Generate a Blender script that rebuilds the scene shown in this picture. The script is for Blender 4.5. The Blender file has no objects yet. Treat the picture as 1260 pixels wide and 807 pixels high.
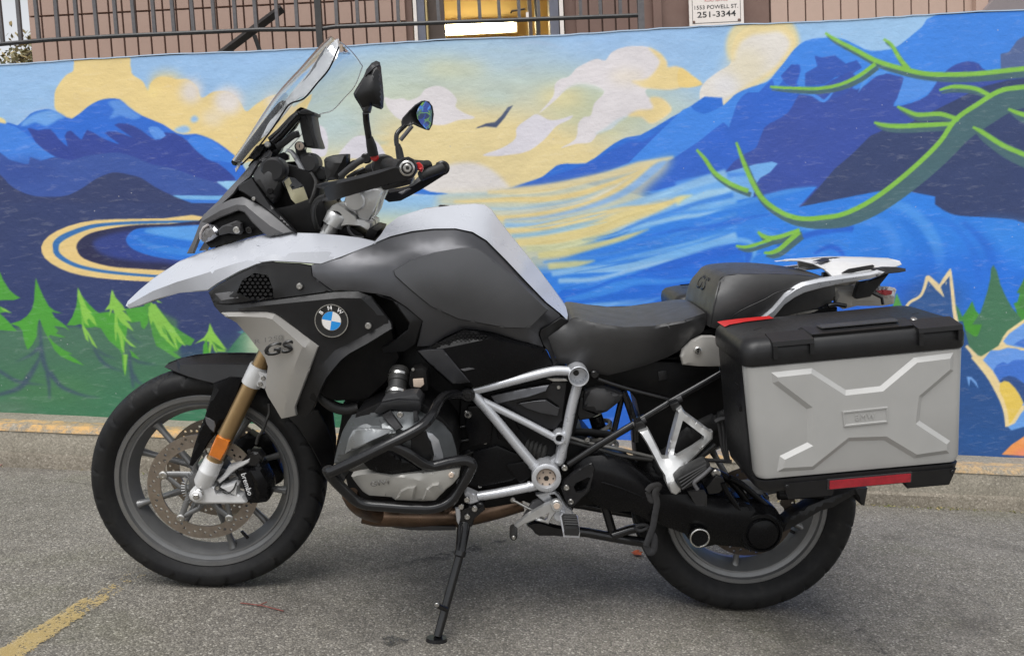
import bpy, bmesh, math, random
import numpy as np
from mathutils import Matrix, Vector
from mathutils.geometry import delaunay_2d_cdt, tessellate_polygon

random.seed(7)
np.random.seed(7)
S = bpy.context.scene
COL = S.collection

# ------------------------------------------------------------------ frames
# motorcycle frame: x towards its tail, y towards its right side, z up (metres); camera frame: x right, y down, z ahead
FPX = 1000.0
CX, CY = 630.0, 403.5
R_BC = np.array([[0.99892536, -0.00659555, 0.04587618],
                 [0.04403028, -0.17404053, -0.98375364],
                 [0.01447271, 0.9847164, -0.1735631]])
T_BC = np.array([0.64893033, 0.81188645, 2.41097243])
UP = -np.array([698.0 / FPX, 14250.0 / FPX, 1.0])
UP /= np.linalg.norm(UP)
XW = np.array([1.0, 0, 0]) - UP * UP[0]
XW /= np.linalg.norm(XW)
YW = np.cross(UP, XW)
R_WC = np.stack([XW, YW, UP])            # camera -> world rotation
O_C = T_BC                               # world origin: where the rear tyre meets the ground
CAM_POS = R_WC @ (-O_C)


def c2w(p):
    return R_WC @ (np.asarray(p, float) - O_C)


R_BW = R_WC @ R_BC                        # motorcycle -> world rotation (origin shared)
BIKE_M = Matrix([[*R_BW[0], 0], [*R_BW[1], 0], [*R_BW[2], 0], [0, 0, 0, 1]])
CAM_B = R_BC.T @ (-T_BC)                  # camera position in motorcycle frame


def ray_c(u, v):
    return np.array([(u - CX) / FPX, (v - CY) / FPX, 1.0])


def B(u, v, y):
    """sight line u,v of the survey photograph met with the plane y = const of the motorcycle"""
    d = R_BC.T @ ray_c(u, v)
    t = (y - CAM_B[1]) / d[1]
    return CAM_B + d * t


STEER = -0.0551
RK = math.radians(25.7)
AX = np.array([math.sin(RK), 0, math.cos(RK)])
A0 = np.array([-1.525 - 0.0996, 0, 0])
_K = np.array([[0, -AX[2], AX[1]], [AX[2], 0, -AX[0]], [-AX[1], AX[0], 0]])
# rotation by STEER about the steering axis (row-vector convention of the survey: P @ R.T)
R_ST = np.eye(3) + math.sin(-STEER) * _K + (1 - math.cos(STEER)) * _K @ _K


def steer(P):
    return A0 + R_ST @ (np.asarray(P, float) - A0)


ST_M = Matrix([[*R_ST[0], 0], [*R_ST[1], 0], [*R_ST[2], 0], [0, 0, 0, 1]])
_off = A0 - R_ST @ A0
for _i in range(3):
    ST_M[_i][3] = _off[_i]
CAM_F = A0 + R_ST.T @ (CAM_B - A0)


def F(u, v, y):
    """same, in the steered fork frame"""
    d = R_ST.T @ (R_BC.T @ ray_c(u, v))
    t = (y - CAM_F[1]) / d[1]
    return CAM_F + d * t


def W(u, v, y):
    """same, in the world, plane Y = const"""
    d = R_WC @ ray_c(u, v)
    t = (y - CAM_POS[1]) / d[1]
    return CAM_POS + d * t


# ground plane through both tyre contacts, level across
_l = R_BW @ np.array([1.0, 0, 0])
G_SLOPE = _l[2] / _l[0]
G_CROSS = 0.0


def ground_z(x, y):
    return G_SLOPE * x + G_CROSS * y


def G(u, v):
    d = R_WC @ ray_c(u, v)
    # z = s*x + c*y
    t = (G_SLOPE * CAM_POS[0] + G_CROSS * CAM_POS[1] - CAM_POS[2]) / (d[2] - G_SLOPE * d[0] - G_CROSS * d[1])
    return CAM_POS + d * t


# ------------------------------------------------------------------ camera
cam = bpy.data.cameras.new('camera')
cam.sensor_width = 36.0
cam.lens = FPX / 1260.0 * 36.0
cam.clip_start = 0.05
cam.clip_end = 500.0
camo = bpy.data.objects.new('camera', cam)
COL.objects.link(camo)
_cx, _cy, _cz = R_WC @ np.array([1, 0, 0]), R_WC @ np.array([0, -1, 0]), R_WC @ np.array([0, 0, -1])
camo.matrix_world = Matrix([[_cx[0], _cy[0], _cz[0], CAM_POS[0]], [_cx[1], _cy[1], _cz[1], CAM_POS[1]],
                            [_cx[2], _cy[2], _cz[2], CAM_POS[2]], [0, 0, 0, 1]])
S.camera = camo

# ------------------------------------------------------------------ light: bright overcast day
SUN_EL, SUN_AZ = math.radians(62), math.radians(200)
world = bpy.data.worlds.new('World')
S.world = world
world.use_nodes = True
wn, wl = world.node_tree.nodes, world.node_tree.links
wn.clear()
w_out = wn.new('ShaderNodeOutputWorld')
w_bg = wn.new('ShaderNodeBackground')
w_sky = wn.new('ShaderNodeTexSky')
w_sky.sky_type = 'NISHITA'
w_sky.sun_disc = False
w_sky.sun_elevation = SUN_EL
w_sky.sun_rotation = SUN_AZ
w_sky.air_density = 1.0
w_sky.dust_density = 1.0
w_hs = wn.new('ShaderNodeHueSaturation')     # cloud cover takes the blue out of the sky
w_hs.inputs['Saturation'].default_value = 0.14
wl.new(w_sky.outputs[0], w_hs.inputs['Color'])
wl.new(w_hs.outputs[0], w_bg.inputs['Color'])
w_bg.inputs['Strength'].default_value = 0.088
wl.new(w_bg.outputs[0], w_out.inputs[0])

sun = bpy.data.lights.new('sun', 'SUN')
sun.energy = 1.5
sun.angle = math.radians(45)
sun.color = (1.0, 0.985, 0.965)
suno = bpy.data.objects.new('sun', sun)
COL.objects.link(suno)
_sd = Vector((math.sin(SUN_AZ) * math.cos(SUN_EL), math.cos(SUN_AZ) * math.cos(SUN_EL), math.sin(SUN_EL)))
suno.rotation_euler = _sd.to_track_quat('Z', 'Y').to_euler()
suno.location = (0, 0, 12)

S.view_settings.view_transform = 'Standard'
S.view_settings.look = 'None'
S.view_settings.gamma = 1.0
S.view_settings.use_curve_mapping = False
S.view_settings.exposure = 1.02


# ------------------------------------------------------------------ helpers: objects
def srgb(r, g, b, k=1.0):
    def f(c):
        c /= 255.0
        return (c / 12.92 if c <= 0.04045 else ((c + 0.055) / 1.055) ** 2.4) * k
    return (f(r), f(g), f(b), 1.0)


def tag(o, label=None, cat=None, group=None, kind=None):
    if label:
        o['label'] = label
    if cat:
        o['category'] = cat
    if group:
        o['group'] = group
    if kind:
        o['kind'] = kind
    return o


def empty(name, loc=(0, 0, 0)):
    o = bpy.data.objects.new(name, None)
    o.location = loc
    o.empty_display_size = 0.1
    COL.objects.link(o)
    return o


def mesh_obj(name, me, mat, parent=None, matrix=None, smooth=None):
    if mat is not None:
        for m in (mat if isinstance(mat, (list, tuple)) else [mat]):
            me.materials.append(m)
    o = bpy.data.objects.new(name, me)
    COL.objects.link(o)
    if parent is not None:
        o.parent = parent
    if matrix is not None:
        o.matrix_local = matrix
    if smooth is not None:
        me.shade_smooth()
        me.set_sharp_from_angle(angle=math.radians(smooth))
    return o


def bm_obj(name, bm, mat, parent=None, matrix=None, smooth=None):
    me = bpy.data.meshes.new(name)
    bmesh.ops.recalc_face_normals(bm, faces=bm.faces)
    bm.to_mesh(me)
    bm.free()
    return mesh_obj(name, me, mat, parent, matrix, smooth)


def add_box(bm, lo, hi, mi=0):
    x0, y0, z0 = lo
    x1, y1, z1 = hi
    vs = [bm.verts.new(p) for p in ((x0, y0, z0), (x1, y0, z0), (x1, y1, z0), (x0, y1, z0), (x0, y0, z1), (x1, y0, z1), (x1, y1, z1), (x0, y1, z1))]
    for f in ((0, 3, 2, 1), (4, 5, 6, 7), (0, 1, 5, 4), (1, 2, 6, 5), (2, 3, 7, 6), (3, 0, 4, 7)):
        bm.faces.new([vs[i] for i in f]).material_index = mi
    return vs


def add_hexa(bm, a, b, mi=0):
    """two matching loops of points joined into a closed solid"""
    va = [bm.verts.new(p) for p in a]
    vb = [bm.verts.new(p) for p in b]
    n = len(a)
    bm.faces.new(va[::-1]).material_index = mi
    bm.faces.new(vb).material_index = mi
    for i in range(n):
        bm.faces.new([va[i], va[(i + 1) % n], vb[(i + 1) % n], vb[i]]).material_index = mi


def smooth_path(pts, n=6, closed=False):
    """Catmull-Rom through pts (any dimension)"""
    P = np.asarray(pts, float)
    m = len(P)
    out = []
    rng = range(m if closed else m - 1)
    for i in rng:
        p1, p2 = P[i], P[(i + 1) % m]
        p0 = P[i - 1] if (closed or i > 0) else 2 * p1 - p2
        p3 = P[(i + 2) % m] if (closed or i + 2 < m) else 2 * p2 - p1
        for k in range(n):
            t = k / n
            out.append(0.5 * ((2 * p1) + (-p0 + p2) * t + (2 * p0 - 5 * p1 + 4 * p2 - p3) * t * t + (-p0 + 3 * p1 - 3 * p2 + p3) * t ** 3))
    if not closed:
        out.append(P[-1])
    return np.array(out)


def add_tube(bm, pts, r, seg=10, caps=True, mi=0, flat=None):
    """tube along pts; r number or per-point list; flat=(normal, ratio) squashes the section along a direction"""
    P = [Vector(p) for p in pts]
    n = len(P)
    rr = list(np.interp(np.linspace(0, 1, n), np.linspace(0, 1, len(r)), r)) if hasattr(r, '__len__') else [r] * n
    tang = []
    for i in range(n):
        a, b = P[max(i - 1, 0)], P[min(i + 1, n - 1)]
        d = b - a
        tang.append(d.normalized() if d.length > 1e-9 else Vector((0, 0, 1)))
    ref = Vector((0, 1, 0)) if flat is None else Vector(flat[0])
    if abs(tang[0].dot(ref)) > 0.95:
        ref = Vector((1, 0, 0))
    rings = []
    nrm = None
    for i in range(n):
        t = tang[i]
        nrm = (ref if (nrm is None or flat is not None) else nrm)
        nrm = (nrm - t * nrm.dot(t)).normalized()
        bn = t.cross(nrm)
        k = 1.0 if flat is None else flat[1]
        ring = []
        for j in range(seg):
            a = 2 * math.pi * j / seg
            ring.append(bm.verts.new(P[i] + nrm * (math.cos(a) * rr[i] * k) + bn * (math.sin(a) * rr[i])))
        rings.append(ring)
    for i in range(n - 1):
        for j in range(seg):
            bm.faces.new([rings[i][j], rings[i][(j + 1) % seg], rings[i + 1][(j + 1) % seg], rings[i + 1][j]]).material_index = mi
    if caps:
        bm.faces.new(rings[0][::-1]).material_index = mi
        bm.faces.new(rings[-1]).material_index = mi


def frame_of(axis):
    a = Vector(axis).normalized()
    u = Vector((0, 0, 1)).cross(a)
    if u.length < 0.1:
        u = Vector((1, 0, 0)).cross(a)
    u.normalize()
    return a, u, a.cross(u)


def add_lathe(bm, c, axis, prof, seg=24, mi=0, a0=0.0, a1=2 * math.pi, closed_prof=False):
    """prof: list of (radius, distance along axis)"""
    a, u, v = frame_of(axis)
    c = Vector(c)
    full = abs(a1 - a0 - 2 * math.pi) < 1e-6
    ns = seg if full else seg + 1
    rings = []
    for (r, h) in prof:
        if r < 1e-6:
            rings.append([bm.verts.new(c + a * h)])
        else:
            rings.append([bm.verts.new(c + a * h + (u * math.cos(a0 + (a1 - a0) * j / seg) + v * math.sin(a0 + (a1 - a0) * j / seg)) * r) for j in range(ns)])
    m = len(rings)
    for i in range(m if closed_prof else m - 1):
        A, Bq = rings[i], rings[(i + 1) % m]
        for j in range(seg):
            k = (j + 1) % ns if full else j + 1
            if len(A) == 1 and len(Bq) == 1:
                continue
            if len(A) == 1:
                f = [A[0], Bq[k], Bq[j]]
            elif len(Bq) == 1:
                f = [A[j], A[k], Bq[0]]
            else:
                f = [A[j], A[k], Bq[k], Bq[j]]
            bm.faces.new(f).material_index = mi


def add_cyl(bm, p0, p1, r0, r1=None, seg=16, bev=0.0, mi=0):
    p0, p1 = Vector(p0), Vector(p1)
    L = (p1 - p0).length
    r1 = r0 if r1 is None else r1
    b = min(bev, L * 0.45, min(r0, r1) * 0.6)
    prof = [(0, 0), (r0 - b, 0), (r0, b), (r1, L - b), (r1 - b, L), (0, L)] if b > 0 else [(0, 0), (r0, 0), (r1, L), (0, L)]
    add_lathe(bm, p0, p1 - p0, prof, seg, mi)


def bevel_bm(bm, w, seg=2, angle=30):
    es = [e for e in bm.edges if len(e.link_faces) == 2 and e.calc_face_angle(0) > math.radians(angle)]
    if es:
        bmesh.ops.bevel(bm, geom=es, offset=w, segments=seg, profile=0.6, affect='EDGES', clamp_overlap=True)


# tiles of the survey photograph at 2.988x (and finer ones): short names for outline points
SC = 1255 / 420.0
TILES = {'A': (0, 0, SC), 'Q': (420, 0, SC), 'C': (840, 0, SC), 'D': (0, 270, SC), 'E': (420, 270, SC), 'F': (840, 270, SC),
         'G': (0, 537, SC), 'H': (420, 537, SC), 'I': (840, 537, SC), 'P': (0, 0, 1.0),
         'a': (240, 30, 6.21), 'b': (380, 60, 6.21), 'c': (380, 180, 6.21), 'd': (220, 180, 6.21), 'e': (390, 440, 6.21), 'f': (390, 540, 6.21),
         'g': (560, 440, 6.21), 'h': (560, 540, 6.21), 'i': (740, 440, 6.21), 'j': (740, 560, 6.21), 'k': (860, 300, 4.746),
         'l': (170, 520, 5.378), 'm': (250, 340, 6.21), 'n': (240, 440, 6.21), 'o': (880, 560, 6.21), 'w': (100, 430, 2.69), 'x': (770, 560, 4.033),
         'r': (600, 180, 4.83), 's': (840, 180, 4.83), 't': (1080, 180, 5.378), 'u': (1080, 310, 5.378), 'v': (1170, 440, 6.72),
         'y': (0, 330, 5.976), 'z': (0, 440, 5.976), 'Z': (180, 330, 6.725), 'H1': (380, 170, 7.0), 'H2': (280, 100, 9.69), 'H3': (270, 180, 9.69), 'H4': (560, 440, 8.964), 'H5': (680, 440, 5.727), 'M': (340, 60, 3.919), 'N': (640, 20, 4.83), 'O': (640, 300, 4.846)}


def T(tile, s):
    x0, y0, k = TILES[tile]
    out = []
    for w in s.split():
        c = w.split(',')
        p = [x0 + float(c[0]) / k, y0 + float(c[1]) / k]
        p += [float(q) for q in c[2:]]
        out.append(tuple(p))
    return out
# ------------------------------------------------------------------ materials
class NT:
    """small node-tree writer"""
    def __init__(self, name):
        self.m = bpy.data.materials.new(name)
        self.m.use_nodes = True
        self.n, self.l = self.m.node_tree.nodes, self.m.node_tree.links
        self.p = self.n['Principled BSDF']
        self.out = self.n['Material Output']

    def add(self, t, **kw):
        nd = self.n.new(t)
        for k, v in kw.items():
            if k.startswith('i_'):
                nd.inputs[k[2:].replace('_', ' ')].default_value = v
            else:
                setattr(nd, k, v)
        return nd

    def link(self, a, b):
        self.l.new(a, b)

    def coord(self, kind='Object', scale=(1, 1, 1), rot=(0, 0, 0)):
        tc = self.add('ShaderNodeTexCoord')
        mp = self.add('ShaderNodeMapping')
        mp.inputs['Scale'].default_value = scale
        mp.inputs['Rotation'].default_value = rot
        self.link(tc.outputs[kind], mp.inputs[0])
        return mp.outputs[0]

    def noise(self, vec, scale, detail=4, rough=0.55, dist=0.0):
        nd = self.add('ShaderNodeTexNoise')
        nd.inputs['Scale'].default_value = scale
        nd.inputs['Detail'].default_value = detail
        nd.inputs['Roughness'].default_value = rough
        nd.inputs['Distortion'].default_value = dist
        if vec is not None:
            self.link(vec, nd.inputs['Vector'])
        return nd.outputs['Fac']

    def voro(self, vec, scale, feature='F1', out='Distance', rnd=1.0):
        nd = self.add('ShaderNodeTexVoronoi', feature=feature)
        nd.inputs['Scale'].default_value = scale
        nd.inputs['Randomness'].default_value = rnd
        if vec is not None:
            self.link(vec, nd.inputs['Vector'])
        return nd.outputs[out]

    def ramp(self, fac, stops, interp='LINEAR'):
        nd = self.add('ShaderNodeValToRGB')
        cr = nd.color_ramp
        cr.interpolation = interp
        while len(cr.elements) < len(stops):
            cr.elements.new(0.5)
        for e, (p, c) in zip(cr.elements, stops):
            e.position = p
            e.color = c if hasattr(c, '__len__') else (c, c, c, 1)
        self.link(fac, nd.inputs[0])
        return nd.outputs[0]

    def mix(self, fac, a, b, mode='MIX'):
        nd = self.add('ShaderNodeMix', data_type='RGBA', blend_type=mode)
        for k, (sock, val) in enumerate(((nd.inputs[0], fac), (nd.inputs[6], a), (nd.inputs[7], b))):
            if hasattr(val, 'is_linked'):
                self.link(val, sock)
            elif hasattr(val, '__len__'):
                sock.default_value = val
            else:
                sock.default_value = val if k == 0 else (val, val, val, 1)
        return nd.outputs[2]

    def math(self, op, a, b=None):
        nd = self.add('ShaderNodeMath', operation=op)
        for sock, val in ((nd.inputs[0], a), (nd.inputs[1], b)):
            if val is None:
                continue
            if hasattr(val, 'is_linked'):
                self.link(val, sock)
            else:
                sock.default_value = val
        return nd.outputs[0]

    def bump(self, h, strength=0.3, dist=0.002, prev=None):
        nd = self.add('ShaderNodeBump')
        nd.inputs['Strength'].default_value = strength
        nd.inputs['Distance'].default_value = dist
        self.link(h, nd.inputs['Height'])
        if prev is not None:
            self.link(prev, nd.inputs['Normal'])
        return nd.outputs[0]

    def set(self, **kw):
        for k, v in kw.items():
            s = self.p.inputs[{'color': 'Base Color', 'rough': 'Roughness', 'metal': 'Metallic', 'normal': 'Normal', 'spec': 'Specular IOR Level',
                               'coat': 'Coat Weight', 'coatr': 'Coat Roughness', 'trans': 'Transmission Weight', 'ior': 'IOR', 'alpha': 'Alpha'}[k]]
            if hasattr(v, 'is_linked'):
                self.link(v, s)
            else:
                s.default_value = v
        return self


def simple(name, col, rough=0.5, metal=0.0, var=0.12, nscale=30.0, bump=0.0, bscale=600.0, rvar=0.12, dust=0.0, coat=0.0, coatr=0.1, spec=0.5):
    """plain paint, plastic or metal with mottling, roughness variation, fine grain and road dust"""
    t = NT(name)
    v = t.coord()
    n = t.noise(v, nscale, 5)
    c = tuple(col[:3]) + (1,)
    dk = tuple(x * (1 - var) for x in c[:3]) + (1,)
    lt = tuple(min(1, x * (1 + var)) for x in c[:3]) + (1,)
    base = t.ramp(n, [(0.3, dk), (0.7, lt)])
    if dust > 0:
        d = t.noise(v, 9, 8, 0.7)
        d2 = t.ramp(d, [(0.45, 0.0), (0.75, dust)])
        base = t.mix(d2, base, srgb(150, 140, 125))
    n2 = t.noise(v, nscale * 2.3, 6, 0.65)
    r = t.ramp(n2, [(0.3, max(0.03, rough - rvar * 0.5)), (0.7, min(1, rough + rvar * 0.5))])
    t.set(color=base, rough=r, metal=metal, spec=spec)
    if coat:
        t.set(coat=coat, coatr=coatr)
    if bump:
        t.set(normal=t.bump(t.noise(v, bscale, 3), bump, 0.0006))
    return t.m


M = {}
M['tank_grey'] = simple('satin_graphite_paint', (0.088, 0.089, 0.096), 0.36, 0.7, 0.04, 20, 0.06, 2500, 0.06, 0.02)
M['tank_grey_light'] = simple('satin_grey_paint', (0.088, 0.089, 0.094), 0.42, 0.6, 0.04, 20, 0.06, 2500, 0.06, 0.02)
M['fairing_grey'] = simple('grey_plastic', (0.085, 0.084, 0.088), 0.45, 0.0, 0.08, 25, 0.15, 1800, 0.08, 0.03)
M['white_paint'] = simple('white_gloss_paint', (0.45, 0.465, 0.505), 0.28, 0.0, 0.015, 8, 0, 0, 0.03, 0.0, 0.4, 0.15)
M['black_plastic'] = simple('black_grained_plastic', (0.0095, 0.0095, 0.0105), 0.4, 0.0, 0.15, 40, 0.22, 1600, 0.12, 0.012, spec=0.38)
M['black_gloss'] = simple('black_satin_paint', (0.0045, 0.0045, 0.0052), 0.26, 0.0, 0.1, 40, 0, 0, 0.08, 0.006, spec=0.16)
M['black_metal'] = simple('black_coated_steel', (0.008, 0.008, 0.009), 0.2, 0.0, 0.1, 60, 0.1, 900, 0.1, 0.02, spec=0.5)
M['engine_black'] = simple('black_engine_paint', (0.0035, 0.0035, 0.004), 0.45, 0.0, 0.2, 60, 0.3, 700, 0.15, 0.02, spec=0.18)
M['silver_panel'] = simple('champagne_silver_panel', (0.42, 0.405, 0.38), 0.34, 0.45, 0.03, 15, 0.05, 3000, 0.08, 0.02)
M['silver_frame'] = simple('silver_frame_paint', (0.54, 0.55, 0.575), 0.3, 0.5, 0.05, 30, 0.05, 900, 0.1, 0.04)
M['alloy'] = simple('cast_aluminium', (0.56, 0.56, 0.555), 0.36, 0.75, 0.06, 40, 0.15, 700, 0.12, 0.04)
M['alloy_white'] = simple('pale_silver_casting', (0.68, 0.68, 0.68), 0.38, 0.25, 0.05, 40, 0.12, 700, 0.1, 0.05)
M['steel'] = simple('bright_steel', (0.6, 0.59, 0.57), 0.26, 1.0, 0.08, 50, 0, 0, 0.15, 0.03)
M['bolt'] = simple('bolt_steel', (0.5, 0.49, 0.47), 0.35, 1.0, 0.1, 80, 0, 0, 0.15, 0.05)
M['wheel_grey'] = simple('wheel_grey_paint', (0.17, 0.171, 0.172), 0.34, 0.45, 0.06, 30, 0.05, 900, 0.1, 0.06)
M['gold'] = simple('gold_anodised_fork', (0.40, 0.27, 0.135), 0.34, 0.85, 0.04, 30, 0, 0, 0.08, 0.03)
M['disc'] = simple('brake_disc_steel', (0.30, 0.255, 0.215), 0.42, 0.85, 0.12, 60, 0.1, 900, 0.15, 0.05)
M['rear_disc_shaded'] = simple('shaded_rear_disc_steel', (0.07, 0.055, 0.045), 0.45, 0.6, 0.12, 60, 0.1, 900, 0.15, 0.05)  # disc steel darkened in colour for the shade it sits in
M['cover_grey'] = simple('valve_cover_grey', (0.15, 0.16, 0.165), 0.34, 0.6, 0.06, 30, 0.1, 900, 0.1, 0.05)
M['guard_grey'] = simple('light_cover_grey', (0.24, 0.25, 0.255), 0.3, 0.55, 0.05, 30, 0.08, 900, 0.08, 0.03)
M['guard_alloy'] = simple('cylinder_guard_alloy', (0.38, 0.37, 0.345), 0.4, 0.35, 0.06, 30, 0.12, 900, 0.1, 0.06)
M['case_silver'] = simple('pannier_silver_plastic', (0.41, 0.407, 0.395), 0.38, 0.25, 0.03, 14, 0.06, 1400, 0.08, 0.03)
M['exhaust'] = simple('heat_tinted_steel', (0.13, 0.085, 0.058), 0.34, 0.9, 0.4, 12, 0.06, 500, 0.2, 0.08)
M['orange'] = simple('amber_reflector', (0.55, 0.15, 0.012), 0.18, 0.0, 0.1, 40, 0.5, 1500, 0.06, 0, 0.8, 0.05)
M['red_lens'] = simple('red_reflector', (0.34, 0.008, 0.02), 0.14, 0.0, 0.2, 60, 0.6, 900, 0.06, 0, 0.8, 0.05)
M['red'] = simple('red_plastic', (0.5, 0.014, 0.014), 0.32, 0.0, 0.06, 30, 0, 0, 0.08, 0.02)
M['lamp_clear'] = simple('clear_lamp_lens', (0.5, 0.46, 0.45), 0.1, 0.15, 0.15, 80, 0.5, 700, 0.05, 0, 1.0, 0.03)
M['mirror'] = simple('mirror_silver', (0.82, 0.84, 0.86), 0.02, 1.0, 0.01, 20, 0, 0, 0.0)
M['blue_badge'] = simple('blue_enamel', srgb(30, 140, 215)[:3], 0.2, 0, 0.03, 30, 0, 0, 0.04, 0, 0.6, 0.05)
M['white_badge'] = simple('white_enamel', (0.74, 0.72, 0.7), 0.22, 0, 0.03, 30, 0, 0, 0.04, 0, 0.6, 0.05)
M['decal_black'] = simple('black_decal', (0.012, 0.012, 0.012), 0.35, 0, 0.05)
M['decal_grey'] = simple('faint_grey_decal', (0.17, 0.165, 0.155), 0.4, 0.3, 0.05)
M['decal_white'] = simple('white_decal', (0.62, 0.62, 0.62), 0.4, 0, 0.05)
M['copper'] = simple('copper_label', (0.5, 0.4, 0.32), 0.45, 0, 0.1, 60)
M['hose'] = simple('black_rubber_hose', (0.013, 0.013, 0.013), 0.55, 0, 0.15, 60, 0.2, 800, 0.1, 0.05)
M['strap'] = simple('black_webbing_strap', (0.02, 0.02, 0.022), 0.75, 0, 0.2, 100, 0.6, 1200, 0.1, 0.06)
M['mount_plastic'] = simple('dark_grey_plastic', (0.03, 0.03, 0.032), 0.5, 0, 0.1, 60, 0.25, 1200, 0.1, 0.04)


def rubber():
    t = NT('tyre_rubber')
    v = t.coord()
    n = t.noise(v, 26, 8, 0.65)
    c = t.ramp(n, [(0.35, (0.009, 0.009, 0.010, 1)), (0.62, (0.014, 0.0138, 0.0138, 1)), (0.85, (0.04, 0.037, 0.035, 1))])
    t.set(color=c, rough=t.ramp(t.noise(v, 60), [(0.3, 0.48), (0.7, 0.68)]), normal=t.bump(t.noise(v, 900, 3), 0.35, 0.0008), spec=0.24)
    return t.m


M['rubber'] = rubber()


def seat_vinyl():
    t = NT('seat_vinyl')
    v = t.coord()
    c = t.ramp(t.noise(v, 16, 6), [(0.3, (0.022, 0.0218, 0.0225, 1)), (0.7, (0.031, 0.0305, 0.031, 1))])
    g = t.voro(v, 520, 'DISTANCE_TO_EDGE')
    g2 = t.ramp(g, [(0.0, 0.0), (0.12, 1.0)])
    w = t.noise(v, 14, 3)
    t.set(color=c, rough=t.ramp(t.noise(v, 30), [(0.3, 0.38), (0.7, 0.48)]), normal=t.bump(g2, 0.14, 0.0008, t.bump(w, 0.12, 0.01)), spec=0.65)
    return t.m


M['seat'] = seat_vinyl()


def windscreen():
    t = NT('windscreen_plastic')
    v = t.coord()
    t.set(color=(0.93, 0.945, 0.955, 1), rough=0.01, trans=1.0, ior=1.35, spec=0.5)
    t.set(normal=t.bump(t.noise(v, 6, 2), 0.05, 0.01))
    return t.m


M['screen'] = windscreen()


def glare_toned():  # sky reflection put into a pale colour, for screen side and edges
    t = NT('pale_screen_edge_glare')
    v = t.coord()
    t.set(color=t.ramp(t.noise(v, 12), [(0.3, (0.6, 0.6, 0.61, 1)), (0.7, (0.74, 0.74, 0.75, 1))]), rough=0.12, metal=0.35, coat=1.0, coatr=0.03)
    return t.m


M['screen_edge_glare'] = glare_toned()



def asphalt():
    t = NT('asphalt')
    v = t.coord()
    big = t.noise(v, 0.55, 4, 0.6)
    mid = t.noise(v, 5.5, 5, 0.6)
    fine = t.noise(v, 120, 4, 0.75)
    base = t.mix(t.ramp(big, [(0.35, 0.0), (0.68, 1.0)]), srgb(130, 124, 115), srgb(162, 155, 144))
    base = t.mix(t.ramp(mid, [(0.38, 0.0), (0.62, 0.75)]), base, srgb(112, 106, 92))
    base = t.mix(t.ramp(t.noise(v, 17, 6, 0.7), [(0.45, 0.0), (0.68, 0.6)]), base, srgb(160, 154, 144))
    base = t.mix(t.ramp(t.noise(v, 31, 5, 0.7), [(0.52, 0.0), (0.72, 0.6)]), base, srgb(84, 80, 74))
    # aggregate: each stone its own grey, some pale, some ochre, dark binder between
    s1 = t.voro(v, 210, 'F1', 'Color')
    d1 = t.voro(v, 210, 'F1', 'Distance')
    sep = t.add('ShaderNodeSeparateColor')
    t.link(s1, sep.inputs[0])
    stone = t.ramp(sep.outputs[0], [(0.0, srgb(74, 72, 70)), (0.35, srgb(116, 112, 106)), (0.62, srgb(134, 131, 125)), (0.86, srgb(158, 153, 142)), (0.97, srgb(205, 200, 190))])
    base = t.mix(0.5, base, stone)
    binder = t.ramp(d1, [(0.42, 0.0), (0.75, 1.0)])
    base = t.mix(t.math('MULTIPLY', binder, 0.62), base, srgb(66, 64, 61))
    s2 = t.voro(v, 95, 'F1', 'Color')
    sep2 = t.add('ShaderNodeSeparateColor')
    t.link(s2, sep2.inputs[0])
    d2 = t.voro(v, 95, 'F1', 'Distance')
    chip = t.math('MULTIPLY', t.ramp(sep2.outputs[1], [(0.9, 0.0), (0.93, 1.0)]), t.ramp(d2, [(0.28, 1.0), (0.4, 0.0)]))
    base = t.mix(t.math('MULTIPLY', chip, 0.75), base, srgb(190, 186, 175))
    pit = t.math('MULTIPLY', t.ramp(sep2.outputs[0], [(0.0, 1.0), (0.08, 0.0)]), t.ramp(d2, [(0.25, 1.0), (0.4, 0.0)]))
    base = t.mix(t.math('MULTIPLY', pit, 0.7), base, srgb(45, 44, 42))
    base = t.mix(t.ramp(fine, [(0.35, 0.28), (0.65, 0.0)]), base, srgb(60, 58, 55))
    # moss tint in worn hollows, stains, a few hairline cracks
    moss = t.ramp(t.noise(v, 1.3, 6, 0.7), [(0.55, 0.0), (0.8, 0.35)])
    base = t.mix(moss, base, srgb(104, 106, 76))
    stain = t.ramp(t.noise(v, 2.1, 4, 0.6, 0.6), [(0.55, 0.0), (0.75, 0.55)])
    base = t.mix(stain, base, srgb(66, 62, 59))
    cr = t.voro(v, 0.62, 'DISTANCE_TO_EDGE')
    wob = t.math('ADD', cr, t.math('MULTIPLY', t.math('SUBTRACT', t.noise(v, 7, 5, 0.7), 0.5), 0.12))
    crack = t.math('MULTIPLY', t.ramp(t.math('ABSOLUTE', wob), [(0.0, 1.0), (0.008, 0.0)]), t.ramp(t.noise(v, 0.9), [(0.5, 0.0), (0.6, 0.8)]))
    base = t.mix(crack, base, srgb(38, 36, 34))
    h = t.math('ADD', t.math('MULTIPLY', t.math('SUBTRACT', 1.0, d1), 1.0), t.math('MULTIPLY', fine, 0.6))
    t.set(color=base, rough=0.88, normal=t.bump(h, 0.55, 0.004, t.bump(mid, 0.3, 0.01)), spec=0.3)
    return t


_asph = asphalt()
M['asphalt'] = _asph.m


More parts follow.
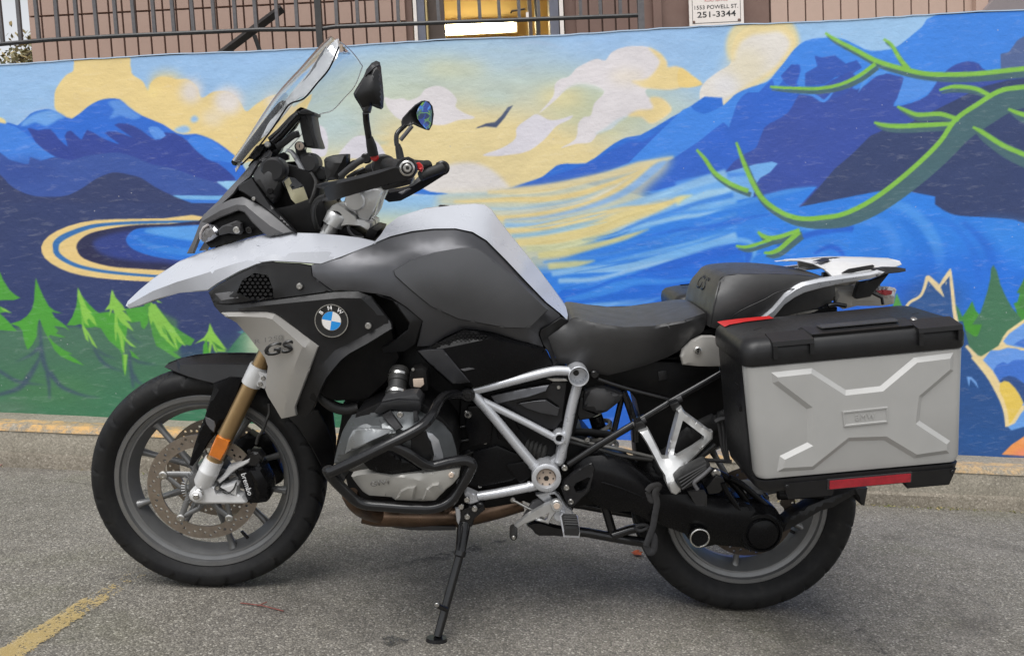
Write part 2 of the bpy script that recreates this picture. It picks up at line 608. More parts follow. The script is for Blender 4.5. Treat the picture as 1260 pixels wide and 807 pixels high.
def concrete(name, c0, c1, yellow=False):
    t = NT(name)
    v = t.coord()
    n = t.noise(v, 3.0, 7, 0.65)
    base = t.ramp(n, [(0.3, c0), (0.7, c1)])
    s = t.voro(v, 150, 'F1', 'Color')
    sep = t.add('ShaderNodeSeparateColor')
    t.link(s, sep.inputs[0])
    base = t.mix(0.4, base, t.ramp(sep.outputs[0], [(0.0, srgb(88, 84, 76)), (0.5, srgb(140, 134, 122)), (0.93, srgb(165, 158, 145)), (1.0, srgb(205, 198, 185))]))
    v2 = t.coord('Object', (1, 1, 0.35))
    run = t.ramp(t.noise(v2, 11, 6, 0.7), [(0.5, 0.0), (0.78, 0.4)])
    base = t.mix(run, base, srgb(92, 88, 72))
    f = t.noise(v, 160, 4, 0.8)
    base = t.mix(t.ramp(f, [(0.36, 0.4), (0.6, 0.0)]), base, srgb(70, 66, 60))
    if yellow:
        w = t.ramp(t.noise(v, 20, 8, 0.75), [(0.42, 0.0), (0.6, 0.9)])
        tc = t.coord()
        sp = t.add('ShaderNodeSeparateXYZ')
        t.link(tc, sp.inputs[0])
        fade = t.ramp(t.math('ADD', t.math('MULTIPLY', sp.outputs[0], 0.11), 0.6), [(0.45, 1.0), (0.78, 0.62), (0.86, 0.3)])
        base = t.mix(t.math('MULTIPLY', w, fade), base, srgb(206, 164, 104))
    t.set(color=base, rough=0.9, normal=t.bump(f, 0.5, 0.004), spec=0.25)
    return t.m


M['concrete'] = concrete('kerb_concrete', srgb(140, 133, 119), srgb(166, 159, 145))
M['concrete_dark'] = concrete('kerb_foot_concrete', srgb(112, 104, 92), srgb(138, 129, 116))
M['kerb_yellow'] = concrete('kerb_yellow_paint', srgb(150, 142, 128), srgb(172, 164, 148), True)


def worn_line():
    t = NT('worn_yellow_line')
    v = t.coord()
    n = t.noise(v, 26, 10, 0.8)
    n2 = t.noise(v, 2.2, 3, 0.6)
    vo = t.voro(v, 210, 'F1', 'Color')
    sep = t.add('ShaderNodeSeparateColor')
    t.link(vo, sep.inputs[0])
    a = t.math('ADD', t.math('MULTIPLY', n, 1.1), t.math('ADD', t.math('MULTIPLY', n2, 0.75), t.math('MULTIPLY', sep.outputs[1], 0.18)))
    tc = t.add('ShaderNodeTexCoord')
    sp = t.add('ShaderNodeSeparateXYZ')
    t.link(tc.outputs['UV'], sp.inputs[0])
    edge = t.ramp(t.math('ABSOLUTE', t.math('SUBTRACT', sp.outputs[0], 0.5)), [(0.3, 0.0), (0.5, 0.35)])
    endf = t.ramp(sp.outputs[1], [(0.0, 0.0), (0.75, 0.0), (1.0, 0.3)])
    a = t.math('SUBTRACT', a, t.math('ADD', edge, endf))
    mask = t.ramp(a, [(0.97, 0.0), (1.18, 0.75)])
    col = t.mix(t.noise(v, 60, 4), srgb(190, 162, 96), srgb(214, 188, 126))
    t.set(color=col, rough=0.85, alpha=t.math('MULTIPLY', mask, 0.7), normal=t.bump(n, 0.3, 0.002))
    return t.m


M['line'] = worn_line()


def mural_paint():
    t = NT('mural_paint')
    at = t.add('ShaderNodeAttribute', attribute_name='paint')
    v = t.coord('Object')
    stretch = t.coord('Object', (0.25, 1, 1.0), (0, 0.35, 0))
    br = t.noise(stretch, 46, 6, 0.7, 0.5)
    n2 = t.noise(v, 5, 4)
    c = t.mix(t.ramp(br, [(0.3, 0.07), (0.5, 0.0)]), at.outputs['Color'], (0.03, 0.05, 0.1, 1))
    c = t.mix(t.ramp(br, [(0.55, 0.0), (0.75, 0.10)]), c, (0.85, 0.87, 0.9, 1))
    c = t.mix(t.ramp(n2, [(0.35, 0.07), (0.6, 0.0)]), c, (0.05, 0.06, 0.08, 1))
    # chips and scuffs: pale specks of bare plaster and grime at the foot
    vo = t.voro(v, 34, 'F1', 'Distance')
    vc = t.voro(v, 34, 'F1', 'Color')
    sep = t.add('ShaderNodeSeparateColor')
    t.link(vc, sep.inputs[0])
    chip = t.math('MULTIPLY', t.ramp(sep.outputs[0], [(0.93, 0.0), (0.94, 1.0)]), t.ramp(t.math('ADD', vo, t.math('MULTIPLY', t.noise(v, 220, 3), 0.12)), [(0.14, 1.0), (0.17, 0.0)]))
    c = t.mix(t.math('MULTIPLY', chip, 0.55), c, srgb(178, 178, 182))
    h = t.math('ADD', t.noise(v, 60, 6, 0.7), t.math('MULTIPLY', br, 0.5))
    t.set(color=c, rough=t.ramp(n2, [(0.3, 0.5), (0.7, 0.62)]), normal=t.bump(h, 0.3, 0.006, t.bump(t.noise(v, 7, 3), 0.18, 0.03)), spec=0.35)
    return t.m


M['mural'] = mural_paint()
M['wall_cap'] = simple('pale_wall_render', srgb(150, 168, 188), 0.8, 0, 0.08, 12, 0.4, 200, 0.1, 0.1)
M['cladding'] = simple('mauve_brown_siding_paint', srgb(160, 134, 121), 0.72, 0, 0.05, 7, 0.25, 150, 0.1, 0.06)
M['cladding_light'] = simple('light_brown_siding_paint', srgb(179, 154, 140), 0.72, 0, 0.05, 7, 0.25, 150, 0.1, 0.06)
M['cladding_shade'] = simple('brown_trim_paint', srgb(112, 88, 79), 0.7, 0, 0.08, 7, 0.25, 150, 0.1, 0.06)
M['rail_paint'] = simple('dark_grey_rail_paint', (0.085, 0.08, 0.083), 0.45, 0.0, 0.2, 50, 0.2, 300, 0.15, 0.1)
M['rail_black'] = simple('black_rail_paint', (0.014, 0.013, 0.013), 0.45, 0.0, 0.2, 50, 0.2, 300, 0.15, 0.05)
M['sign_white'] = simple('sign_face', srgb(222, 214, 208), 0.5, 0, 0.03, 20, 0.1, 300, 0.1, 0.06)
M['sign_black'] = simple('sign_black_ink', (0.02, 0.02, 0.022), 0.5, 0, 0.05)
M['sign_red'] = simple('faded_red_ink', srgb(214, 140, 136), 0.5, 0, 0.05)
M['door_frame_grey'] = simple('blue_grey_door_frame', srgb(98, 100, 112), 0.5, 0.2, 0.1, 20, 0.1, 300, 0.1, 0.08)
M['door_dark'] = simple('dark_brown_door', srgb(70, 56, 48), 0.55, 0, 0.1, 20, 0.2, 200, 0.1, 0.05)
M['room_wall'] = simple('cream_room_paint', srgb(232, 208, 150), 0.7, 0, 0.04, 4, 0.1, 100)
M['terrace'] = concrete('terrace_concrete', srgb(140, 135, 126), srgb(160, 154, 145))
M['bark'] = simple('tree_bark', (0.11, 0.085, 0.062), 0.9, 0, 0.3, 30, 0.8, 90, 0.05)


def emit(name, col, s):
    t = NT(name)
    v = t.coord()
    n = t.ramp(t.noise(v, 3), [(0.3, 0.95), (0.7, 1.05)])
    c = t.mix(1.0, n, col, 'MULTIPLY')
    t.l.new(c, t.p.inputs['Emission Color'])
    t.p.inputs['Emission Strength'].default_value = s
    t.set(color=(0.8, 0.78, 0.7, 1))
    return t.m


M['tube_light'] = emit('fluorescent_tube', (1.0, 0.82, 0.46, 1), 17.0)


def leafy(name, a, b):
    t = NT(name)
    oi = t.add('ShaderNodeNewGeometry')
    c = t.ramp(oi.outputs['Random Per Island'], [(0.0, a), (0.6, b), (1.0, srgb(168, 150, 104))])
    t.set(color=c, rough=0.6)
    t.p.inputs['Subsurface Weight'].default_value = 0.0
    return t.m


M['leaf'] = leafy('autumn_leaves', srgb(98, 98, 68), srgb(138, 128, 92))
M['moss'] = leafy('kerb_moss', srgb(74, 84, 34), srgb(112, 112, 52))
M['dead_leaf'] = simple('dead_orange_leaf', srgb(168, 82, 48), 0.7, 0, 0.2, 60, 0.3, 300)
M['twig'] = simple('red_twig', srgb(112, 60, 52), 0.7, 0, 0.2, 60, 0.3, 300)
M['pink_petal'] = simple('pink_litter', srgb(214, 148, 140), 0.7, 0, 0.2, 60, 0.3, 300)
M['dark_glass'] = simple('dark_display_glass', (0.012, 0.013, 0.014), 0.06, 0.0, 0.1, 20, 0, 0, 0.02, 0, 0.5, 0.02)
M['headlamp'] = simple('headlamp_reflector', (0.32, 0.32, 0.34), 0.12, 0.8, 0.4, 60, 0.4, 120, 0.05, 0, 1.0, 0.03)
# ------------------------------------------------------------------ the mural: painted shapes turned into a colour field on the wall face
MU0, MV0, MW_, MH_ = -60, 0, 1400, 600
CAN = np.zeros((MH_, MW_, 3))


def cover(pts, sub=3):
    P = np.asarray([p[:2] for p in pts], float) - (MU0, MV0)
    x0, x1 = P[:, 0], np.roll(P[:, 0], -1)
    y0, y1 = P[:, 1], np.roll(P[:, 1], -1)
    ra, rb = max(0, int(P[:, 1].min())), min(MH_, int(P[:, 1].max()) + 1)
    acc = np.zeros((max(rb - ra, 0), MW_ + 2))
    for r in range(ra, rb):
        for s in range(sub):
            y = r + (s + 0.5) / sub
            m = (y0 <= y) != (y1 <= y)
            if not m.any():
                continue
            xs = np.sort(x0[m] + (y - y0[m]) / (y1[m] - y0[m]) * (x1[m] - x0[m]))
            for a, b in zip(xs[0::2], xs[1::2]):
                a, b = min(max(a, 0), MW_), min(max(b, 0), MW_)
                ia, ib = int(a), int(b)
                row = acc[r - ra]
                if ia == ib:
                    row[ia] += b - a
                else:
                    row[ia] += ia + 1 - a
                    row[ia + 1:ib] += 1
                    row[ib] += b - ib
    return ra, rb, np.clip(acc[:, :MW_] / sub, 0, 1)


def blur(a, k):
    if k <= 0:
        return a
    for ax in (0, 1):
        for _ in range(2):
            c = np.cumsum(np.pad(a, [(k + 1, k) if i == ax else (0, 0) for i in range(2)], mode='edge'), axis=ax)
            n = a.shape[ax]
            a = (np.take(c, np.arange(2 * k + 1, 2 * k + 1 + n), ax) - np.take(c, np.arange(0, n), ax)) / (2 * k + 1)
    return a


def paint(pts, col, sm=0, soft=0, alpha=1.0):
    if sm:
        pts = smooth_path([p[:2] for p in pts], sm, True)
    ra, rb, c = cover(pts)
    if soft:
        full = np.zeros((MH_, MW_))
        full[ra:rb] = c
        c, ra, rb = blur(full, soft), 0, MH_
    c = (c * alpha)[:, :, None]
    CAN[ra:rb] = CAN[ra:rb] * (1 - c) + np.array(col, float) * c


def stroke(pts, w, col, sm=5, soft=0, alpha=1.0):
    """brush stroke along pts; w = list of widths spread along it"""
    P = smooth_path([p[:2] for p in pts], sm)
    t = np.gradient(P, axis=0)
    t /= np.maximum(np.hypot(*t.T)[:, None], 1e-6)
    n = np.c_[-t[:, 1], t[:, 0]]
    ww = np.interp(np.linspace(0, 1, len(P)), np.linspace(0, 1, len(w)), w)[:, None] / 2
    paint(np.r_[P + n * ww, (P - n * ww)[::-1]], col, 0, soft, alpha)


def blob(x, y, rx, ry, col, alpha=1.0, soft=8):
    a = np.linspace(0, 2 * np.pi, 28, endpoint=False)
    paint(np.c_[x + rx * np.cos(a), y + ry * np.sin(a)], col, 0, soft, alpha)


def make_mural():
    yy, xx = np.mgrid[0:MH_, 0:MW_]
    uu, vv = xx + MU0, yy + MV0
    # sky: blue at the edges, warm round the sun
    SKY, WARM, GREEN = np.array([158, 198, 240.]), np.array([238, 218, 162.]), np.array([196, 212, 200.])
    d = np.hypot((uu - 590) / 300.0, (vv - 235) / 150.0)
    k = np.clip((d - 0.55) / 0.75, 0, 1)[:, :, None]
    CAN[:] = WARM * (1 - k) + SKY * k
    g = np.exp(-((d - 0.98) / 0.22) ** 2)[:, :, None] * 0.65
    CAN[:] = CAN * (1 - g) + GREEN * g
    lb = np.clip((uu - 840) / 300.0, 0, 0.75)[:, :, None]
    CAN[:] = CAN * (1 - lb) + np.array([168, 210, 248.]) * lb
    blob(620, 70, 70, 16, (172, 203, 236), 0.6, 14)
    blob(760, 60, 90, 22, (164, 200, 240), 0.8, 16)
    blob(470, 120, 60, 24, (205, 214, 190), 0.5, 16)
    blob(610, 120, 24, 8, (190, 214, 214), 0.7, 8)
    blob(740, 135, 60, 25, (206, 210, 170), 0.7, 14)
    blob(690, 120, 30, 12, (240, 222, 160), 0.8, 10)
    blob(560, 85, 40, 10, (226, 216, 160), 0.5, 9)
    blob(420, 160, 40, 26, (180, 208, 222), 0.6, 14)
    blob(395, 215, 30, 20, (236, 218, 160), 0.6, 10)
    rs = np.random.RandomState(3)
    for i in range(90):                                     # loose dry-brush sky strokes
        x, y = rs.uniform(-40, 1250), rs.uniform(20, 250)
        L = rs.uniform(20, 70)
        c0 = CAN[int(min(max(y, 0), MH_ - 1)), int(min(max(x - MU0, 0), MW_ - 1))] + rs.uniform(-14, 14) + rs.uniform(-5, 5, 3)
        stroke([(x, y), (x + L * .5, y + rs.uniform(-4, 4)), (x + L, y + rs.uniform(-6, 6))], [1, rs.uniform(3, 8), 1], np.clip(c0, 0, 255), 4, 1, 0.55)
    # sun
    paint([(500, 262), (520, 228), (545, 206), (575, 200), (600, 206), (620, 222), (632, 240), (634, 262)], (236, 230, 226), 6, 2)
    # clouds in the middle
    W1, W2, YC = (236, 230, 232), (228, 224, 232), (244, 220, 158)
    paint(T('M', '520,235 560,245 610,240 640,250 690,230 720,195 780,180 830,200 870,245 865,280 905,310 955,330 940,340 880,345 800,370 720,360 640,345 590,340 540,290'), W1, 5)
    paint(T('M', '300,520 340,460 380,425 430,420 480,445 510,480 525,520 480,540 380,530'), W2, 5)
    paint(T('M', '180,400 210,370 240,400 250,470 230,520 170,500'), W2, 5)
    paint(T('N', '240,785 330,730 345,640 380,600 420,590 440,520 500,450 420,410 330,410 270,440 210,500 110,580 195,480 205,410 240,375 290,360 330,315 370,290 450,255 505,265 540,220 600,190 680,178 760,185 830,220 870,270 878,305 930,300 1000,335 1035,380 1082,405 1000,415 890,438 770,430 745,450 770,488 830,485 880,520 895,570 785,640 720,600 640,595 580,630 545,670 470,690 420,750 330,760'), W1, 3)
    paint(T('N', '760,185 830,220 870,270 878,305 930,300 1000,335 1035,380 1082,405 1000,415 890,438 770,430 720,420 660,385 760,370 830,280 800,230'), YC, 4, 1)
    paint(T('N', '770,488 830,485 880,520 895,570 785,640 720,600 640,595 700,560 790,550'), YC, 4, 1)
    blob(772, 95, 22, 10, (244, 232, 214), 0.7, 6)
    stroke(T('N', '500,450 440,420 360,405 300,420 240,460'), [2, 5, 3, 1], (222, 228, 220), 5, 1, 0.7)
    stroke(T('N', '640,595 580,625 520,670 450,700'), [2, 6, 2], (206, 222, 226), 5, 1, 0.8)
    paint(T('Q', '520,570 590,545 640,510 645,470 690,435 720,420 760,440 800,440 850,425 840,440 790,465 750,510 690,555 620,570 560,575'), (232, 228, 236), 3)
    paint(T('C', '-12,250 30,275 72,312 -12,320'), (246, 216, 140), 3)
    paint(T('C', '80,418 62,360 75,310 130,265 175,235 180,180 200,130 250,95 310,82 360,85 400,120 415,165 380,220 330,270 250,320 160,380'), (240, 234, 226), 4)
    stroke(T('C', '182,225 180,180 200,130 250,95 310,84 360,87 398,120 412,165 380,220 330,270 240,325 150,390'), [7, 16, 22, 26, 22, 14, 10, 8, 8, 8], (247, 224, 160), 5, 2, 0.85)
    blob(918, 85, 26, 26, (238, 226, 190), 0.6, 9)
    blob(893, 105, 16, 14, (240, 238, 240), 0.9, 6)
    # cloud bank on the left
    YL = (242, 216, 150)
    paint(T('A', '265,440 210,410 200,380 205,330 240,280 268,262 272,235 290,205 460,200 480,245 488,275 525,300 545,335 555,305 590,283 650,292 690,292 725,320 742,360 785,338 840,338 880,370 905,410 940,385 990,355 1035,348 1060,375 1130,330 1100,420 1040,500 960,540 900,600 700,560 500,480'), YL, 4)
    for (x, y, rx, ry, a) in ((235, 112, 14, 15, .9), (281, 124, 18, 17, .95), (262, 145, 14, 10, .5), (340, 124, 14, 8, .8), (352, 165, 20, 18, .5)):
        blob(x, y, rx, ry, (238, 230, 226), a, 5)
    paint(T('A', '540,340 560,300 600,284 640,292 600,320 570,360'), (247, 222, 150), 4, 2)
    blob(205, 100, 20, 12, (240, 210, 140), 0.7, 6)
    paint(T('A', '700,440 715,425 730,440 712,452'), (158, 198, 238), 3, 1)
    paint(T('A', '640,478 680,462 700,480 670,492'), (158, 198, 238), 3, 1)
    paint(T('A', '-60,430 0,432 22,450 0,470 -60,460'), (246, 226, 160), 3)
    paint(T('A', '60,465 100,425 150,400 180,405 120,470'), (190, 214, 244), 2, 2, 0.6)
    # left mountains
    ML, MM, MD = (70, 140, 232), (40, 108, 212), (44, 66, 150)
    paint(T('A', '65,462 110,420 150,405 183,403 225,420 265,437 320,395 360,372 400,363 440,366 470,392 520,425 600,458 650,490 690,495 720,493 760,505 800,525 860,570 900,620 900,760 0,760 0,470'), MM, 2)
    paint(T('A', '75,460 115,425 182,405 240,430 215,440 170,465 130,450 100,462'), (112, 170, 240), 2, 1)
    paint(T('A', '395,378 440,368 470,392 500,415 520,428 490,440 440,425 400,440 420,405'), (104, 160, 236), 2, 1, .8)
    paint(T('A', '100,472 140,480 185,476 215,510 250,540 238,500 260,480 300,515 320,478 370,505 405,520 440,530 385,490 430,485 490,508 420,460 470,456 520,480 570,515 600,505 560,490 640,490 690,520 730,560 770,590 800,600 850,640 870,670 900,760 180,700 140,540'), MD, 2)
    paint(T('A', '690,520 720,500 770,512 830,555 870,580 860,600 800,590 760,585'), (58, 130, 228), 2)
    paint(T('A', '545,470 580,468 610,500 570,512'), (90, 150, 235), 2)
    paint(T('A', '-60,452 0,452 60,468 110,505 160,550 205,578 230,588 190,580 150,592 105,575 110,602 70,598 30,585 0,562 -60,560'), (62, 132, 228), 2)
    paint(T('A', '-60,560 0,562 30,585 70,598 105,604 112,578 150,592 200,578 260,590 310,575 380,565 440,562 500,580 560,605 640,620 720,650 790,670 840,690 860,725 640,722 560,700 200,760 -60,760'), (54, 84, 160), 2)
    blob(30, 210, 40, 14, (44, 72, 150), 0.6, 8)
    paint(T('A', '640,720 700,724 860,724 860,800 660,800'), (58, 126, 222), 0)
    stroke(T('A', '635,724 720,727 850,727'), [4, 5, 5], (120, 184, 238), 3)
    paint(T('A', '795,668 900,664 900,720 840,700'), (150, 204, 244), 0)
    NAVY = (46, 60, 106)
    paint(T('A', '-60,620 0,642 30,675 70,702 130,722 200,724 250,718 300,694 350,660 400,638 430,634 480,644 520,655 570,688 640,722 700,745 760,770 900,780 900,1000 -60,1000'), (46, 58, 102), 2)
    paint([(-60, 250), (300, 250), (420, 260), (440, 600), (-60, 600)], (46, 60, 106))
    paint([(-60, 252), (270, 262), (420, 300), (430, 560), (-60, 560)], NAVY, 0, 8)
    # ring of sand round the lagoon
    SAND = (244, 212, 142)
    paint(T('D', '800,0 600,-3 500,-2 350,3 250,25 180,60 152,100 165,142 220,180 300,206 420,221 560,229 700,236 800,238'), SAND, 2)
    stroke(T('D', '800,8 620,9 500,12 400,18 330,28 260,52 215,78 205,102 215,132 270,165 350,186 460,200 600,210 760,215'), [2.6, 3, 3.6, 4, 5.4, 7, 8, 7, 5, 4, 3.5, 3, 3], (48, 112, 178), 5)
    paint(T('D', '800,18 620,17 500,21 400,35 330,52 288,82 283,112 310,145 400,172 500,181 620,188 800,195'), (36, 38, 76), 3)
    paint(T('D', '340,88 385,60 450,45 520,42 620,50 700,60 700,160 600,160 470,150 380,130'), (44, 62, 134), 3, 2)
    paint(T('D', '463,75 490,40 540,30 640,27 800,28 800,150 660,150 560,135 490,110'), (34, 116, 218), 3)
    paint(T('D', '530,45 580,30 800,28 800,90 700,78 600,62'), (92, 164, 238), 3, 1)
    stroke(T('D', '490,60 560,100 660,118 760,120'), [2, 9, 10], (60, 140, 230), 4, 1, .8)
    # forest floor and firs
    paint(T('y', '-360,455 60,450 160,425 300,395 480,435 540,415 640,450 720,330 920,300 1000,300 1090,280 1300,380 1330,720 1800,560 1800,1600 -360,1600'), (72, 112, 90), 1, 2)
    paint(T('z', '-360,120 400,60 1100,60 1900,0 1900,700 -360,700'), (62, 116, 84), 0, 22)
    blob(215, 505, 90, 20, (52, 122, 92), 0.5, 16)
    blob(60, 478, 60, 14, (78, 124, 74), 0.5, 14)
    paint(T('z', '-360,330 100,330 330,380 -360,400'), (116, 128, 116), 0, 6, 0.6)
    paint(T('D', '880,430 905,412 960,440 1010,470 1060,520 1255,540 1500,560 1500,640 860,520 835,492'), (60, 118, 88), 2)
    TL = (58, 78, 100)
    for s, w in (('290,375 300,520 310,640 350,760 420,830', [8, 22, 38, 30, 14]), ('300,640 260,720 210,800 140,880 0,925 -200,950', [10, 30, 42, 36, 24, 10]),
                 ('290,580 220,640 110,690', [26, 18, 2]), ('345,770 360,850 365,960', [26, 24, 10]), ('370,760 440,860 540,910 640,940 740,950', [24, 30, 22, 12, 2]),
                 ('-100,700 20,770 130,830 330,860', [20, 24, 24, 3]), ('690,590 740,670 800,720 920,765', [14, 26, 18, 2]), ('680,570 760,630 860,670', [8, 14, 2]),
                 ('960,560 955,680 970,780 980,880', [14, 24, 30, 12]), ('960,620 1000,680 1080,700 1160,712', [10, 16, 12, 2]), ('985,780 1010,830 1060,860', [22, 20, 6]), ('940,460 980,520 1050,560', [3, 12, 2])):
        stroke(T('y', s), [q / 5.976 for q in w], TL, 5, 1, 0.85)
    for s in ('0,30 25,90 70,160 110,195 150,218 100,235 -300,240 -300,-60', '0,280 40,300 90,332 40,322 0,330 -300,330 -300,280', '0,335 30,360 80,410 125,462 60,460 0,455 -300,440 -300,330',
              '262,70 285,130 320,210 360,280 400,312 460,332 420,330 380,320 400,360 480,420 515,462 480,440 440,430 395,425 430,460 410,480 440,490 485,508 430,505 370,490 355,500 400,550 470,600 535,632 500,632 560,670 620,715 540,690 450,650 400,600 380,560 330,470 300,400 290,370 275,420 270,500 240,560 205,600 190,570 175,520 165,460 140,430 75,408 150,385 200,350 235,300 250,240 256,150',
              '572,140 600,200 650,260 700,310 730,330 800,320 860,340 900,330 940,400 920,560 900,640 880,600 800,530 740,440 700,430 640,440 590,410 550,420 490,420 530,360 560,280 570,200',
              '895,640 940,635 930,740 920,790 905,740', '950,590 1000,640 1030,672 970,650', '920,300 1090,275 1090,400 1060,450 1040,430 1030,390 960,400', '1100,280 1250,400 1300,600 1240,620 1150,570 1120,480'):
        paint(T('y', s), (76, 158, 54))
    paint(T('Z', '-20,300 30,280 110,340 200,460 300,530 400,590 370,640 300,630 250,690 200,680 90,640 60,560 30,460'), (76, 150, 60), 1)
    paint(T('Z', '80,610 160,640 300,750 240,740 120,660'), (84, 156, 66), 0)
    LG = (138, 198, 78)
    for s in ('572,140 600,200 640,290 680,330 660,330 690,360 715,430 680,400 655,370 640,380 655,430 620,400 600,330 615,420 650,470 690,540 720,595 680,560 640,480 655,545 630,520 605,440 600,350 590,270 570,210',
              '824,155 850,215 900,270 925,310 900,310 950,360 970,395 920,380 950,410 985,465 930,430 880,390 860,350 870,420 930,520 1005,585 960,570 910,520 900,470 910,560 915,630 895,600 880,520 860,460 855,545 845,500 840,420 845,340 830,300 800,360 810,300 770,310 805,260 815,190',
              '905,630 935,635 920,800', '1090,285 1140,260 1195,340 1240,400 1290,450 1230,450 1280,540 1200,470 1190,420 1230,500 1300,600 1230,540 1150,440 1120,370 1105,400', '0,285 40,300 85,332 20,310'):
        paint(T('y', s), LG)
    for s in ('40,280 90,330 150,400 190,450 270,560 330,650 270,610 240,570 265,680 220,620 170,520 130,470 60,420 40,470 15,380', '50,420 110,480 180,590 120,560', '70,255 105,270 135,290 95,282', '525,450 560,530 620,610 670,680 600,640 560,610 590,705 560,680 545,620 530,710 515,690 520,610 470,600 395,628 480,570 510,520', '560,610 640,660 660,690 590,690'):
        paint(T('Z', s), LG)
    for s in ('540,600 600,640 650,680 590,665', '140,470 200,560 240,640 190,590'):
        paint(T('Z', s), (60, 130, 54))
    paint(T('Z', '470,640 500,580 520,700 470,715'), (76, 158, 54))
    paint(T('Z', '750,530 800,515 800,540'), (60, 128, 140))
    # bright sea fanning out from the sun
    paint([(380, 236), (430, 240), (500, 240), (634, 236), (800, 190), (1000, 190), (1060, 240), (1060, 600), (300, 600), (340, 330)], (152, 200, 242), 0, 1)
    paint([(330, 300), (400, 262), (600, 262), (640, 330), (690, 380), (700, 440), (300, 440)], (206, 214, 186), 0, 10)
    # right-hand mountains
    B1 = (64, 138, 234)
    paint(T('Q', '560,700 620,694 680,672 740,650 790,610 830,602 900,600 960,560 1000,530 1050,505 1100,497 1180,452 1260,408 1400,360 1400,760 1100,720 860,672'), (42, 112, 214), 2)
    paint(T('Q', '600,700 760,650 900,605 980,560 1060,520 1110,520 1190,470 1290,420 1400,600 1330,760 1000,640 760,690'), (44, 98, 200), 2, 1)
    paint(T('C', '1400,25 1255,38 945,50 880,100 800,165 760,183 690,188 650,172 600,148 560,140 500,141 450,152 410,182 375,228 340,270 310,302 240,325 190,350 150,388 80,420 40,405 0,405 -200,600 -300,680 600,800 1400,800'), B1, 2)
    paint(T('C', '0,560 60,520 150,450 170,470 200,380 240,340 280,340 330,290 340,330 380,280 420,235 435,260 420,310 450,320 520,290 560,280 480,420 340,520 200,620 100,650 -100,700 -200,700'), (46, 102, 206), 2)
    paint(T('C', '150,640 230,565 270,545 300,470 340,445 390,412 420,360 440,340 480,345 530,330 545,300 640,330 700,290 740,270 790,280 812,288 800,330 790,360 775,392 840,380 900,352 930,310 960,270 1000,240 1050,226 1090,236 1140,270 1400,300 1400,500 640,640 430,780 150,770'), (56, 80, 164), 2)
    paint(T('C', '485,205 510,212 560,205 600,235 640,222 660,250 620,275 560,285 520,310 450,318 450,270 495,245'), (50, 88, 180), 1)
    paint(T('C', '360,280 400,238 430,240 430,270 410,320 380,310'), (50, 88, 184), 1)
    paint(T('C', '500,330 560,290 620,262 650,300 600,345 530,372'), (54, 84, 172), 1)
    paint(T('C', '645,342 690,285 740,275 760,262 700,262 660,300'), (86, 156, 240), 1)
    paint(T('C', '780,388 800,330 815,290 900,280 935,300 900,345 850,368'), (84, 150, 238), 1)
    stroke(T('C', '430,345 480,350 520,372 555,335'), [2, 5, 2], (74, 140, 232), 3)
    paint(T('C', '430,766 500,690 560,620 620,570 690,500 740,478 800,470 900,420 1000,370 1100,320 1200,295 1500,260 1500,1000 900,900'), (52, 66, 108), 1)
    paint(T('C', '1168,200 1200,192 1230,150 1262,130 1500,110 1500,300 1170,262'), (84, 104, 152), 1)
    # sea at the foot of the right-hand mountains
    paint(T('s', '-200,300 130,190 280,150 420,110 530,92 565,103 520,155 460,190 430,235 420,300 240,385 -200,440'), (118, 180, 244), 1)
    paint(T('s', '-40,330 150,260 320,240 330,250 160,320 -40,360'), (166, 212, 244), 1, 1)
    stroke(T('s', '-40,235 130,190 300,170 420,165'), [10, 7, 3], (80, 146, 234), 4, 1)
    stroke(T('s', '-40,330 -10,310 60,290'), [10, 7, 1], (222, 226, 170), 4, 1)
    paint(T('s', '-900,660 130,385 280,330 440,300 640,255 800,240 690,362 850,330 1000,300 1256,250 1500,300 1500,820 -900,960'), (50, 132, 232), 1)
    SEAY, SEAP, SEAB, SEAD = (242, 216, 148), (214, 218, 206), (104, 166, 236), (48, 122, 222)
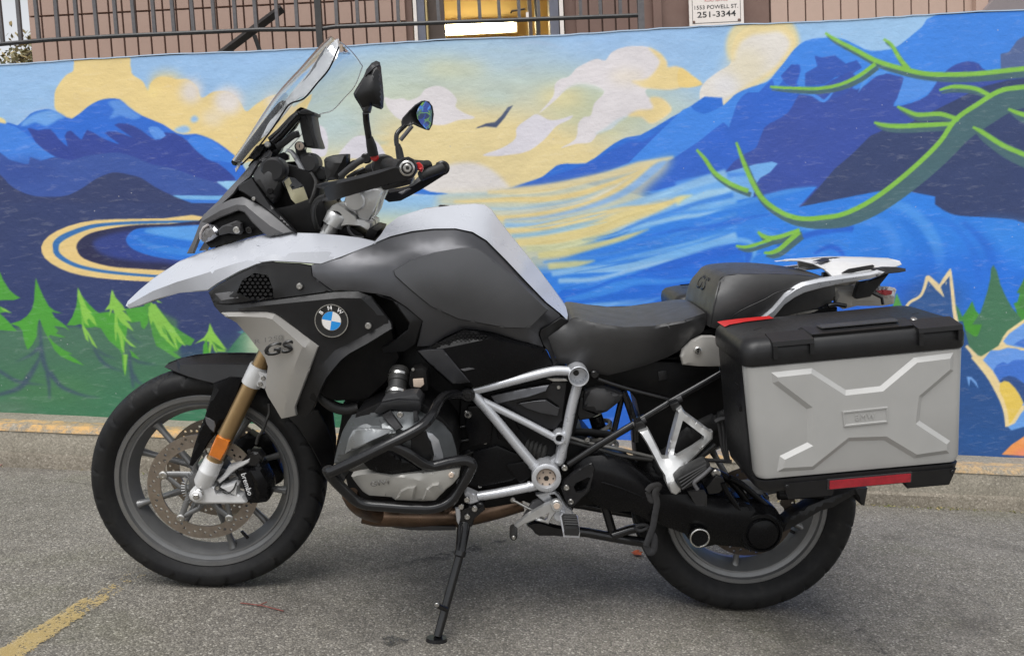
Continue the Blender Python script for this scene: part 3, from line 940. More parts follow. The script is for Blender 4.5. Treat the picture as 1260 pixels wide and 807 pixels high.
    fan = [('0,275 200,262 400,240 700,175 900,120 1105,65', [14, 30, 34, 30, 40, 8], (240, 220, 166)), ('-200,330 100,320 400,310 700,240 1000,110', [10, 20, 26, 26, 4], SEAY),
           ('-300,345 60,372 300,360 560,310 760,225', [8, 14, 18, 14, 2], (172, 202, 220)), ('-300,410 60,428 300,410 560,355 800,240 960,130', [10, 22, 30, 34, 28, 6], SEAY),
           ('60,395 300,375 560,330 760,240 860,170', [3, 7, 9, 8, 2], (226, 224, 208)), ('100,440 340,420 600,360 820,270 1000,130 1060,90', [10, 14, 22, 34, 40, 14], (140, 184, 236)),
           ('100,470 300,470 520,430 760,375 1000,300 1256,215 1420,165', [26, 30, 34, 36, 40, 50], (150, 198, 240)), ('100,505 300,490 560,430 800,375 1000,360 1170,300', [20, 24, 30, 22, 20, 3], SEAY),
           ('140,535 330,515 560,470 720,435', [16, 22, 14, 2], (148, 194, 222)), ('170,575 360,560 600,510 800,430 1000,370 1160,310', [30, 44, 54, 60, 34, 3], (238, 218, 150)),
           ('230,610 420,600 640,545 820,490', [24, 28, 22, 3], (210, 214, 168)), ('560,560 740,530 900,460 1100,390 1256,335 1460,290', [3, 12, 20, 20, 30], (60, 132, 226)),
           ('300,650 460,630 640,590 820,540 960,490', [26, 34, 26, 22, 4], (226, 216, 148)), ('640,560 860,500 1050,440 1256,385 1480,325', [4, 26, 34, 34], (122, 184, 242)),
           ('500,660 700,640 900,590 1100,560 1256,520 1500,440', [3, 22, 40, 44, 60], SEAD), ('330,690 520,665 720,640 960,580 1256,480 1480,400', [10, 12, 10, 10, 20], (74, 146, 230)),
           ('360,715 520,700 640,680', [26, 30, 3], (222, 216, 150)), ('520,735 760,690 1000,640 1256,600 1480,520', [3, 14, 16, 18], (60, 134, 226)), ('640,700 860,655 1060,610 1256,560 1480,480', [4, 14, 20, 16], (120, 182, 242)),
           ('380,760 540,735 800,720 1000,675 1256,610 1480,530', [24, 34, 40, 44, 40], (150, 200, 244)), ('420,800 640,790 860,735 1060,690 1256,640 1480,560', [24, 20, 16, 14, 10], (166, 208, 244))]
    paint(T('r', '-300,285 130,266 500,216 800,146 1105,62 1060,150 960,240 900,300 1160,312 980,395 640,545 500,650 400,720 -300,800'), (224, 214, 172), 0, 5, 0.75)
    for s, w, c in fan:
        stroke(T('r', s), [q / 4.83 * (1.4 if c[0] > 205 else 1.2) for q in w], c, 5, 1, 0.88)
    for i in range(60):
        f = fan[rs.randint(len(fan))]
        P = smooth_path(T('r', f[0]), 6)
        a = rs.randint(0, max(1, len(P) - 10))
        seg = P[a:a + rs.randint(6, 14)] + rs.uniform(-4, 4, 2)
        if len(seg) > 2:
            stroke(seg, [0.5, rs.uniform(1, 2.6), 0.5], np.clip(np.array(f[2]) + rs.uniform(-26, 26), 0, 255), 2, 0, 0.6)
    paint(T('M', '640,700 700,672 740,690 830,700 760,706'), (46, 118, 212), 0)
    paint(T('Q', '240,706 290,692 330,706 395,712 330,716'), (46, 118, 212), 0)
    # deep sea below the fan
    paint(T('O', '250,275 420,262 540,215 700,175 860,115 1000,75 1150,38 1260,12 1300,22 1330,70 1340,160 1700,300 1700,1400 -300,1400 100,420'), (34, 112, 222), 1)
    for s, w, c in (('270,330 400,310 560,260 700,225 900,225 1100,200', [20, 40, 60, 40, 24, 6], (66, 148, 240)), ('290,370 460,365 640,350 840,320', [10, 26, 26, 6], (130, 188, 246)),
                    ('360,330 480,325 640,285', [2, 10, 2], (40, 110, 214)), ('580,352 760,330 900,280', [2, 14, 4], (36, 104, 214)), ('300,395 500,400 800,340', [10, 12, 6], (150, 200, 248))):
        stroke(T('O', s), [q / 4.846 for q in w], c, 5, 1, 0.85)
    for s, w, c in (('-280,450 -40,400 200,380 420,320 620,270 790,242', [3, 20, 20, 26, 30, 8], (78, 152, 238)), ('-280,480 -40,430 100,410 250,370', [3, 14, 20, 2], (170, 214, 246)), ('-280,550 -40,500 200,470 420,420 560,400', [3, 16, 16, 14, 4], (40, 108, 216)),
                    ('-280,610 -40,560 180,515 380,480 500,500', [3, 40, 30, 26, 10], (58, 140, 236)), ('-280,690 -40,640 140,590 300,560 400,570 430,620 390,690', [3, 50, 44, 30, 26, 26, 20], (120, 184, 244)),
                    ('-280,750 -40,700 200,630 330,610 390,640 380,700', [3, 60, 70, 60, 50, 30], (36, 104, 214)), ('430,500 540,530 590,600 560,660', [20, 24, 26, 20], (84, 156, 240)),
                    ('600,430 760,480 900,470 1020,440 1130,460 1230,560 1240,670', [30, 50, 50, 40, 60, 60, 60], (86, 160, 244)), ('560,590 700,540 860,500 1010,490 1120,540 1160,640 1130,700', [30, 30, 40, 40, 60, 60, 40], (38, 98, 208)),
                    ('660,640 760,590 860,560 960,580 1020,640', [14, 20, 22, 22, 14], (62, 134, 226)), ('780,640 860,600 920,610 960,650', [12, 26, 30, 20], (36, 96, 208))):
        stroke(T('s', s), [q / 4.83 for q in w], c, 5, 1, 0.88)
    paint(T('t', '-60,370 50,310 100,298 170,305 260,326 330,355 400,400 450,432 510,455 580,464 700,470 850,480 920,490 968,507 1300,540 1300,1500 -60,1500 -200,700'), (48, 132, 232), 2)
    for s, w, c in (('-200,420 0,390 150,395 270,470 350,580 400,700 420,900', [20, 44, 60, 70, 80, 80, 60], (82, 158, 242)), ('-200,500 0,500 80,560 120,660 120,800', [40, 60, 70, 80, 80], (72, 146, 238)),
                    ('150,480 230,560 290,660 330,800 340,950', [20, 60, 100, 120, 120], (36, 120, 222)), ('300,470 460,500 570,600 640,720 680,900', [10, 30, 40, 50, 60], (44, 120, 224)),
                    ('560,500 660,590 740,700 780,900', [20, 50, 60, 60], (38, 108, 214)), ('700,520 820,620 860,800 880,960', [30, 60, 60, 60], (58, 142, 240))):
        stroke(T('t', s), [q / 5.378 for q in w], c, 5, 2, 0.8)
    paint(T('u', '-100,60 600,0 1400,-40 1400,600 500,600'), (36, 112, 222), 0, 12, 0.7)
    paint(T('t', '700,480 850,482 968,507 1300,540 1300,900 900,800'), (62, 146, 238), 1, 6, 0.5)
    paint([(740, 400), (840, 372), (1000, 360), (1140, 345), (1160, 600), (740, 620)], (38, 106, 214), 0, 3)
    # foot of the wall on the right: firs, outlined peaks, pebbles
    for s, c in (('95,380 125,270 175,390', (88, 164, 60)), ('505,330 540,380 560,430 600,370 625,325 650,390 670,410 700,480 640,600 560,560', (72, 150, 48)), ('900,340 925,330 968,170 1400,100 1400,500 940,460', (70, 144, 60)),
                 ('765,85 790,130 810,210 850,300 890,370 950,440 920,520 780,640 690,700 600,640 545,540 560,500 640,560 660,560 690,480 625,480 680,400 720,280 745,180 750,110', (70, 118, 88)),
                 ('1000,150 968,180 920,270 970,280 930,350 1000,420', (72, 132, 66))):
        paint(T('u', s), c)
    DB = (40, 82, 142)
    paint(T('u', '170,395 215,330 280,285 330,165 400,225 478,115 520,400 545,500 590,610 690,720 800,840 1400,2200 0,2200'), DB)
    paint(T('v', '-300,-300 100,-300 175,0 330,150 440,400 470,560 480,600 605,560 800,560 800,780 -300,780'), DB)
    blob(1150, 370, 40, 26, (52, 92, 150), 0.7, 12)
    blob(1210, 540, 30, 14, (34, 88, 156), 0.6, 8)
    for s, w in (('170,400 210,335 285,288 320,200 330,165 370,195 415,235', [18, 18, 18, 22, 22, 20, 20]), ('330,165 400,240 440,300', [28, 34, 2]), ('410,225 440,185 478,130', [14, 26, 26]), ('478,112 490,220 505,370 525,490', [14, 22, 24, 28]),
                 ('455,200 452,222', [8, 1]), ('585,620 640,680 700,750 760,830', [18, 26, 34, 40])):
        stroke(T('u', s), [q / 5.378 for q in w], (246, 222, 172), 4)
    SN = (246, 222, 166)
    paint(T('u', '670,700 800,620 830,560 860,520 968,445 1300,280 1300,900 960,900 780,830'), SN)
    paint(T('u', '830,590 870,540 968,470 1300,330 1300,640 968,635 900,625 850,612'), (112, 164, 238), 1)
    paint(T('u', '900,610 968,570 1300,520 1300,640 968,632'), (66, 120, 212), 1)
    paint(T('u', '690,720 760,665 860,632 920,638 968,660 1300,800 1300,1200 900,1000 780,830'), (106, 160, 238), 1)
    paint(T('u', '780,800 800,740 850,730 900,710 968,715 1300,740 1300,1100 830,860'), (64, 118, 208), 1)
    paint(T('v', '160,-40 280,0 330,60 400,180 430,240 470,330 605,400 620,560 500,580 470,570 455,470 430,380 380,280 320,170 250,70 185,5'), SN, 1)
    paint(T('v', '265,20 330,-60 800,-60 800,260 500,260 400,190 345,105'), (108, 160, 238), 1)
    paint(T('v', '350,110 380,60 430,35 470,50 520,20 570,15 800,30 800,280 560,220 400,195'), (66, 118, 210), 1)
    paint(T('v', '395,205 430,165 480,148 540,165 600,210 800,300 800,420 600,370 560,290 480,200'), (48, 80, 138), 1)
    paint(T('v', '405,215 440,190 480,200 530,250 570,310 600,375 560,440 510,520 480,560 470,480 440,350 400,270'), (238, 206, 96), 1)
    stroke(T('v', '180,-10 240,60 320,165 390,290 435,390 458,480 468,570'), [34 / 6.72] * 7, SN, 5)
    paint(T('v', '470,570 530,540 580,460 605,430 800,330 800,560 605,570 500,600'), (106, 164, 236), 1)
    stroke(T('v', '475,560 530,520 570,450 605,400 800,300'), [10 / 6.72, 16 / 6.72, 16 / 6.72, 12 / 6.72, 12 / 6.72], SN, 4)
    paint(T('v', '420,800 500,720 605,650 800,560 800,820'), (246, 160, 92))
    paint(T('v', '480,800 600,760 800,740 800,820'), (244, 140, 130), 0, 3, 0.8)
    for s in ('130,155 170,160 210,200 230,260 200,215 160,175 150,240 140,190',):
        paint(T('v', s), (120, 170, 236), 1)
    # green branches: shadow side then lit side
    SHD, LIT = (72, 104, 112), (134, 194, 76)
    br = [('C', '1400,250 1255,262 1100,278 990,282 900,278 820,262 720,232 640,190 560,148 525,124', [30, 28, 26, 24, 20, 22, 20, 18, 14, 6]), ('C', '835,262 800,220 770,170 740,147', [22, 18, 14, 6]),
          ('C', '712,240 650,285 580,316 500,330 400,328 322,322', [16, 16, 14, 14, 12, 6]), ('C', '1400,330 1255,345 1180,362 1100,410 1020,466 960,540 880,618 780,700 690,760 600,800 520,812 440,812 370,790 300,740 262,680 230,610 198,525', [70, 80, 90, 90, 90, 70, 64, 58, 52, 46, 40, 30, 26, 24, 22, 18, 6]),
          ('C', '245,708 180,682 120,640 85,590 52,552', [18, 18, 18, 16, 5]), ('C', '1140,362 1080,332 1000,324 945,334', [18, 18, 16, 6]), ('C', '1020,446 950,425 870,428 830,414 790,394', [18, 18, 18, 16, 6]),
          ('C', '1000,460 900,466 800,470 745,466 705,453', [16, 20, 20, 18, 8]), ('C', '1400,640 1255,580 1180,545 1110,498 1068,470', [60, 54, 46, 36, 8]), ('C', '1400,470 1255,430 1198,404', [40, 32, 8]),
          ('s', '700,505 600,540 530,555 480,540 448,510', [26, 28, 30, 28, 8]), ('s', '530,560 440,590 380,605 318,595', [22, 22, 22, 8]), ('s', '700,520 640,570 580,620 530,640 485,636', [36, 34, 30, 26, 10])]
    for t_, s, w in br:
        k = TILES[t_][2]
        P = np.array([p[:2] for p in T(t_, s)])
        stroke(P + (2, 3), [q / k * 1.05 for q in w], SHD, 5)
    for t_, s, w in br:
        k = TILES[t_][2]
        P = np.array([p[:2] for p in T(t_, s)])
        ww = np.array(w) / k
        thick = np.clip(ww, 3.2, 6.5)
        stroke(P - np.c_[ww * 0.18, ww * 0.32 * 0.9], thick * 0.9, LIT, 5)
    paint([(424, 430), (434, 450), (440, 620), (300, 620), (300, 500)], (60, 118, 88), 0, 4)
    paint([(440, 425), (470, 430), (640, 390), (760, 400), (760, 620), (434, 620)], (40, 108, 214), 0, 3)
    # bird
    paint(T('Q', '492,474 530,455 565,450 590,425 612,395 632,388 622,402 600,435 570,470 530,466'), (72, 84, 112))
    stroke(T('Q', '500,470 540,460 568,462 596,430'), [1, 2, 2, 1], (60, 72, 104), 3)


make_mural()
# ------------------------------------------------------------------ ground, kerb, wall with mural
KERB_Y = float(G(630, 601)[1])
WALL_Y = KERB_Y + 0.26
g0 = G(300, 760)


def sheet(name, x0, x1, y0, y1, nx, ny, zoff, mat, fz, kind='structure'):
    bm = bmesh.new()
    vs = [[bm.verts.new((x0 + (x1 - x0) * i / nx, y0 + (y1 - y0) * j / ny, fz(x0 + (x1 - x0) * i / nx, y0 + (y1 - y0) * j / ny) + zoff)) for i in range(nx + 1)] for j in range(ny + 1)]
    for j in range(ny):
        for i in range(nx):
            bm.faces.new([vs[j][i], vs[j][i + 1], vs[j + 1][i + 1], vs[j + 1][i]])
    o = bm_obj(name, bm, mat)
    tag(o, kind=kind)
    return o


def gz(x, y):
    # the slope fades out far to the sides
    xx = max(-9.0, min(9.0, x))
    return ground_z(xx, y)


sheet('ground', -40, 40, -40, KERB_Y + 40, 80, 80, 0.0, M['asphalt'], gz)

# worn yellow bay line, a painted sheet just above the asphalt
pl = [G(*p) for p in ((20, 800), (178, 700))]
a, b = np.array(pl[0]), np.array(pl[1])
dirv = (b - a) / np.linalg.norm(b - a)
a = a - dirv * 1.2
side = np.cross(dirv, [0, 0, 1])
side /= np.linalg.norm(side)
bm = bmesh.new()
uvl = bm.loops.layers.uv.new('UVMap')
N = 24
wln = 0.05
rows = []
for i in range(N + 1):
    p = a + (b + dirv * 0.12 - a) * i / N
    rows.append([bm.verts.new((q[0], q[1], gz(q[0], q[1]) + 0.004)) for q in (p - side * wln, p + side * wln)])
for i in range(N):
    f = bm.faces.new([rows[i][0], rows[i][1], rows[i + 1][1], rows[i + 1][0]])
    for lp, uv in zip(f.loops, ((0, i / N), (1, i / N), (1, (i + 1) / N), (0, (i + 1) / N))):
        lp[uvl].uv = uv
tag(bm_obj('bay_line', bm, M['line']), kind='structure')


# kerb along the foot of the wall: foot course, face, painted arris, top
def kerb_section(profile, x0, x1, n, mat, name, parent=None, jitter=0.0):
    bm = bmesh.new()
    rows = []
    rr = random.Random(5)
    for i in range(n + 1):
        x = x0 + (x1 - x0) * i / n
        z = gz(x, KERB_Y)
        rows.append([bm.verts.new((x, KERB_Y + dy + rr.uniform(-jitter, jitter), z + dz + rr.uniform(-jitter, jitter))) for dy, dz in profile])
    m = len(profile)
    for i in range(n):
        for j in range(m - 1):
            bm.faces.new([rows[i][j], rows[i + 1][j], rows[i + 1][j + 1], rows[i][j + 1]])
    return bm_obj(name, bm, mat, parent, smooth=40)


kb = kerb_section([(0.0, 0.06), (0.004, 0.165), (0.018, 0.182), (0.30, 0.185)], -14, 14, 220, M['concrete'], 'kerb', jitter=0.0012)
tag(kb, kind='structure')
kf = kerb_section([(-0.016, -0.06), (-0.014, 0.05), (-0.004, 0.062), (0.006, 0.064)], -14, 14, 260, M['concrete_dark'], 'kerb_foot', kb, jitter=0.003)
ky = kerb_section([(-0.0005, 0.158), (0.0035, 0.1695), (0.0175, 0.1862), (0.105, 0.1885), (0.112, 0.183)], -14, 14, 260, M['kerb_yellow'], 'kerb_paint', kb, jitter=0.001)

# moss and grit in the joint between kerb and asphalt
bm = bmesh.new()
rr = random.Random(11)
for i in range(5200):
    x = rr.uniform(-6, 6)
    dens = 1.0 if x > 0.5 else 0.16
    if rr.random() > dens * (0.35 + 0.65 * (0.5 + 0.5 * math.sin(x * 9) * math.sin(x * 3.1 + 1))):
        continue
    y = KERB_Y - 0.016 - abs(rr.gauss(0, 0.018))
    z = gz(x, y)
    s = rr.uniform(0.003, 0.009)
    vs = [bm.verts.new((x + rr.uniform(-s, s), y + rr.uniform(-s, s), z + rr.uniform(0, s * 1.6))) for _ in range(3)]
    bm.faces.new(vs)
tag(bm_obj('moss', bm, M['moss']), kind='stuff')

# retaining wall
top_l, top_r = W(0, 78.5, WALL_Y), W(1260, 12, WALL_Y)
tsl = (top_r[2] - top_l[2]) / (top_r[0] - top_l[0])


def wall_top(x):
    return top_l[2] + (x - top_l[0]) * tsl


WX0, WX1 = -12.0, 12.0
wall = empty('mural_wall', (0, WALL_Y, gz(0, WALL_Y)))
tag(wall, 'long low retaining wall painted with a bright blue mountain and sea mural', 'wall')
WO = Matrix.Translation((0, -WALL_Y, -gz(0, WALL_Y)))
bm = bmesh.new()
n = 96
TH = 0.24
rows = []
for i in range(n + 1):
    x = WX0 + (WX1 - WX0) * i / n
    zt, zb = wall_top(x), gz(x, WALL_Y) - 0.2
    rows.append([bm.verts.new(p) for p in ((x, WALL_Y + 0.006, zb), (x, WALL_Y + 0.006, zt - 0.006), (x, WALL_Y + TH, zt - 0.006), (x, WALL_Y + TH, zb))])
for i in range(n):
    for j in range(4):
        bm.faces.new([rows[i][j], rows[i + 1][j], rows[i + 1][(j + 1) % 4], rows[i][(j + 1) % 4]])
bm.faces.new(rows[0])
bm.faces.new(rows[-1][::-1])
bm_obj('wall_body', bm, M['wall_cap'], wall, WO)
# rough-trowelled coping edge a few millimetres proud
bm = bmesh.new()
rows = []
rr = random.Random(2)
for i in range(401):
    x = WX0 + (WX1 - WX0) * i / 400
    zt = wall_top(x)
    j = 0.003 * math.sin(x * 5.1) + rr.uniform(-0.0022, 0.0022)
    rows.append([bm.verts.new(p) for p in ((x, WALL_Y - 0.0035, zt - 0.0045 + j), (x, WALL_Y - 0.002, zt + 0.001 + j), (x, WALL_Y + 0.03, zt + 0.006), (x, WALL_Y + TH - 0.03, zt + 0.009), (x, WALL_Y + TH + 0.004, zt))])
for i in range(400):
    for j in range(4):
        bm.faces.new([rows[i][j], rows[i + 1][j], rows[i + 1][j + 1], rows[i][j + 1]])
bm_obj('coping', bm, M['wall_cap'], wall, WO, smooth=40)


def mural_face():
    """painted face: fine grid over the stretch in view, coarse beyond it, colour stored per vertex"""
    xl, xr = W(-55, 300, WALL_Y)[0], W(1315, 300, WALL_Y)[0]
    xs = np.r_[np.linspace(WX0, xl, 12, endpoint=False), np.linspace(xl, xr, 1060), np.linspace(xr, WX1, 13)[1:]]
    nz = 430
    X = np.repeat(xs[None], nz + 1, 0)
    gzv = np.array([gz(x, WALL_Y) for x in xs])
    zb, zt = gzv + 0.17, np.array([wall_top(x) for x in xs]) - 0.004
    k = np.linspace(0, 1, nz + 1)[:, None]
    Z = zb[None] * (1 - k) + zt[None] * k
    rng = np.random.RandomState(4)
    Y = np.full_like(X, WALL_Y)
    P = np.stack([X, Y, Z], -1).reshape(-1, 3)
    d = (P - CAM_POS) @ R_WC            # world -> camera
    u = CX + FPX * d[:, 0] / d[:, 2]
    v = CY + FPX * d[:, 1] / d[:, 2]
    fx = np.clip(u - MU0 - 0.5, 0, MW_ - 1.001)
    fy = np.clip(v - MV0 - 0.5, 0, MH_ - 1.001)
    ix, iy = fx.astype(int), fy.astype(int)
    ax, ay = (fx - ix)[:, None], (fy - iy)[:, None]
    c = (CAN[iy, ix] * (1 - ax) + CAN[iy, ix + 1] * ax) * (1 - ay) + (CAN[iy + 1, ix] * (1 - ax) + CAN[iy + 1, ix + 1] * ax) * ay
    c = np.clip(c / 255.0, 0, 1)
    lin = np.where(c <= 0.04045, c / 12.92, ((c + 0.055) / 1.055) ** 2.4) * 0.97
    lin *= 1 - 0.2 * lin.mean(1, keepdims=True)
    nx = len(xs)
    idx = np.arange((nz + 1) * nx).reshape(nz + 1, nx)
    q = np.stack([idx[:-1, :-1], idx[:-1, 1:], idx[1:, 1:], idx[1:, :-1]], -1).reshape(-1, 4)
    me = bpy.data.meshes.new('painted_mural')
    me.vertices.add(len(P))
    me.vertices.foreach_set('co', P.astype(np.float32).ravel())
    me.loops.add(q.size)
    me.loops.foreach_set('vertex_index', q.ravel().astype(np.int32))
    me.polygons.add(len(q))
    me.polygons.foreach_set('loop_start', np.arange(0, q.size, 4, dtype=np.int32))
    me.polygons.foreach_set('loop_total', np.full(len(q), 4, dtype=np.int32))
    me.update(calc_edges=True)
    at = me.color_attributes.new('paint', 'FLOAT_COLOR', 'POINT')
    at.data.foreach_set('color', np.c_[lin, np.ones(len(lin))].astype(np.float32).ravel())
    return mesh_obj('painted_mural', me, M['mural'], wall, WO)


mural_face()

# ------------------------------------------------------------------ terrace, building, railing
TER_Z0 = wall_top(0) - 0.12
sheet('terrace', -22, 14, WALL_Y + TH, WALL_Y + 24, 6, 4, 0.0, M['terrace'], lambda x, y: wall_top(max(-6, min(6, x))) - 0.10)
RAIL_Y = WALL_Y + 0.55
BLD_Y = WALL_Y + 1.5
BX = lambda u, v=40, y=None: float(W(u, v, BLD_Y if y is None else y)[0])
BZ = lambda v, u=630, y=None: float(W(u, v, BLD_Y if y is None else y)[2])
zb = wall_top(0) - 0.35
zt = zb + 3.1
bld = empty('building', (BX(600), BLD_Y, zb))
tag(bld, 'brown panelled building with a lit doorway, standing above the mural wall', 'building')
BO = Matrix.Translation((-BX(600), -BLD_Y, -zb))
xd0, xd1 = BX(512, 45), BX(692, 35)             # doorway opening
xw0, xw1 = BX(36, 60), BX(1420)
bm = bmesh.new()
add_box(bm, (xw0, BLD_Y + 0.03, zb), (xd0 - 0.02, BLD_Y + 0.15, zt))
add_box(bm, (xd1 + 0.02, BLD_Y + 0.03, zb), (xw1, BLD_Y + 0.15, zt))
add_box(bm, (xd0 - 0.02, BLD_Y + 0.03, zb + 2.25), (xd1 + 0.02, BLD_Y + 0.15, zt))
add_box(bm, (xw0, BLD_Y + 0.15, zb), (xw0 + 0.15, BLD_Y + 6, zt))
add_box(bm, (xw1 - 0.15, BLD_Y + 0.15, zb), (xw1, BLD_Y + 6, zt))
add_box(bm, (xw0, BLD_Y + 5.85, zb), (xw1, BLD_Y + 6, zt))
bm_obj('wall', bm, M['cladding_shade'], bld, BO)
bm = bmesh.new()
add_box(bm, (xw0 - 0.25, BLD_Y - 0.3, zt), (xw1 + 0.25, BLD_Y + 6.3, zt + 0.16))
bm_obj('roof', bm, M['cladding_shade'], bld, BO)


def panel_mesh(w, h, key, cache={}):
    k = (round(w, 3), round(h, 3), key)
    if k not in cache:
        bm = bmesh.new()
        add_box(bm, (0, 0, 0), (w, 0.032, h))
        bevel_bm(bm, 0.003, 1)
        me = bpy.data.meshes.new('cladding_board')
        bmesh.ops.recalc_face_normals(bm, faces=bm.faces)
        bm.to_mesh(me)
        bm.free()
        me.materials.append(M[key])
        cache[k] = me
    return cache[k]


def board(x, z, w, h, key='cladding'):
    o = bpy.data.objects.new('cladding_board', panel_mesh(w, h, key))
    COL.objects.link(o)
    o.parent = bld
    o.matrix_local = BO @ Matrix.Translation((x, BLD_Y, z))


GAP = 0.012
# left: battened bays cut by horizontal joints that rise with the boards
pitch = (BX(480, 40) - BX(100, 60)) / 23.0
hl = BZ(32.5, 400)                # lower joint
hu = BZ(4.0, 400)                 # upper joint
x = xd0 - 0.05 - pitch
first = True
while x > xw0 - 0.02:
    w = pitch - GAP
    for z0, z1 in ((zb, hl), (hl, hu), (hu, hu + (hu - hl) * 6)):
        board(x, z0 + GAP, w, z1 - z0 - GAP)
    x -= pitch
# between the door and the sign: darker boards
x0, x1 = xd1 + 0.09, BX(798, 30)
pitch2 = BX(713, 30) - BX(696.5, 30)
x = x0
while x < x1:
    board(x, zb, pitch2 - GAP, 2.6, 'cladding_shade')
    x += pitch2
# right of the sign: pale grooved boards
pitch3 = (BX(1100, 20) - BX(970, 20)) / 6.0
x = BX(949, 20)
while x < xw1 - pitch3:
    board(x, zb, pitch3 - GAP * 0.8, 2.6, 'cladding_light')
    x += pitch3
bm = bmesh.new()
add_box(bm, (BX(803), BLD_Y - 0.05, zb), (BX(813), BLD_Y + 0.029, zb + 2.6))
bm_obj('corner_post', bm, M['cladding_shade'], bld, BO)
bm = bmesh.new()
add_box(bm, (BX(814.5), BLD_Y - 0.012, zb), (BX(946), BLD_Y + 0.028, zb + 2.6))
bm_obj('plain_panel', bm, M['cladding_shade'], bld, BO)
bm = bmesh.new()
add_box(bm, (BX(1196, 10), BLD_Y - 0.045, zb), (BX(1211, 10), BLD_Y - 0.002, zb + 2.6))
bm_obj('downpipe_board', bm, M['cladding_light'], bld, BO)
# sloping grey stair soffit edge at far right
bm = bmesh.new()
p = [W(1212, 13, BLD_Y - 0.1), W(1228, -6, BLD_Y - 0.1), W(1300, -80, BLD_Y - 0.1), W(1420, -80, BLD_Y - 0.1), W(1420, 13, BLD_Y - 0.1)]
add_hexa(bm, [tuple(q) for q in p], [(q[0], q[1] + 0.09, q[2]) for q in p])
bm_obj('stair_side', bm, simple('grey_stair_paint', srgb(128, 120, 122), 0.7, 0, 0.06, 10, 0.2, 200, 0.1, 0.05), bld, BO)

# doorway: frame, jamb, open dark door, side glazing, room behind
bm = bmesh.new()
add_box(bm, (BX(510.5), BLD_Y - 0.03, zb), (BX(514.5), BLD_Y + 0.16, zb + 2.25))
bm_obj('door_trim', bm, M['sign_white'], bld, BO)
bm = bmesh.new()
add_box(bm, (BX(514.8), BLD_Y - 0.02, zb), (BX(524), BLD_Y + 0.18, zb + 2.25))
bm_obj('door_frame', bm, M['door_frame_grey'], bld, BO)
dr = bm_obj('door', (lambda b_: (add_box(b_, (BX(527), BLD_Y + 0.06, zb), (BX(547), BLD_Y + 0.1, zb + 2.2)), b_)[1])(bmesh.new()), M['door_dark'], bld, BO)
bm = bmesh.new()
add_box(bm, (BX(524.6), BLD_Y + 0.01, zb), (BX(526.4), BLD_Y + 0.16, zb + 2.25))
bm_obj('door_trim', bm, M['room_wall'], bld, BO)
for (ua, ub, mat) in ((651, 655.5, 'door_dark'), (660, 665, 'rail_black'), (677, 688, 'door_frame_grey')):
    bm = bmesh.new()
    add_box(bm, (BX(ua), BLD_Y - 0.02, zb), (BX(ub), BLD_Y + 0.17, zb + 2.25))
    bm_obj('door_frame', bm, M[mat], bld, BO)
bm = bmesh.new()
add_box(bm, (BX(689), BLD_Y - 0.04, zb), (BX(693.6), BLD_Y + 0.16, zb + 2.25))
bm_obj('door_trim', bm, M['sign_white'], bld, BO)
bm = bmesh.new()
add_tube(bm, [W(629, 16, BLD_Y + 0.2), W(630, 14, BLD_Y + 0.16), W(636, 13.2, BLD_Y + 0.15), W(646, 11.5, BLD_Y + 0.15)], 0.006, 6)
bm_obj('door_handle', bm, M['rail_black'], bld, BO)
bm = bmesh.new()
add_box(bm, tuple(W(647.4, 23, BLD_Y - 0.03)), tuple(W(650.4, 16, BLD_Y - 0.02)))
bm_obj('lock_plate', bm, M['sign_white'], bld, BO)
bm = bmesh.new()
rx0, rx1, ry0, ry1 = xd0 - 0.15, xd1 + 0.15, BLD_Y + 0.19, BLD_Y + 2.2
add_box(bm, (rx0, ry1, zb), (rx1, ry1 + 0.1, zb + 2.5))
add_box(bm, (rx0 - 0.1, ry0, zb), (rx0, ry1, zb + 2.5))
add_box(bm, (rx1, ry0, zb), (rx1 + 0.1, ry1, zb + 2.5))
add_box(bm, (rx0, ry0, zb - 0.1), (rx1, ry1, zb))
bm_obj('room', bm, M['room_wall'], bld, BO)
bm = bmesh.new()
add_box(bm, (rx0, ry0, BZ(4, 590, ry1) + 0.12), (rx1, ry1, BZ(4, 590, ry1) + 0.2))
bm_obj('room_ceiling', bm, M['door_dark'], bld, BO)
# fluorescent fitting on the far wall of the room (lit)
la, lb = W(541, 37, ry1 - 0.08), W(632, 34, ry1 - 0.08)
lamp = empty('tube_lamp', tuple((la + lb) / 2))
tag(lamp, 'lit white fluorescent lamp glowing inside the doorway', 'lamp')
LO = Matrix.Translation(tuple(-(la + lb) / 2))
bm = bmesh.new()
hgt = 0.055
add_box(bm, (la[0], la[1] - 0.03, la[2] - hgt / 2 - 0.004), (lb[0], la[1], la[2] + hgt / 2 + 0.006))
bevel_bm(bm, 0.006, 2)
bm_obj('tube', bm, M['tube_light'], lamp, LO)
bm = bmesh.new()
add_box(bm, (la[0] - 0.03, la[1] + 0.003, la[2] - hgt), (lb[0] + 0.03, la[1] + 0.05, la[2] + hgt))
bm_obj('housing', bm, M['sign_white'], lamp, LO)

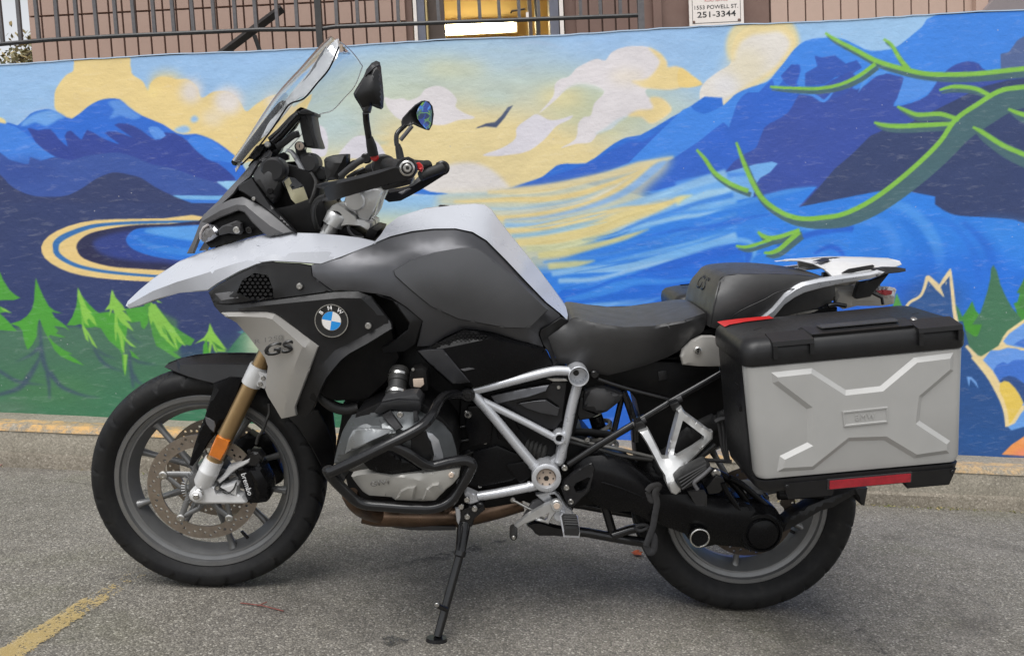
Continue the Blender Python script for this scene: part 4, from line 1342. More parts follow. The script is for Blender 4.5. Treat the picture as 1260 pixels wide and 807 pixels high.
# railing on the terrace edge
RX = lambda u, v=30: float(W(u, v, RAIL_Y)[0])
RZ = lambda u, v: float(W(u, v, RAIL_Y)[2])
rail = empty('railing', (RX(400), RAIL_Y, wall_top(RX(400)) - 0.1))
tag(rail, 'dark metal railing of thin upright bars along the top of the mural wall', 'railing')
RO = Matrix.Translation((-RX(400), -RAIL_Y, -(wall_top(RX(400)) - 0.1)))
rail_pts = [(-30, 56.5), (0, 54.8), (60, 49.5), (120, 46), (160, 44), (320, 37), (372, 36.5), (392, 36.4), (412, 33.5), (480, 30.5), (640, 24.8), (788, 19.2)]
low = [W(u, v, RAIL_Y) for u, v in rail_pts]
bm = bmesh.new()
add_tube(bm, [tuple(p) for p in low], 0.011, 8)
bm_obj('bottom_rail', bm, M['rail_black'], rail, RO)
bm = bmesh.new()
TOPH = 0.88
add_tube(bm, [(p[0], p[1], p[2] + TOPH) for p in (low[0], low[-1])], 0.018, 8)
bm_obj('top_rail', bm, M['rail_black'], rail, RO)
bar_me = None
lx = [p[0] for p in low]
lz = [p[2] for p in low]
bars = [(-22.0), 1.5, 24, 46.5, 69.8, 94, 118, 142, 164.5, 189, 213, 237, 263, 289, 314.5, 340.8, 365, 414, 440, 464, 490, 539.8, 565, 590.5, 614.5, 639, 663, 714.5, 739, 763.5]
for ub in bars:
    x = RX(ub, 20 if ub > 60 else 30)
    z = float(np.interp(x, lx, lz))
    if bar_me is None:
        bm = bmesh.new()
        add_box(bm, (-0.0085, -0.0085, 0.004), (0.0085, 0.0085, TOPH - 0.006))
        bar_me = bpy.data.meshes.new('baluster')
        bmesh.ops.recalc_face_normals(bm, faces=bm.faces)
        bm.to_mesh(bar_me)
        bm.free()
        bar_me.materials.append(M['rail_paint'])
    o = bpy.data.objects.new('baluster', bar_me)
    COL.objects.link(o)
    o.parent = rail
    o.matrix_local = RO @ Matrix.Translation((x, RAIL_Y, z)) @ Matrix.Rotation(random.uniform(-0.012, 0.012), 4, 'Y')
for (ub, mat) in ((392.0, 'rail_black'), (788.5, 'rail_paint'), (-45, 'rail_black')):
    bm = bmesh.new()
    x = RX(ub, 20)
    add_box(bm, (x - 0.016, RAIL_Y - 0.016, wall_top(x) - 0.14), (x + 0.016, RAIL_Y + 0.016, wall_top(x) + 0.95))
    bevel_bm(bm, 0.003, 1)
    bm_obj('post', bm, M[mat], rail, RO)
# short brace behind the sloping handrail
bm = bmesh.new()
add_tube(bm, [tuple(W(313, 44, RAIL_Y + 0.1)), tuple(W(320, 64, RAIL_Y + 0.1))], 0.012, 6)
hb = bm
hr = empty('handrail', tuple(W(320, 70, RAIL_Y + 0.12)))
tag(hr, 'thick black handrail sloping down behind the railing bars', 'handrail')
HO = Matrix.Translation(tuple(-W(320, 70, RAIL_Y + 0.12)))
bm_obj('brace', hb, M['rail_black'], hr, HO)
bm = bmesh.new()
pa, pb = W(347.5, 10.5, RAIL_Y + 0.12), W(255, 80, RAIL_Y + 0.12)
add_tube(bm, [tuple(pa), tuple(pb)], 0.024, 4)
bm_obj('bar', bm, M['rail_black'], hr, HO)

# painted sign on the building
SY = BLD_Y - 0.06
SX = lambda u, v=10: float(W(u, v, SY)[0])
sz = lambda v, u=882: float(W(u, v, SY)[2])
sgn = empty('sign', (SX(882), SY, sz(30)))
tag(sgn, 'small white sign with a street address and phone number above the mural', 'sign')
SO = Matrix.Translation((-SX(882), -SY, -sz(30)))
sw0, sw1, sb = SX(848.2, 20), SX(915.2, 20), sz(31.0)
st = sb + (sw1 - sw0) * 0.8
bm = bmesh.new()
add_box(bm, (sw0, SY, sb), (sw1, SY + 0.012, st))
bevel_bm(bm, 0.002, 1)
bm_obj('board', bm, M['sign_white'], sgn, SO)
wd = sw1 - sw0
bm = bmesh.new()
for (p0, p1) in (((0.055, 0.04), (0.945, 0.048)), ((0.055, 0.76), (0.945, 0.768)), ((0.055, 0.04), (0.063, 0.768)), ((0.937, 0.04), (0.945, 0.768))):
    add_box(bm, (sw0 + p0[0] * wd, SY - 0.0012, sb + p0[1] * wd), (sw0 + p1[0] * wd, SY - 0.0004, sb + p1[1] * wd))
bm_obj('border', bm, M['sign_black'], sgn, SO)
for (fx, fz) in ((0.08, 0.07), (0.91, 0.07), (0.08, 0.74), (0.91, 0.74)):
    bm = bmesh.new()
    add_cyl(bm, (sw0 + fx * wd, SY - 0.001, sb + fz * wd), (sw0 + fx * wd, SY - 0.005, sb + fz * wd), 0.009, 0.007, 10)
    bm_obj('screw', bm, M['cladding_shade'], sgn, SO)


def text_mesh(body, height, width=None, extrude=0.0006, bold=0.0, space=1.0, shear=0.0):
    cu = bpy.data.curves.new('lettering', 'FONT')
    cu.body = body
    cu.size = 1.0
    cu.extrude = 0
    cu.offset = bold
    cu.space_character = space
    cu.shear = shear
    cu.align_x = 'CENTER'
    cu.align_y = 'CENTER'
    cu.resolution_u = 3
    ob = bpy.data.objects.new('lettering', cu)
    COL.objects.link(ob)
    bpy.context.view_layer.update()
    me = bpy.data.meshes.new_from_object(ob.evaluated_get(bpy.context.evaluated_depsgraph_get()))
    bpy.data.objects.remove(ob)
    bpy.data.curves.remove(cu)
    co = np.zeros(len(me.vertices) * 3)
    me.vertices.foreach_get('co', co)
    co = co.reshape(-1, 3)
    lo, hi = co.min(0), co.max(0)
    co -= (lo + hi) / 2
    k = height / (hi[1] - lo[1])
    kx = k if width is None else width / (hi[0] - lo[0])
    co[:, 0] *= kx
    co[:, 1] *= k
    me.vertices.foreach_set('co', co.ravel())
    bm = bmesh.new()
    bm.from_mesh(me)
    bpy.data.meshes.remove(me)
    g = bmesh.ops.extrude_face_region(bm, geom=list(bm.faces))
    for v in g['geom']:
        if isinstance(v, bmesh.types.BMVert):
            v.co.z += extrude
    return bm


def place_text(bm, name, mat, parent, origin, xdir, ydir, pre=None):
    x, y = Vector(xdir).normalized(), Vector(ydir).normalized()
    z = x.cross(y).normalized()
    y = z.cross(x)
    Mx = Matrix([[x[0], y[0], z[0], origin[0]], [x[1], y[1], z[1], origin[1]], [x[2], y[2], z[2], origin[2]], [0, 0, 0, 1]])
    bmesh.ops.transform(bm, matrix=Mx, verts=bm.verts)
    return bm_obj(name, bm, mat, parent, pre)


for body, fz, hh, ww, mat, bold in (('251-3344', 0.195, 0.105, 0.71, 'sign_black', 0.014), ('1553 POWELL ST.', 0.325, 0.07, 0.80, 'sign_black', 0.006), ('ROAD SERVICE', 0.445, 0.042, 0.42, 'sign_red', 0.008), ('24 HOUR TOWING', 0.515, 0.042, 0.56, 'sign_red', 0.008)):
    place_text(text_mesh(body, hh * wd, ww * wd, bold=bold), 'lettering', M[mat], sgn, (sw0 + 0.5 * wd, SY - 0.0003, sb + fz * wd), (1, 0, 0), (0, 0, 1), SO)

# tree beyond the building, top left
tx = W(14, 60, WALL_Y + 5.2)
tree = empty('tree', (tx[0], tx[1], wall_top(-3) - 0.1))
tag(tree, 'autumn tree with thin olive and brown leaves at the far left corner', 'tree')
TO = Matrix.Translation((-tx[0], -tx[1], -(wall_top(-3) - 0.1)))
bz = wall_top(-3) - 0.1
bm = bmesh.new()
rr = random.Random(21)
tops = []
add_tube(bm, smooth_path([(tx[0] - 0.3, tx[1], bz), (tx[0] - 0.26, tx[1] + .05, bz + 0.8), (tx[0] - 0.2, tx[1], bz + 1.6)], 4), list(np.linspace(0.07, 0.045, 9)), 8)
for k in range(26):
    a = rr.uniform(0, 2 * math.pi)
    h0 = bz + rr.uniform(0.7, 1.5)
    L = rr.uniform(0.4, 0.95)
    p0 = Vector((tx[0] - 0.25, tx[1], h0))
    p2 = p0 + Vector((math.cos(a) * L, math.sin(a) * L, rr.uniform(0.1, 0.5) * L))
    p1 = (p0 + p2) / 2 + Vector((rr.uniform(-.06, .06), rr.uniform(-.06, .06), rr.uniform(0, .1)))
    add_tube(bm, [p0, p1, p2], [0.016, 0.01, 0.004], 5)
    tops += [p1, p2, p1.lerp(p2, 0.5)]
bm_obj('trunk', bm, M['bark'], tree, TO)
bm = bmesh.new()
for k in range(9000):
    c = tops[rr.randrange(len(tops))] + Vector((rr.gauss(0, .11), rr.gauss(0, .11), rr.gauss(0, .10)))
    s = rr.uniform(0.018, 0.04)
    d1 = Vector((rr.gauss(0, 1), rr.gauss(0, 1), rr.gauss(0, 1))).normalized()
    d2 = d1.orthogonal().normalized()
    vs = [bm.verts.new(c + d1 * s), bm.verts.new(c + d2 * s * 0.5), bm.verts.new(c - d1 * s), bm.verts.new(c - d2 * s * 0.5)]
    bm.faces.new(vs)
cr = bm_obj('crown', bm, M['leaf'], tree, TO)

# litter on the asphalt
def leaf(name, u, v, s, mat, label, rot):
    p = G(u, v)
    rr = random.Random(int(u))
    bm = bmesh.new()
    outl = [(0, -1), (.35, -.6), (.8, -.5), (.5, 0), (.9, .4), (.35, .45), (.1, 1), (-.3, .5), (-.8, .5), (-.5, 0), (-.75, -.5), (-.3, -.6)]
    c = bm.verts.new((0, 0, 0.004))
    vs = [bm.verts.new((x * s, y * s, 0.003 + abs(x * y) * s * 0.7 + rr.uniform(0, s * .4))) for x, y in outl]
    for i in range(len(vs)):
        bm.faces.new([c, vs[i], vs[(i + 1) % len(vs)]])
    g = bmesh.ops.extrude_face_region(bm, geom=list(bm.faces))
    for w_ in g['geom']:
        if isinstance(w_, bmesh.types.BMVert):
            w_.co.z += 0.0012
    o = bm_obj(name, bm, M[mat])
    o.location = (p[0], p[1], gz(p[0], p[1]))
    o.rotation_euler = (0, 0, rot)
    tag(o, label, 'leaf' if 'leaf' in name else 'litter')
    return o


leaf('fallen_leaf', 784, 683, 0.022, 'dead_leaf', 'curled orange leaf lying beside the rear tyre', 0.6)
leaf('litter_scrap', 3, 573, 0.026, 'pink_petal', 'pale pink scrap lying at the kerb on the far left', 0.2)
p0, p1 = G(296, 743), G(349, 753)
bm = bmesh.new()
add_tube(bm, [(p0[0], p0[1], gz(p0[0], p0[1]) + 0.004), ((p0[0] + p1[0]) / 2, (p0[1] + p1[1]) / 2 + .004, gz((p0[0] + p1[0]) / 2, p0[1]) + 0.006), (p1[0], p1[1], gz(p1[0], p1[1]) + 0.004)], 0.0016, 6)
m_ = (p0 * 0.6 + p1 * 0.4)
add_tube(bm, [(m_[0], m_[1], gz(m_[0], m_[1]) + 0.005), (m_[0] + 0.02, m_[1] + 0.02, gz(m_[0], m_[1]) + 0.006)], 0.0016, 6)
tag(bm_obj('twig', bm, M['twig']), 'thin red twig on the asphalt behind the front tyre', 'twig')
# oil spot
p = G(485, 789)
bm = bmesh.new()
rr = random.Random(3)
c = bm.verts.new((p[0], p[1], gz(p[0], p[1]) + 0.004))
ring = []
for i in range(40):
    a = 2 * math.pi * i / 40
    r = 0.027 * (1 + 0.35 * math.sin(3 * a + 1) * 0.5 + rr.uniform(-.18, .18))
    x, y = p[0] + r * math.cos(a) * 1.15, p[1] + r * math.sin(a) * 0.9
    ring.append(bm.verts.new((x, y, gz(x, y) + 0.004)))
for i in range(40):
    bm.faces.new([c, ring[i], ring[(i + 1) % 40]])
oil = NT('oil_spot')
ov = oil.coord()
oil.set(color=(0.02, 0.019, 0.018, 1), rough=0.35, alpha=oil.ramp(oil.noise(ov, 60, 6, 0.8), [(0.38, 0.0), (0.62, 0.7)]))
tag(bm_obj('oil_spot', bm, oil.m), kind='structure')
# ------------------------------------------------------------------ motorcycle: tools
bike = empty('motorcycle')
bike.matrix_world = BIKE_M
tag(bike, 'large white and grey adventure motorcycle leaning on its side stand before the mural', 'motorcycle')
bpy.context.view_layer.update()


def in_poly(x, y, poly):
    c = False
    n = len(poly)
    j = n - 1
    for i in range(n):
        xi, yi, xj, yj = poly[i][0], poly[i][1], poly[j][0], poly[j][1]
        if (yi > y) != (yj > y) and x < (xj - xi) * (y - yi) / (yj - yi) + xi:
            c = not c
        j = i
    return c


def resample(pts, step, closed):
    out = []
    n = len(pts)
    for i in range(n if closed else n - 1):
        a, b = np.array(pts[i]), np.array(pts[(i + 1) % n])
        k = max(1, int(math.ceil(np.hypot(*(b - a)[:2]) / step)))
        for q in range(k):
            out.append(a + (b - a) * q / k)
    if not closed:
        out.append(np.array(pts[-1]))
    return out


def inset_loop(P, d):
    """P: resampled closed loop (n,3) in the picture plane; move inwards by d"""
    Q = np.array(P)
    area = 0.5 * np.sum(Q[:, 0] * np.roll(Q[:, 1], -1) - np.roll(Q[:, 0], -1) * Q[:, 1])
    sg = 1 if area > 0 else -1
    t = np.roll(Q, -1, 0)[:, :2] - np.roll(Q, 1, 0)[:, :2]
    t /= np.maximum(np.hypot(*t.T)[:, None], 1e-9)
    nrm = np.c_[-t[:, 1], t[:, 0]] * sg
    R = Q.copy()
    R[:, :2] += nrm * d
    return R


def panel(name, outline, mat, creases=(), dome=0.0, dexp=0.6, res=7.0, thick=0.012, bevel=(1.3, 0.0035), holes=(), parent=None, frame=None,
          mirror=False, smooth=28, sm=0, soft=0, label=None, close_back=True):
    """moulded panel. outline: (u, v, y) loop as seen in the side survey, y = lateral position in metres (left is negative);
    creases: folds inside it; the skin between is relaxed, domed outwards, given rounded edges and thickness"""
    frame = frame or B
    OL = [tuple(p) for p in outline]
    if sm:
        OL = [tuple(p) for p in smooth_path(OL, sm, True)]
    OL = resample(OL, res, True)
    V, E, Y = [], [], {}
    n0 = len(OL)
    for p in OL:
        Y[len(V)] = p[2]
        V.append(Vector(p[:2]))
    E += [(i, (i + 1) % n0) for i in range(n0)]
    poly = [tuple(p[:2]) for p in OL]
    guard = [np.array(poly)]
    if bevel:
        IN = inset_loop(OL, bevel[0])
        ok = [in_poly(p[0], p[1], poly) for p in IN]
        b0 = len(V)
        keep = []
        for p, k in zip(IN, ok):
            # keep only points that really lie the full inset away from the edge
            dmin = np.min(np.hypot(guard[0][:, 0] - p[0], guard[0][:, 1] - p[1]))
            if k and dmin > bevel[0] * 0.7 and abs(p[2]) > 0.012:
                Y[len(V)] = p[2] - bevel[1]
                keep.append(len(V))
                V.append(Vector(p[:2]))
    nb0 = len(V)
    hp = []
    for h in holes:
        H = resample([tuple(p) for p in h], res, True)
        hp.append([tuple(p[:2]) for p in H])
        b0 = len(V)
        for p in H:
            if len(p) > 2:
                Y[len(V)] = p[2]
            V.append(Vector(p[:2]))
        E += [(b0 + i, b0 + (i + 1) % len(H)) for i in range(len(H))]
        guard.append(np.array(hp[-1]))
    for c in creases:
        Cn = resample([tuple(p) for p in c], res, False)
        b0 = len(V)
        for p in Cn:
            Y[len(V)] = p[2]
            V.append(Vector(p[:2]))
        E += [(b0 + i, b0 + i + 1) for i in range(len(Cn) - 1)]
        guard.append(np.array([p[:2] for p in Cn]))
    Gd = np.concatenate(guard)
    us, vs_ = [p[0] for p in poly], [p[1] for p in poly]
    row = 0
    v = min(vs_) + res * 0.5
    while v < max(vs_):
        u = min(us) + (res * 0.5 if row % 2 else 0) + res * 0.25
        while u < max(us):
            if in_poly(u, v, poly) and np.min(np.hypot(Gd[:, 0] - u, Gd[:, 1] - v)) > res * 0.55 and not any(in_poly(u, v, h) for h in hp):
                V.append(Vector((u, v)))
            u += res
        v += res * 0.87
        row += 1
    ov, oe, of, orv, ore, orf = delaunay_2d_cdt(V, E, [], 1, 1e-5)
    n = len(ov)
    if not of:
        return None
    fix = np.full(n, np.nan)
    for i in range(n):
        ys = [Y[k] for k in orv[i] if k in Y]
        if ys:
            fix[i] = ys[0]
    tris = [tuple(f) for f in of]
    if hp:
        tris = [t for t in tris if not any(in_poly(sum(ov[i][0] for i in t) / len(t), sum(ov[i][1] for i in t) / len(t), h) for h in hp)]
    nb = [set() for _ in range(n)]
    for t in tris:
        for a in range(len(t)):
            nb[t[a]].add(t[(a + 1) % len(t)])
            nb[t[(a + 1) % len(t)]].add(t[a])
    free = [i for i in range(n) if np.isnan(fix[i]) and nb[i]]
    yv = np.where(np.isnan(fix), 0, fix)
    if free:
        ix = {f: k for k, f in enumerate(free)}
        A = np.zeros((len(free), len(free)))
        b = np.zeros((len(free), 2))
        for f in free:
            k = ix[f]
            A[k, k] = len(nb[f])
            b[k, 1] = 1.0
            for q in nb[f]:
                if q in ix:
                    A[k, ix[q]] -= 1
                else:
                    b[k, 0] += yv[q]
        sol = np.linalg.solve(A, b)
        for f in free:
            yv[f] = sol[ix[f], 0]
        if dome:
            mx = sol[:, 1].max()
            for f in free:
                yv[f] -= dome * (max(sol[ix[f], 1], 0) / mx) ** dexp
    if soft:
        rim = set(i for i in range(n) if any(k < nb0 for k in orv[i]))
        mv = [(i, list(nb[i])) for i in range(n) if nb[i] and i not in rim]
        for _ in range(soft):
            new = yv.copy()
            for i, q in mv:
                new[i] = 0.5 * yv[i] + 0.5 * yv[q].mean()
            yv = new
    bm = bmesh.new()
    fr = [bm.verts.new(frame(ov[i][0], ov[i][1], float(yv[i]))) if nb[i] else None for i in range(n)]
    for t in tris:
        try:
            bm.faces.new([fr[i] for i in t])
        except ValueError:
            pass
    cn = None
    if soft or dome or creases:
        cn = denoise(bm, *((0.6, 0.9) if soft > 4 else (0.92, 0.975)))
    if thick:
        r = bmesh.ops.extrude_face_region(bm, geom=list(bm.faces), use_keep_orig=True)
        for g in r['geom']:
            if isinstance(g, bmesh.types.BMVert):
                g.co.y += thick
    o = finish(name, bm, mat, parent, frame, smooth, mirror, cn)
    if label and o:
        o['label'] = label
    return o


def finish(name, bm, mat, parent=None, frame=None, smooth=38, mirror=False, cn=None):
    """link a part (and, for paired parts, its twin on the right-hand side)"""
    bmesh.ops.recalc_face_normals(bm, faces=bm.faces)
    fork = frame is F
    pm = None
    if parent is None:
        parent_, pm = bike, (ST_M if fork else None)
    else:
        parent_ = parent
    twin = None
    if mirror:
        twin = bm.copy()
        for v_ in twin.verts:
            v_.co.y = -v_.co.y
        bmesh.ops.reverse_faces(twin, faces=twin.faces)
        twin_me = bpy.data.meshes.new(name)
        twin.to_mesh(twin_me)
        twin.free()
    me = bpy.data.meshes.new(name)
    bm.to_mesh(me)
    bm.free()
    o = mesh_obj(name, me, mat, parent_, pm, smooth)
    if cn is not None:
        set_normals(me, cn)
    if mirror:
        mesh_obj(name, twin_me, mat, parent_, pm, smooth)
        if cn is not None:
            set_normals(twin_me, (cn[0], cn[1] * (1, -1, 1)))
    return o


def denoise(bm, c0, c1):
    """corner normals of a skin, filtered so that facets from the irregular mesh vanish but folds stay crisp"""
    bmesh.ops.recalc_face_normals(bm, faces=bm.faces)
    bm.verts.index_update()
    fs = list(bm.faces)
    if sum(f.normal.y * f.calc_area() for f in fs) > 0:
        bmesh.ops.reverse_faces(bm, faces=fs)
    bm.normal_update()
    fv = np.array([[v_.index for v_ in f.verts] for f in fs])
    fn = np.array([tuple(f.normal) for f in fs])
    fa = np.array([f.calc_area() for f in fs])
    by = {}
    for k, vs in enumerate(fv):
        for v_ in vs:
            by.setdefault(v_, []).append(k)
    pa, pb = [], []
    for k, vs in enumerate(fv):
        q = set(by[vs[0]]) | set(by[vs[1]]) | set(by[vs[2]])
        pa += [k] * len(q)
        pb += q
    pa, pb = np.array(pa), np.array(pb)
    n = fn.copy()
    for _ in range(5):
        w = np.clip((np.einsum('ij,ij->i', n[pa], n[pb]) - c0) / (c1 - c0), 0, 1) * fa[pb]
        ac = n * fa[:, None] * 0.2
        np.add.at(ac, pa, n[pb] * w[:, None])
        n = ac / np.maximum(np.linalg.norm(ac, axis=1)[:, None], 1e-9)
    co = np.zeros((len(fs), 3, 3))
    for k, vs in enumerate(fv):
        for c, v_ in enumerate(vs):
            q = by[v_]
            w = np.clip((n[q] @ n[k] - c0) / (c1 - c0), 0, 1) * fa[q]
            t = (n[q] * w[:, None]).sum(0) + n[k] * fa[k] * 0.1
            co[k, c] = t / max(np.linalg.norm(t), 1e-9)
    return fv, co


def set_normals(me, cn):
    fv, co = cn
    nl = len(me.loops)
    base = np.zeros(nl * 3, dtype=np.float32)
    me.corner_normals.foreach_get('vector', base)
    base = base.reshape(-1, 3)
    vi = np.zeros(nl, dtype=np.int32)
    me.loops.foreach_get('vertex_index', vi)
    for k in range(len(fv)):
        p = me.polygons[k]
        if p.loop_total != 3 or set(vi[p.loop_start:p.loop_start + 3]) != set(fv[k]):
            continue
        for q in range(p.loop_start, p.loop_start + 3):
            c = list(fv[k]).index(vi[q])
            base[q] = co[k, c]
    me.normals_split_custom_set([tuple(x) for x in base])


def pts(tile, s, frame=None):
    return [Vector((frame or B)(*p)) for p in T(tile, s)]


def tube(name, tile, s, r, mat, frame=None, sm=5, seg=10, mirror=False, parent=None, flat=None, rr=None):
    P = T(tile, s)
    if sm:
        P = [tuple(p) for p in smooth_path(P, sm)]
    W3 = [Vector((frame or B)(*p)) for p in P]
    bm = bmesh.new()
    rad = r if rr is None else list(np.interp(np.linspace(0, 1, len(W3)), np.linspace(0, 1, len(rr)), rr))
    add_tube(bm, W3, rad, seg, True, 0, flat)
    return finish(name, bm, mat, parent, frame, 50, mirror)


def disk(name, c, r, depth, mat, frame=None, seg=20, bev=0.0015, prof=None, parent=None, axis=(0, -1, 0), mirror=False, smooth=40):
    """round part facing left; c = (u, v, y) of its outer face"""
    cc = Vector((frame or B)(*c))
    bm = bmesh.new()
    ax = Vector(axis).normalized()
    if prof is None:
        add_cyl(bm, cc - ax * depth, cc, r, r, seg, bev)
    else:
        add_lathe(bm, cc, ax, prof, seg)
    return finish(name, bm, mat, parent, frame, smooth, mirror)


def bolt(c, r=0.006, frame=None, parent=None, mat='bolt', name='bolt'):
    cc = Vector((frame or B)(*c))
    bm = bmesh.new()
    add_lathe(bm, cc, (0, -1, 0), [(0, -0.004), (r, -0.004), (r, 0.0), (r * 0.8, 0.0022), (r * 0.5, 0.0024), (r * 0.46, 0.0006), (0, 0.0006)], 12)
    return finish(name, bm, M[mat], parent, frame, 40)


def block(name, tile, s, y0, y1, mat, frame=None, bev=0.003, mirror=False, parent=None, smooth=38):
    """prism: outline at lateral y0 pushed straight back to y1"""
    P = [p[:2] for p in T(tile, s)]
    a = [Vector((frame or B)(u, v, y0)) for u, v in P]
    b = [Vector((p.x, p.y + (y1 - y0), p.z)) for p in a]
    bm = bmesh.new()
    add_hexa(bm, a, b)
    bmesh.ops.recalc_face_normals(bm, faces=bm.faces)
    if bev:
        bevel_bm(bm, bev, 2, 20)
    return finish(name, bm, mat, parent, frame, smooth, mirror)


def w2b(p):
    return R_BW.T @ np.asarray(p)


def text_on(body, tile, s, y, mat, parent, hpx, extrude=0.001, bold=0.0, shear=0.0, frame=None, name='lettering', tilt=0.0, space=1.0):
    """lettering along the baseline-middle s='x0,y0 x1,y1' at lateral y; hpx letter height in survey pixels"""
    (u0, v0), (u1, v1) = [p[:2] for p in T(tile, s)]
    fr = frame or B
    a, b = Vector(fr(u0, v0, y)), Vector(fr(u1, v1, y))
    mid = (a + b) / 2
    up = Vector(fr((u0 + u1) / 2, (v0 + v1) / 2 - 10, y)) - mid
    k = up.length / 10
    xd = (b - a)
    bm = text_mesh(body, hpx * k, xd.length, extrude, bold, space, shear)
    yd = Vector((-xd.z, 0, xd.x)) if False else up
    x = xd.normalized()
    z = x.cross(yd).normalized()
    yv = z.cross(x)
    if tilt:
        rm = Matrix.Rotation(tilt, 3, x)
        yv, z = rm @ yv, rm @ z
    Mx = Matrix([[x[0], yv[0], z[0], mid[0]], [x[1], yv[1], z[1], mid[1]], [x[2], yv[2], z[2], mid[2]], [0, 0, 0, 1]])
    bmesh.ops.transform(bm, matrix=Mx, verts=bm.verts)
    return finish(name, bm, mat, parent, frame, None)
# ------------------------------------------------------------------ wheels
def tyre_mesh(R, w, rim_r, hw, nth=540, nph=36, pitch=15.0, slant=0.6, gw=0.13, crown=0.62):
    bm = bmesh.new()
    rows = []
    h = R - rim_r
    for i in range(nth):
        th = 2 * math.pi * i / nth
        ring = []
        for j in range(nph + 1):
            s = -1 + 2 * j / nph                      # across the section, bead to bead
            a = s * math.radians(142)
            # superellipse-ish carcass
            yy = w / 2 * math.copysign(abs(math.sin(a)) ** 0.9, math.sin(a))
            rr_ = rim_r + h * 0.5 + h * 0.5 * math.cos(a) if abs(a) > math.pi / 2 else rim_r + h * 0.5 + h * 0.5 * math.copysign(abs(math.cos(a)) ** crown, math.cos(a))
            if abs(a) > math.pi / 2:
                k = (abs(a) - math.pi / 2) / (math.radians(142) - math.pi / 2)
                rr_ = rim_r + 0.0155 + (h * 0.5 - 0.0155) * (1 - k)
                yy = math.copysign(w / 2 + (hw + 0.001 - w / 2) * k ** 1.6, a)
            d = 0.0
            tread = abs(yy) / (w / 2)
            if rr_ > rim_r + h * 0.5 and 0.18 < tread and abs(a) < 1.5:
                ph = (math.degrees(th) + math.copysign(1, s) * pitch * 0.25 - abs(tread) * pitch * slant * 1.6) / pitch
                f = ph - math.floor(ph)
                g = abs(f - 0.5)
                gg = gw * (1.0 if tread > 0.5 else 0.6)
                if g < gg * 0.5:
                    d = 0.0075
                f2 = (ph * 1.0 + 0.5) - math.floor(ph + 0.5)
                if abs(f2 - 0.5) < gw * 0.32 and 0.25 < tread < 0.62:
                    d = 0.006
            if 0.505 < (rr_ - rim_r) / h < 0.55 and abs(a) < 1.7:
                d += 0.0008
            ring.append(bm.verts.new(((rr_ - d) * math.cos(th), yy, (rr_ - d) * math.sin(th))))
        rows.append(ring)
    for i in range(nth):
        A, Bq = rows[i], rows[(i + 1) % nth]
        for j in range(nph):
            bm.faces.new([A[j], A[j + 1], Bq[j + 1], Bq[j]])
    return bm


def side_letters(bm_parent, R, y, s):
    pass


def wheel(name, c, R, w, rim_r, hw, frame, angles, spoke_in, spoke_r, disc=None):
    root = None
    off = Vector(c)

    def fin(nm, bm, mat, parent=None, smooth=38):
        if parent is None:
            bmesh.ops.translate(bm, vec=off, verts=bm.verts)
        else:
            bmesh.ops.translate(bm, vec=off, verts=bm.verts)
        return finish(nm, bm, mat, parent, frame, smooth)
    # rim: flanges, drop centre, inner barrel
    bm = bmesh.new()
    f = rim_r + 0.011
    prof = [(f - 0.003, -hw - 0.004), (f, -hw - 0.001), (f - 0.001, -hw + 0.004), (rim_r - 0.006, -hw + 0.009), (rim_r - 0.012, -hw + 0.02), (rim_r - 0.03, -hw + 0.032), (rim_r - 0.032, 0), (rim_r - 0.03, hw - 0.032),
            (rim_r - 0.012, hw - 0.02), (rim_r - 0.006, hw - 0.009), (f - 0.001, hw - 0.004), (f, hw + 0.001), (f - 0.003, hw + 0.004),
            (rim_r - 0.003, hw + 0.003), (rim_r - 0.006, hw - 0.006), (rim_r - 0.017, hw - 0.011), (rim_r - 0.019, hw - 0.007), (rim_r - 0.023, hw - 0.008), (rim_r - 0.036, hw - 0.03), (rim_r - 0.042, 0), (rim_r - 0.036, -hw + 0.03), (rim_r - 0.023, -hw + 0.008), (rim_r - 0.019, -hw + 0.007), (rim_r - 0.017, -hw + 0.011), (rim_r - 0.006, -hw + 0.006), (rim_r - 0.003, -hw - 0.003)]
    add_lathe(bm, (0, 0, 0), (0, 1, 0), prof, 120, closed_prof=True)
    wr = fin(name, bm, M['wheel_grey'], None, 20)
    fin('tyre', tyre_mesh(R, w, rim_r - 0.004, hw), M['rubber'], wr, 60)
    # spokes in pairs, alternately to the left and right flange
    for k, a in enumerate(angles):
        bm = bmesh.new()
        th = math.radians(a)
        sgn = -1 if k % 2 == 0 else 1
        r0, r1 = spoke_in, rim_r - 0.03
        aw = th + (0.09 if k % 2 == 0 else -0.09) * 0.3
        p0 = Vector((r0 * math.cos(aw), sgn * 0.032, r0 * math.sin(aw)))
        p1 = Vector((r1 * math.cos(th), sgn * hw * 0.35, r1 * math.sin(th)))
        P = [p0.lerp(p1, q) for q in (0, 0.2, 0.5, 0.8, 0.93, 1.0)]
        add_tube(bm, P, [0.0125, 0.0098, 0.0086, 0.0088, 0.0105, 0.015], 10, True, 0, ((0, 1, 0), 1.15))
        fin('spoke', bm, M['wheel_grey'], wr, 60)
    bm = bmesh.new()
    add_lathe(bm, (0, 0, 0), (0, -1, 0), [(0.0, -0.055), (0.03, -0.055), (0.045, -0.04), (spoke_in + 0.004, -0.03), (spoke_in + 0.004, 0.03), (0.045, 0.04), (0.034, 0.058), (0.0, 0.058)], 40)
    fin('hub', bm, M['wheel_grey'], wr, 40)
    return wr


FW = Vector((-1.525, 0, 0.325))
RW = Vector((0, 0, 0.318))
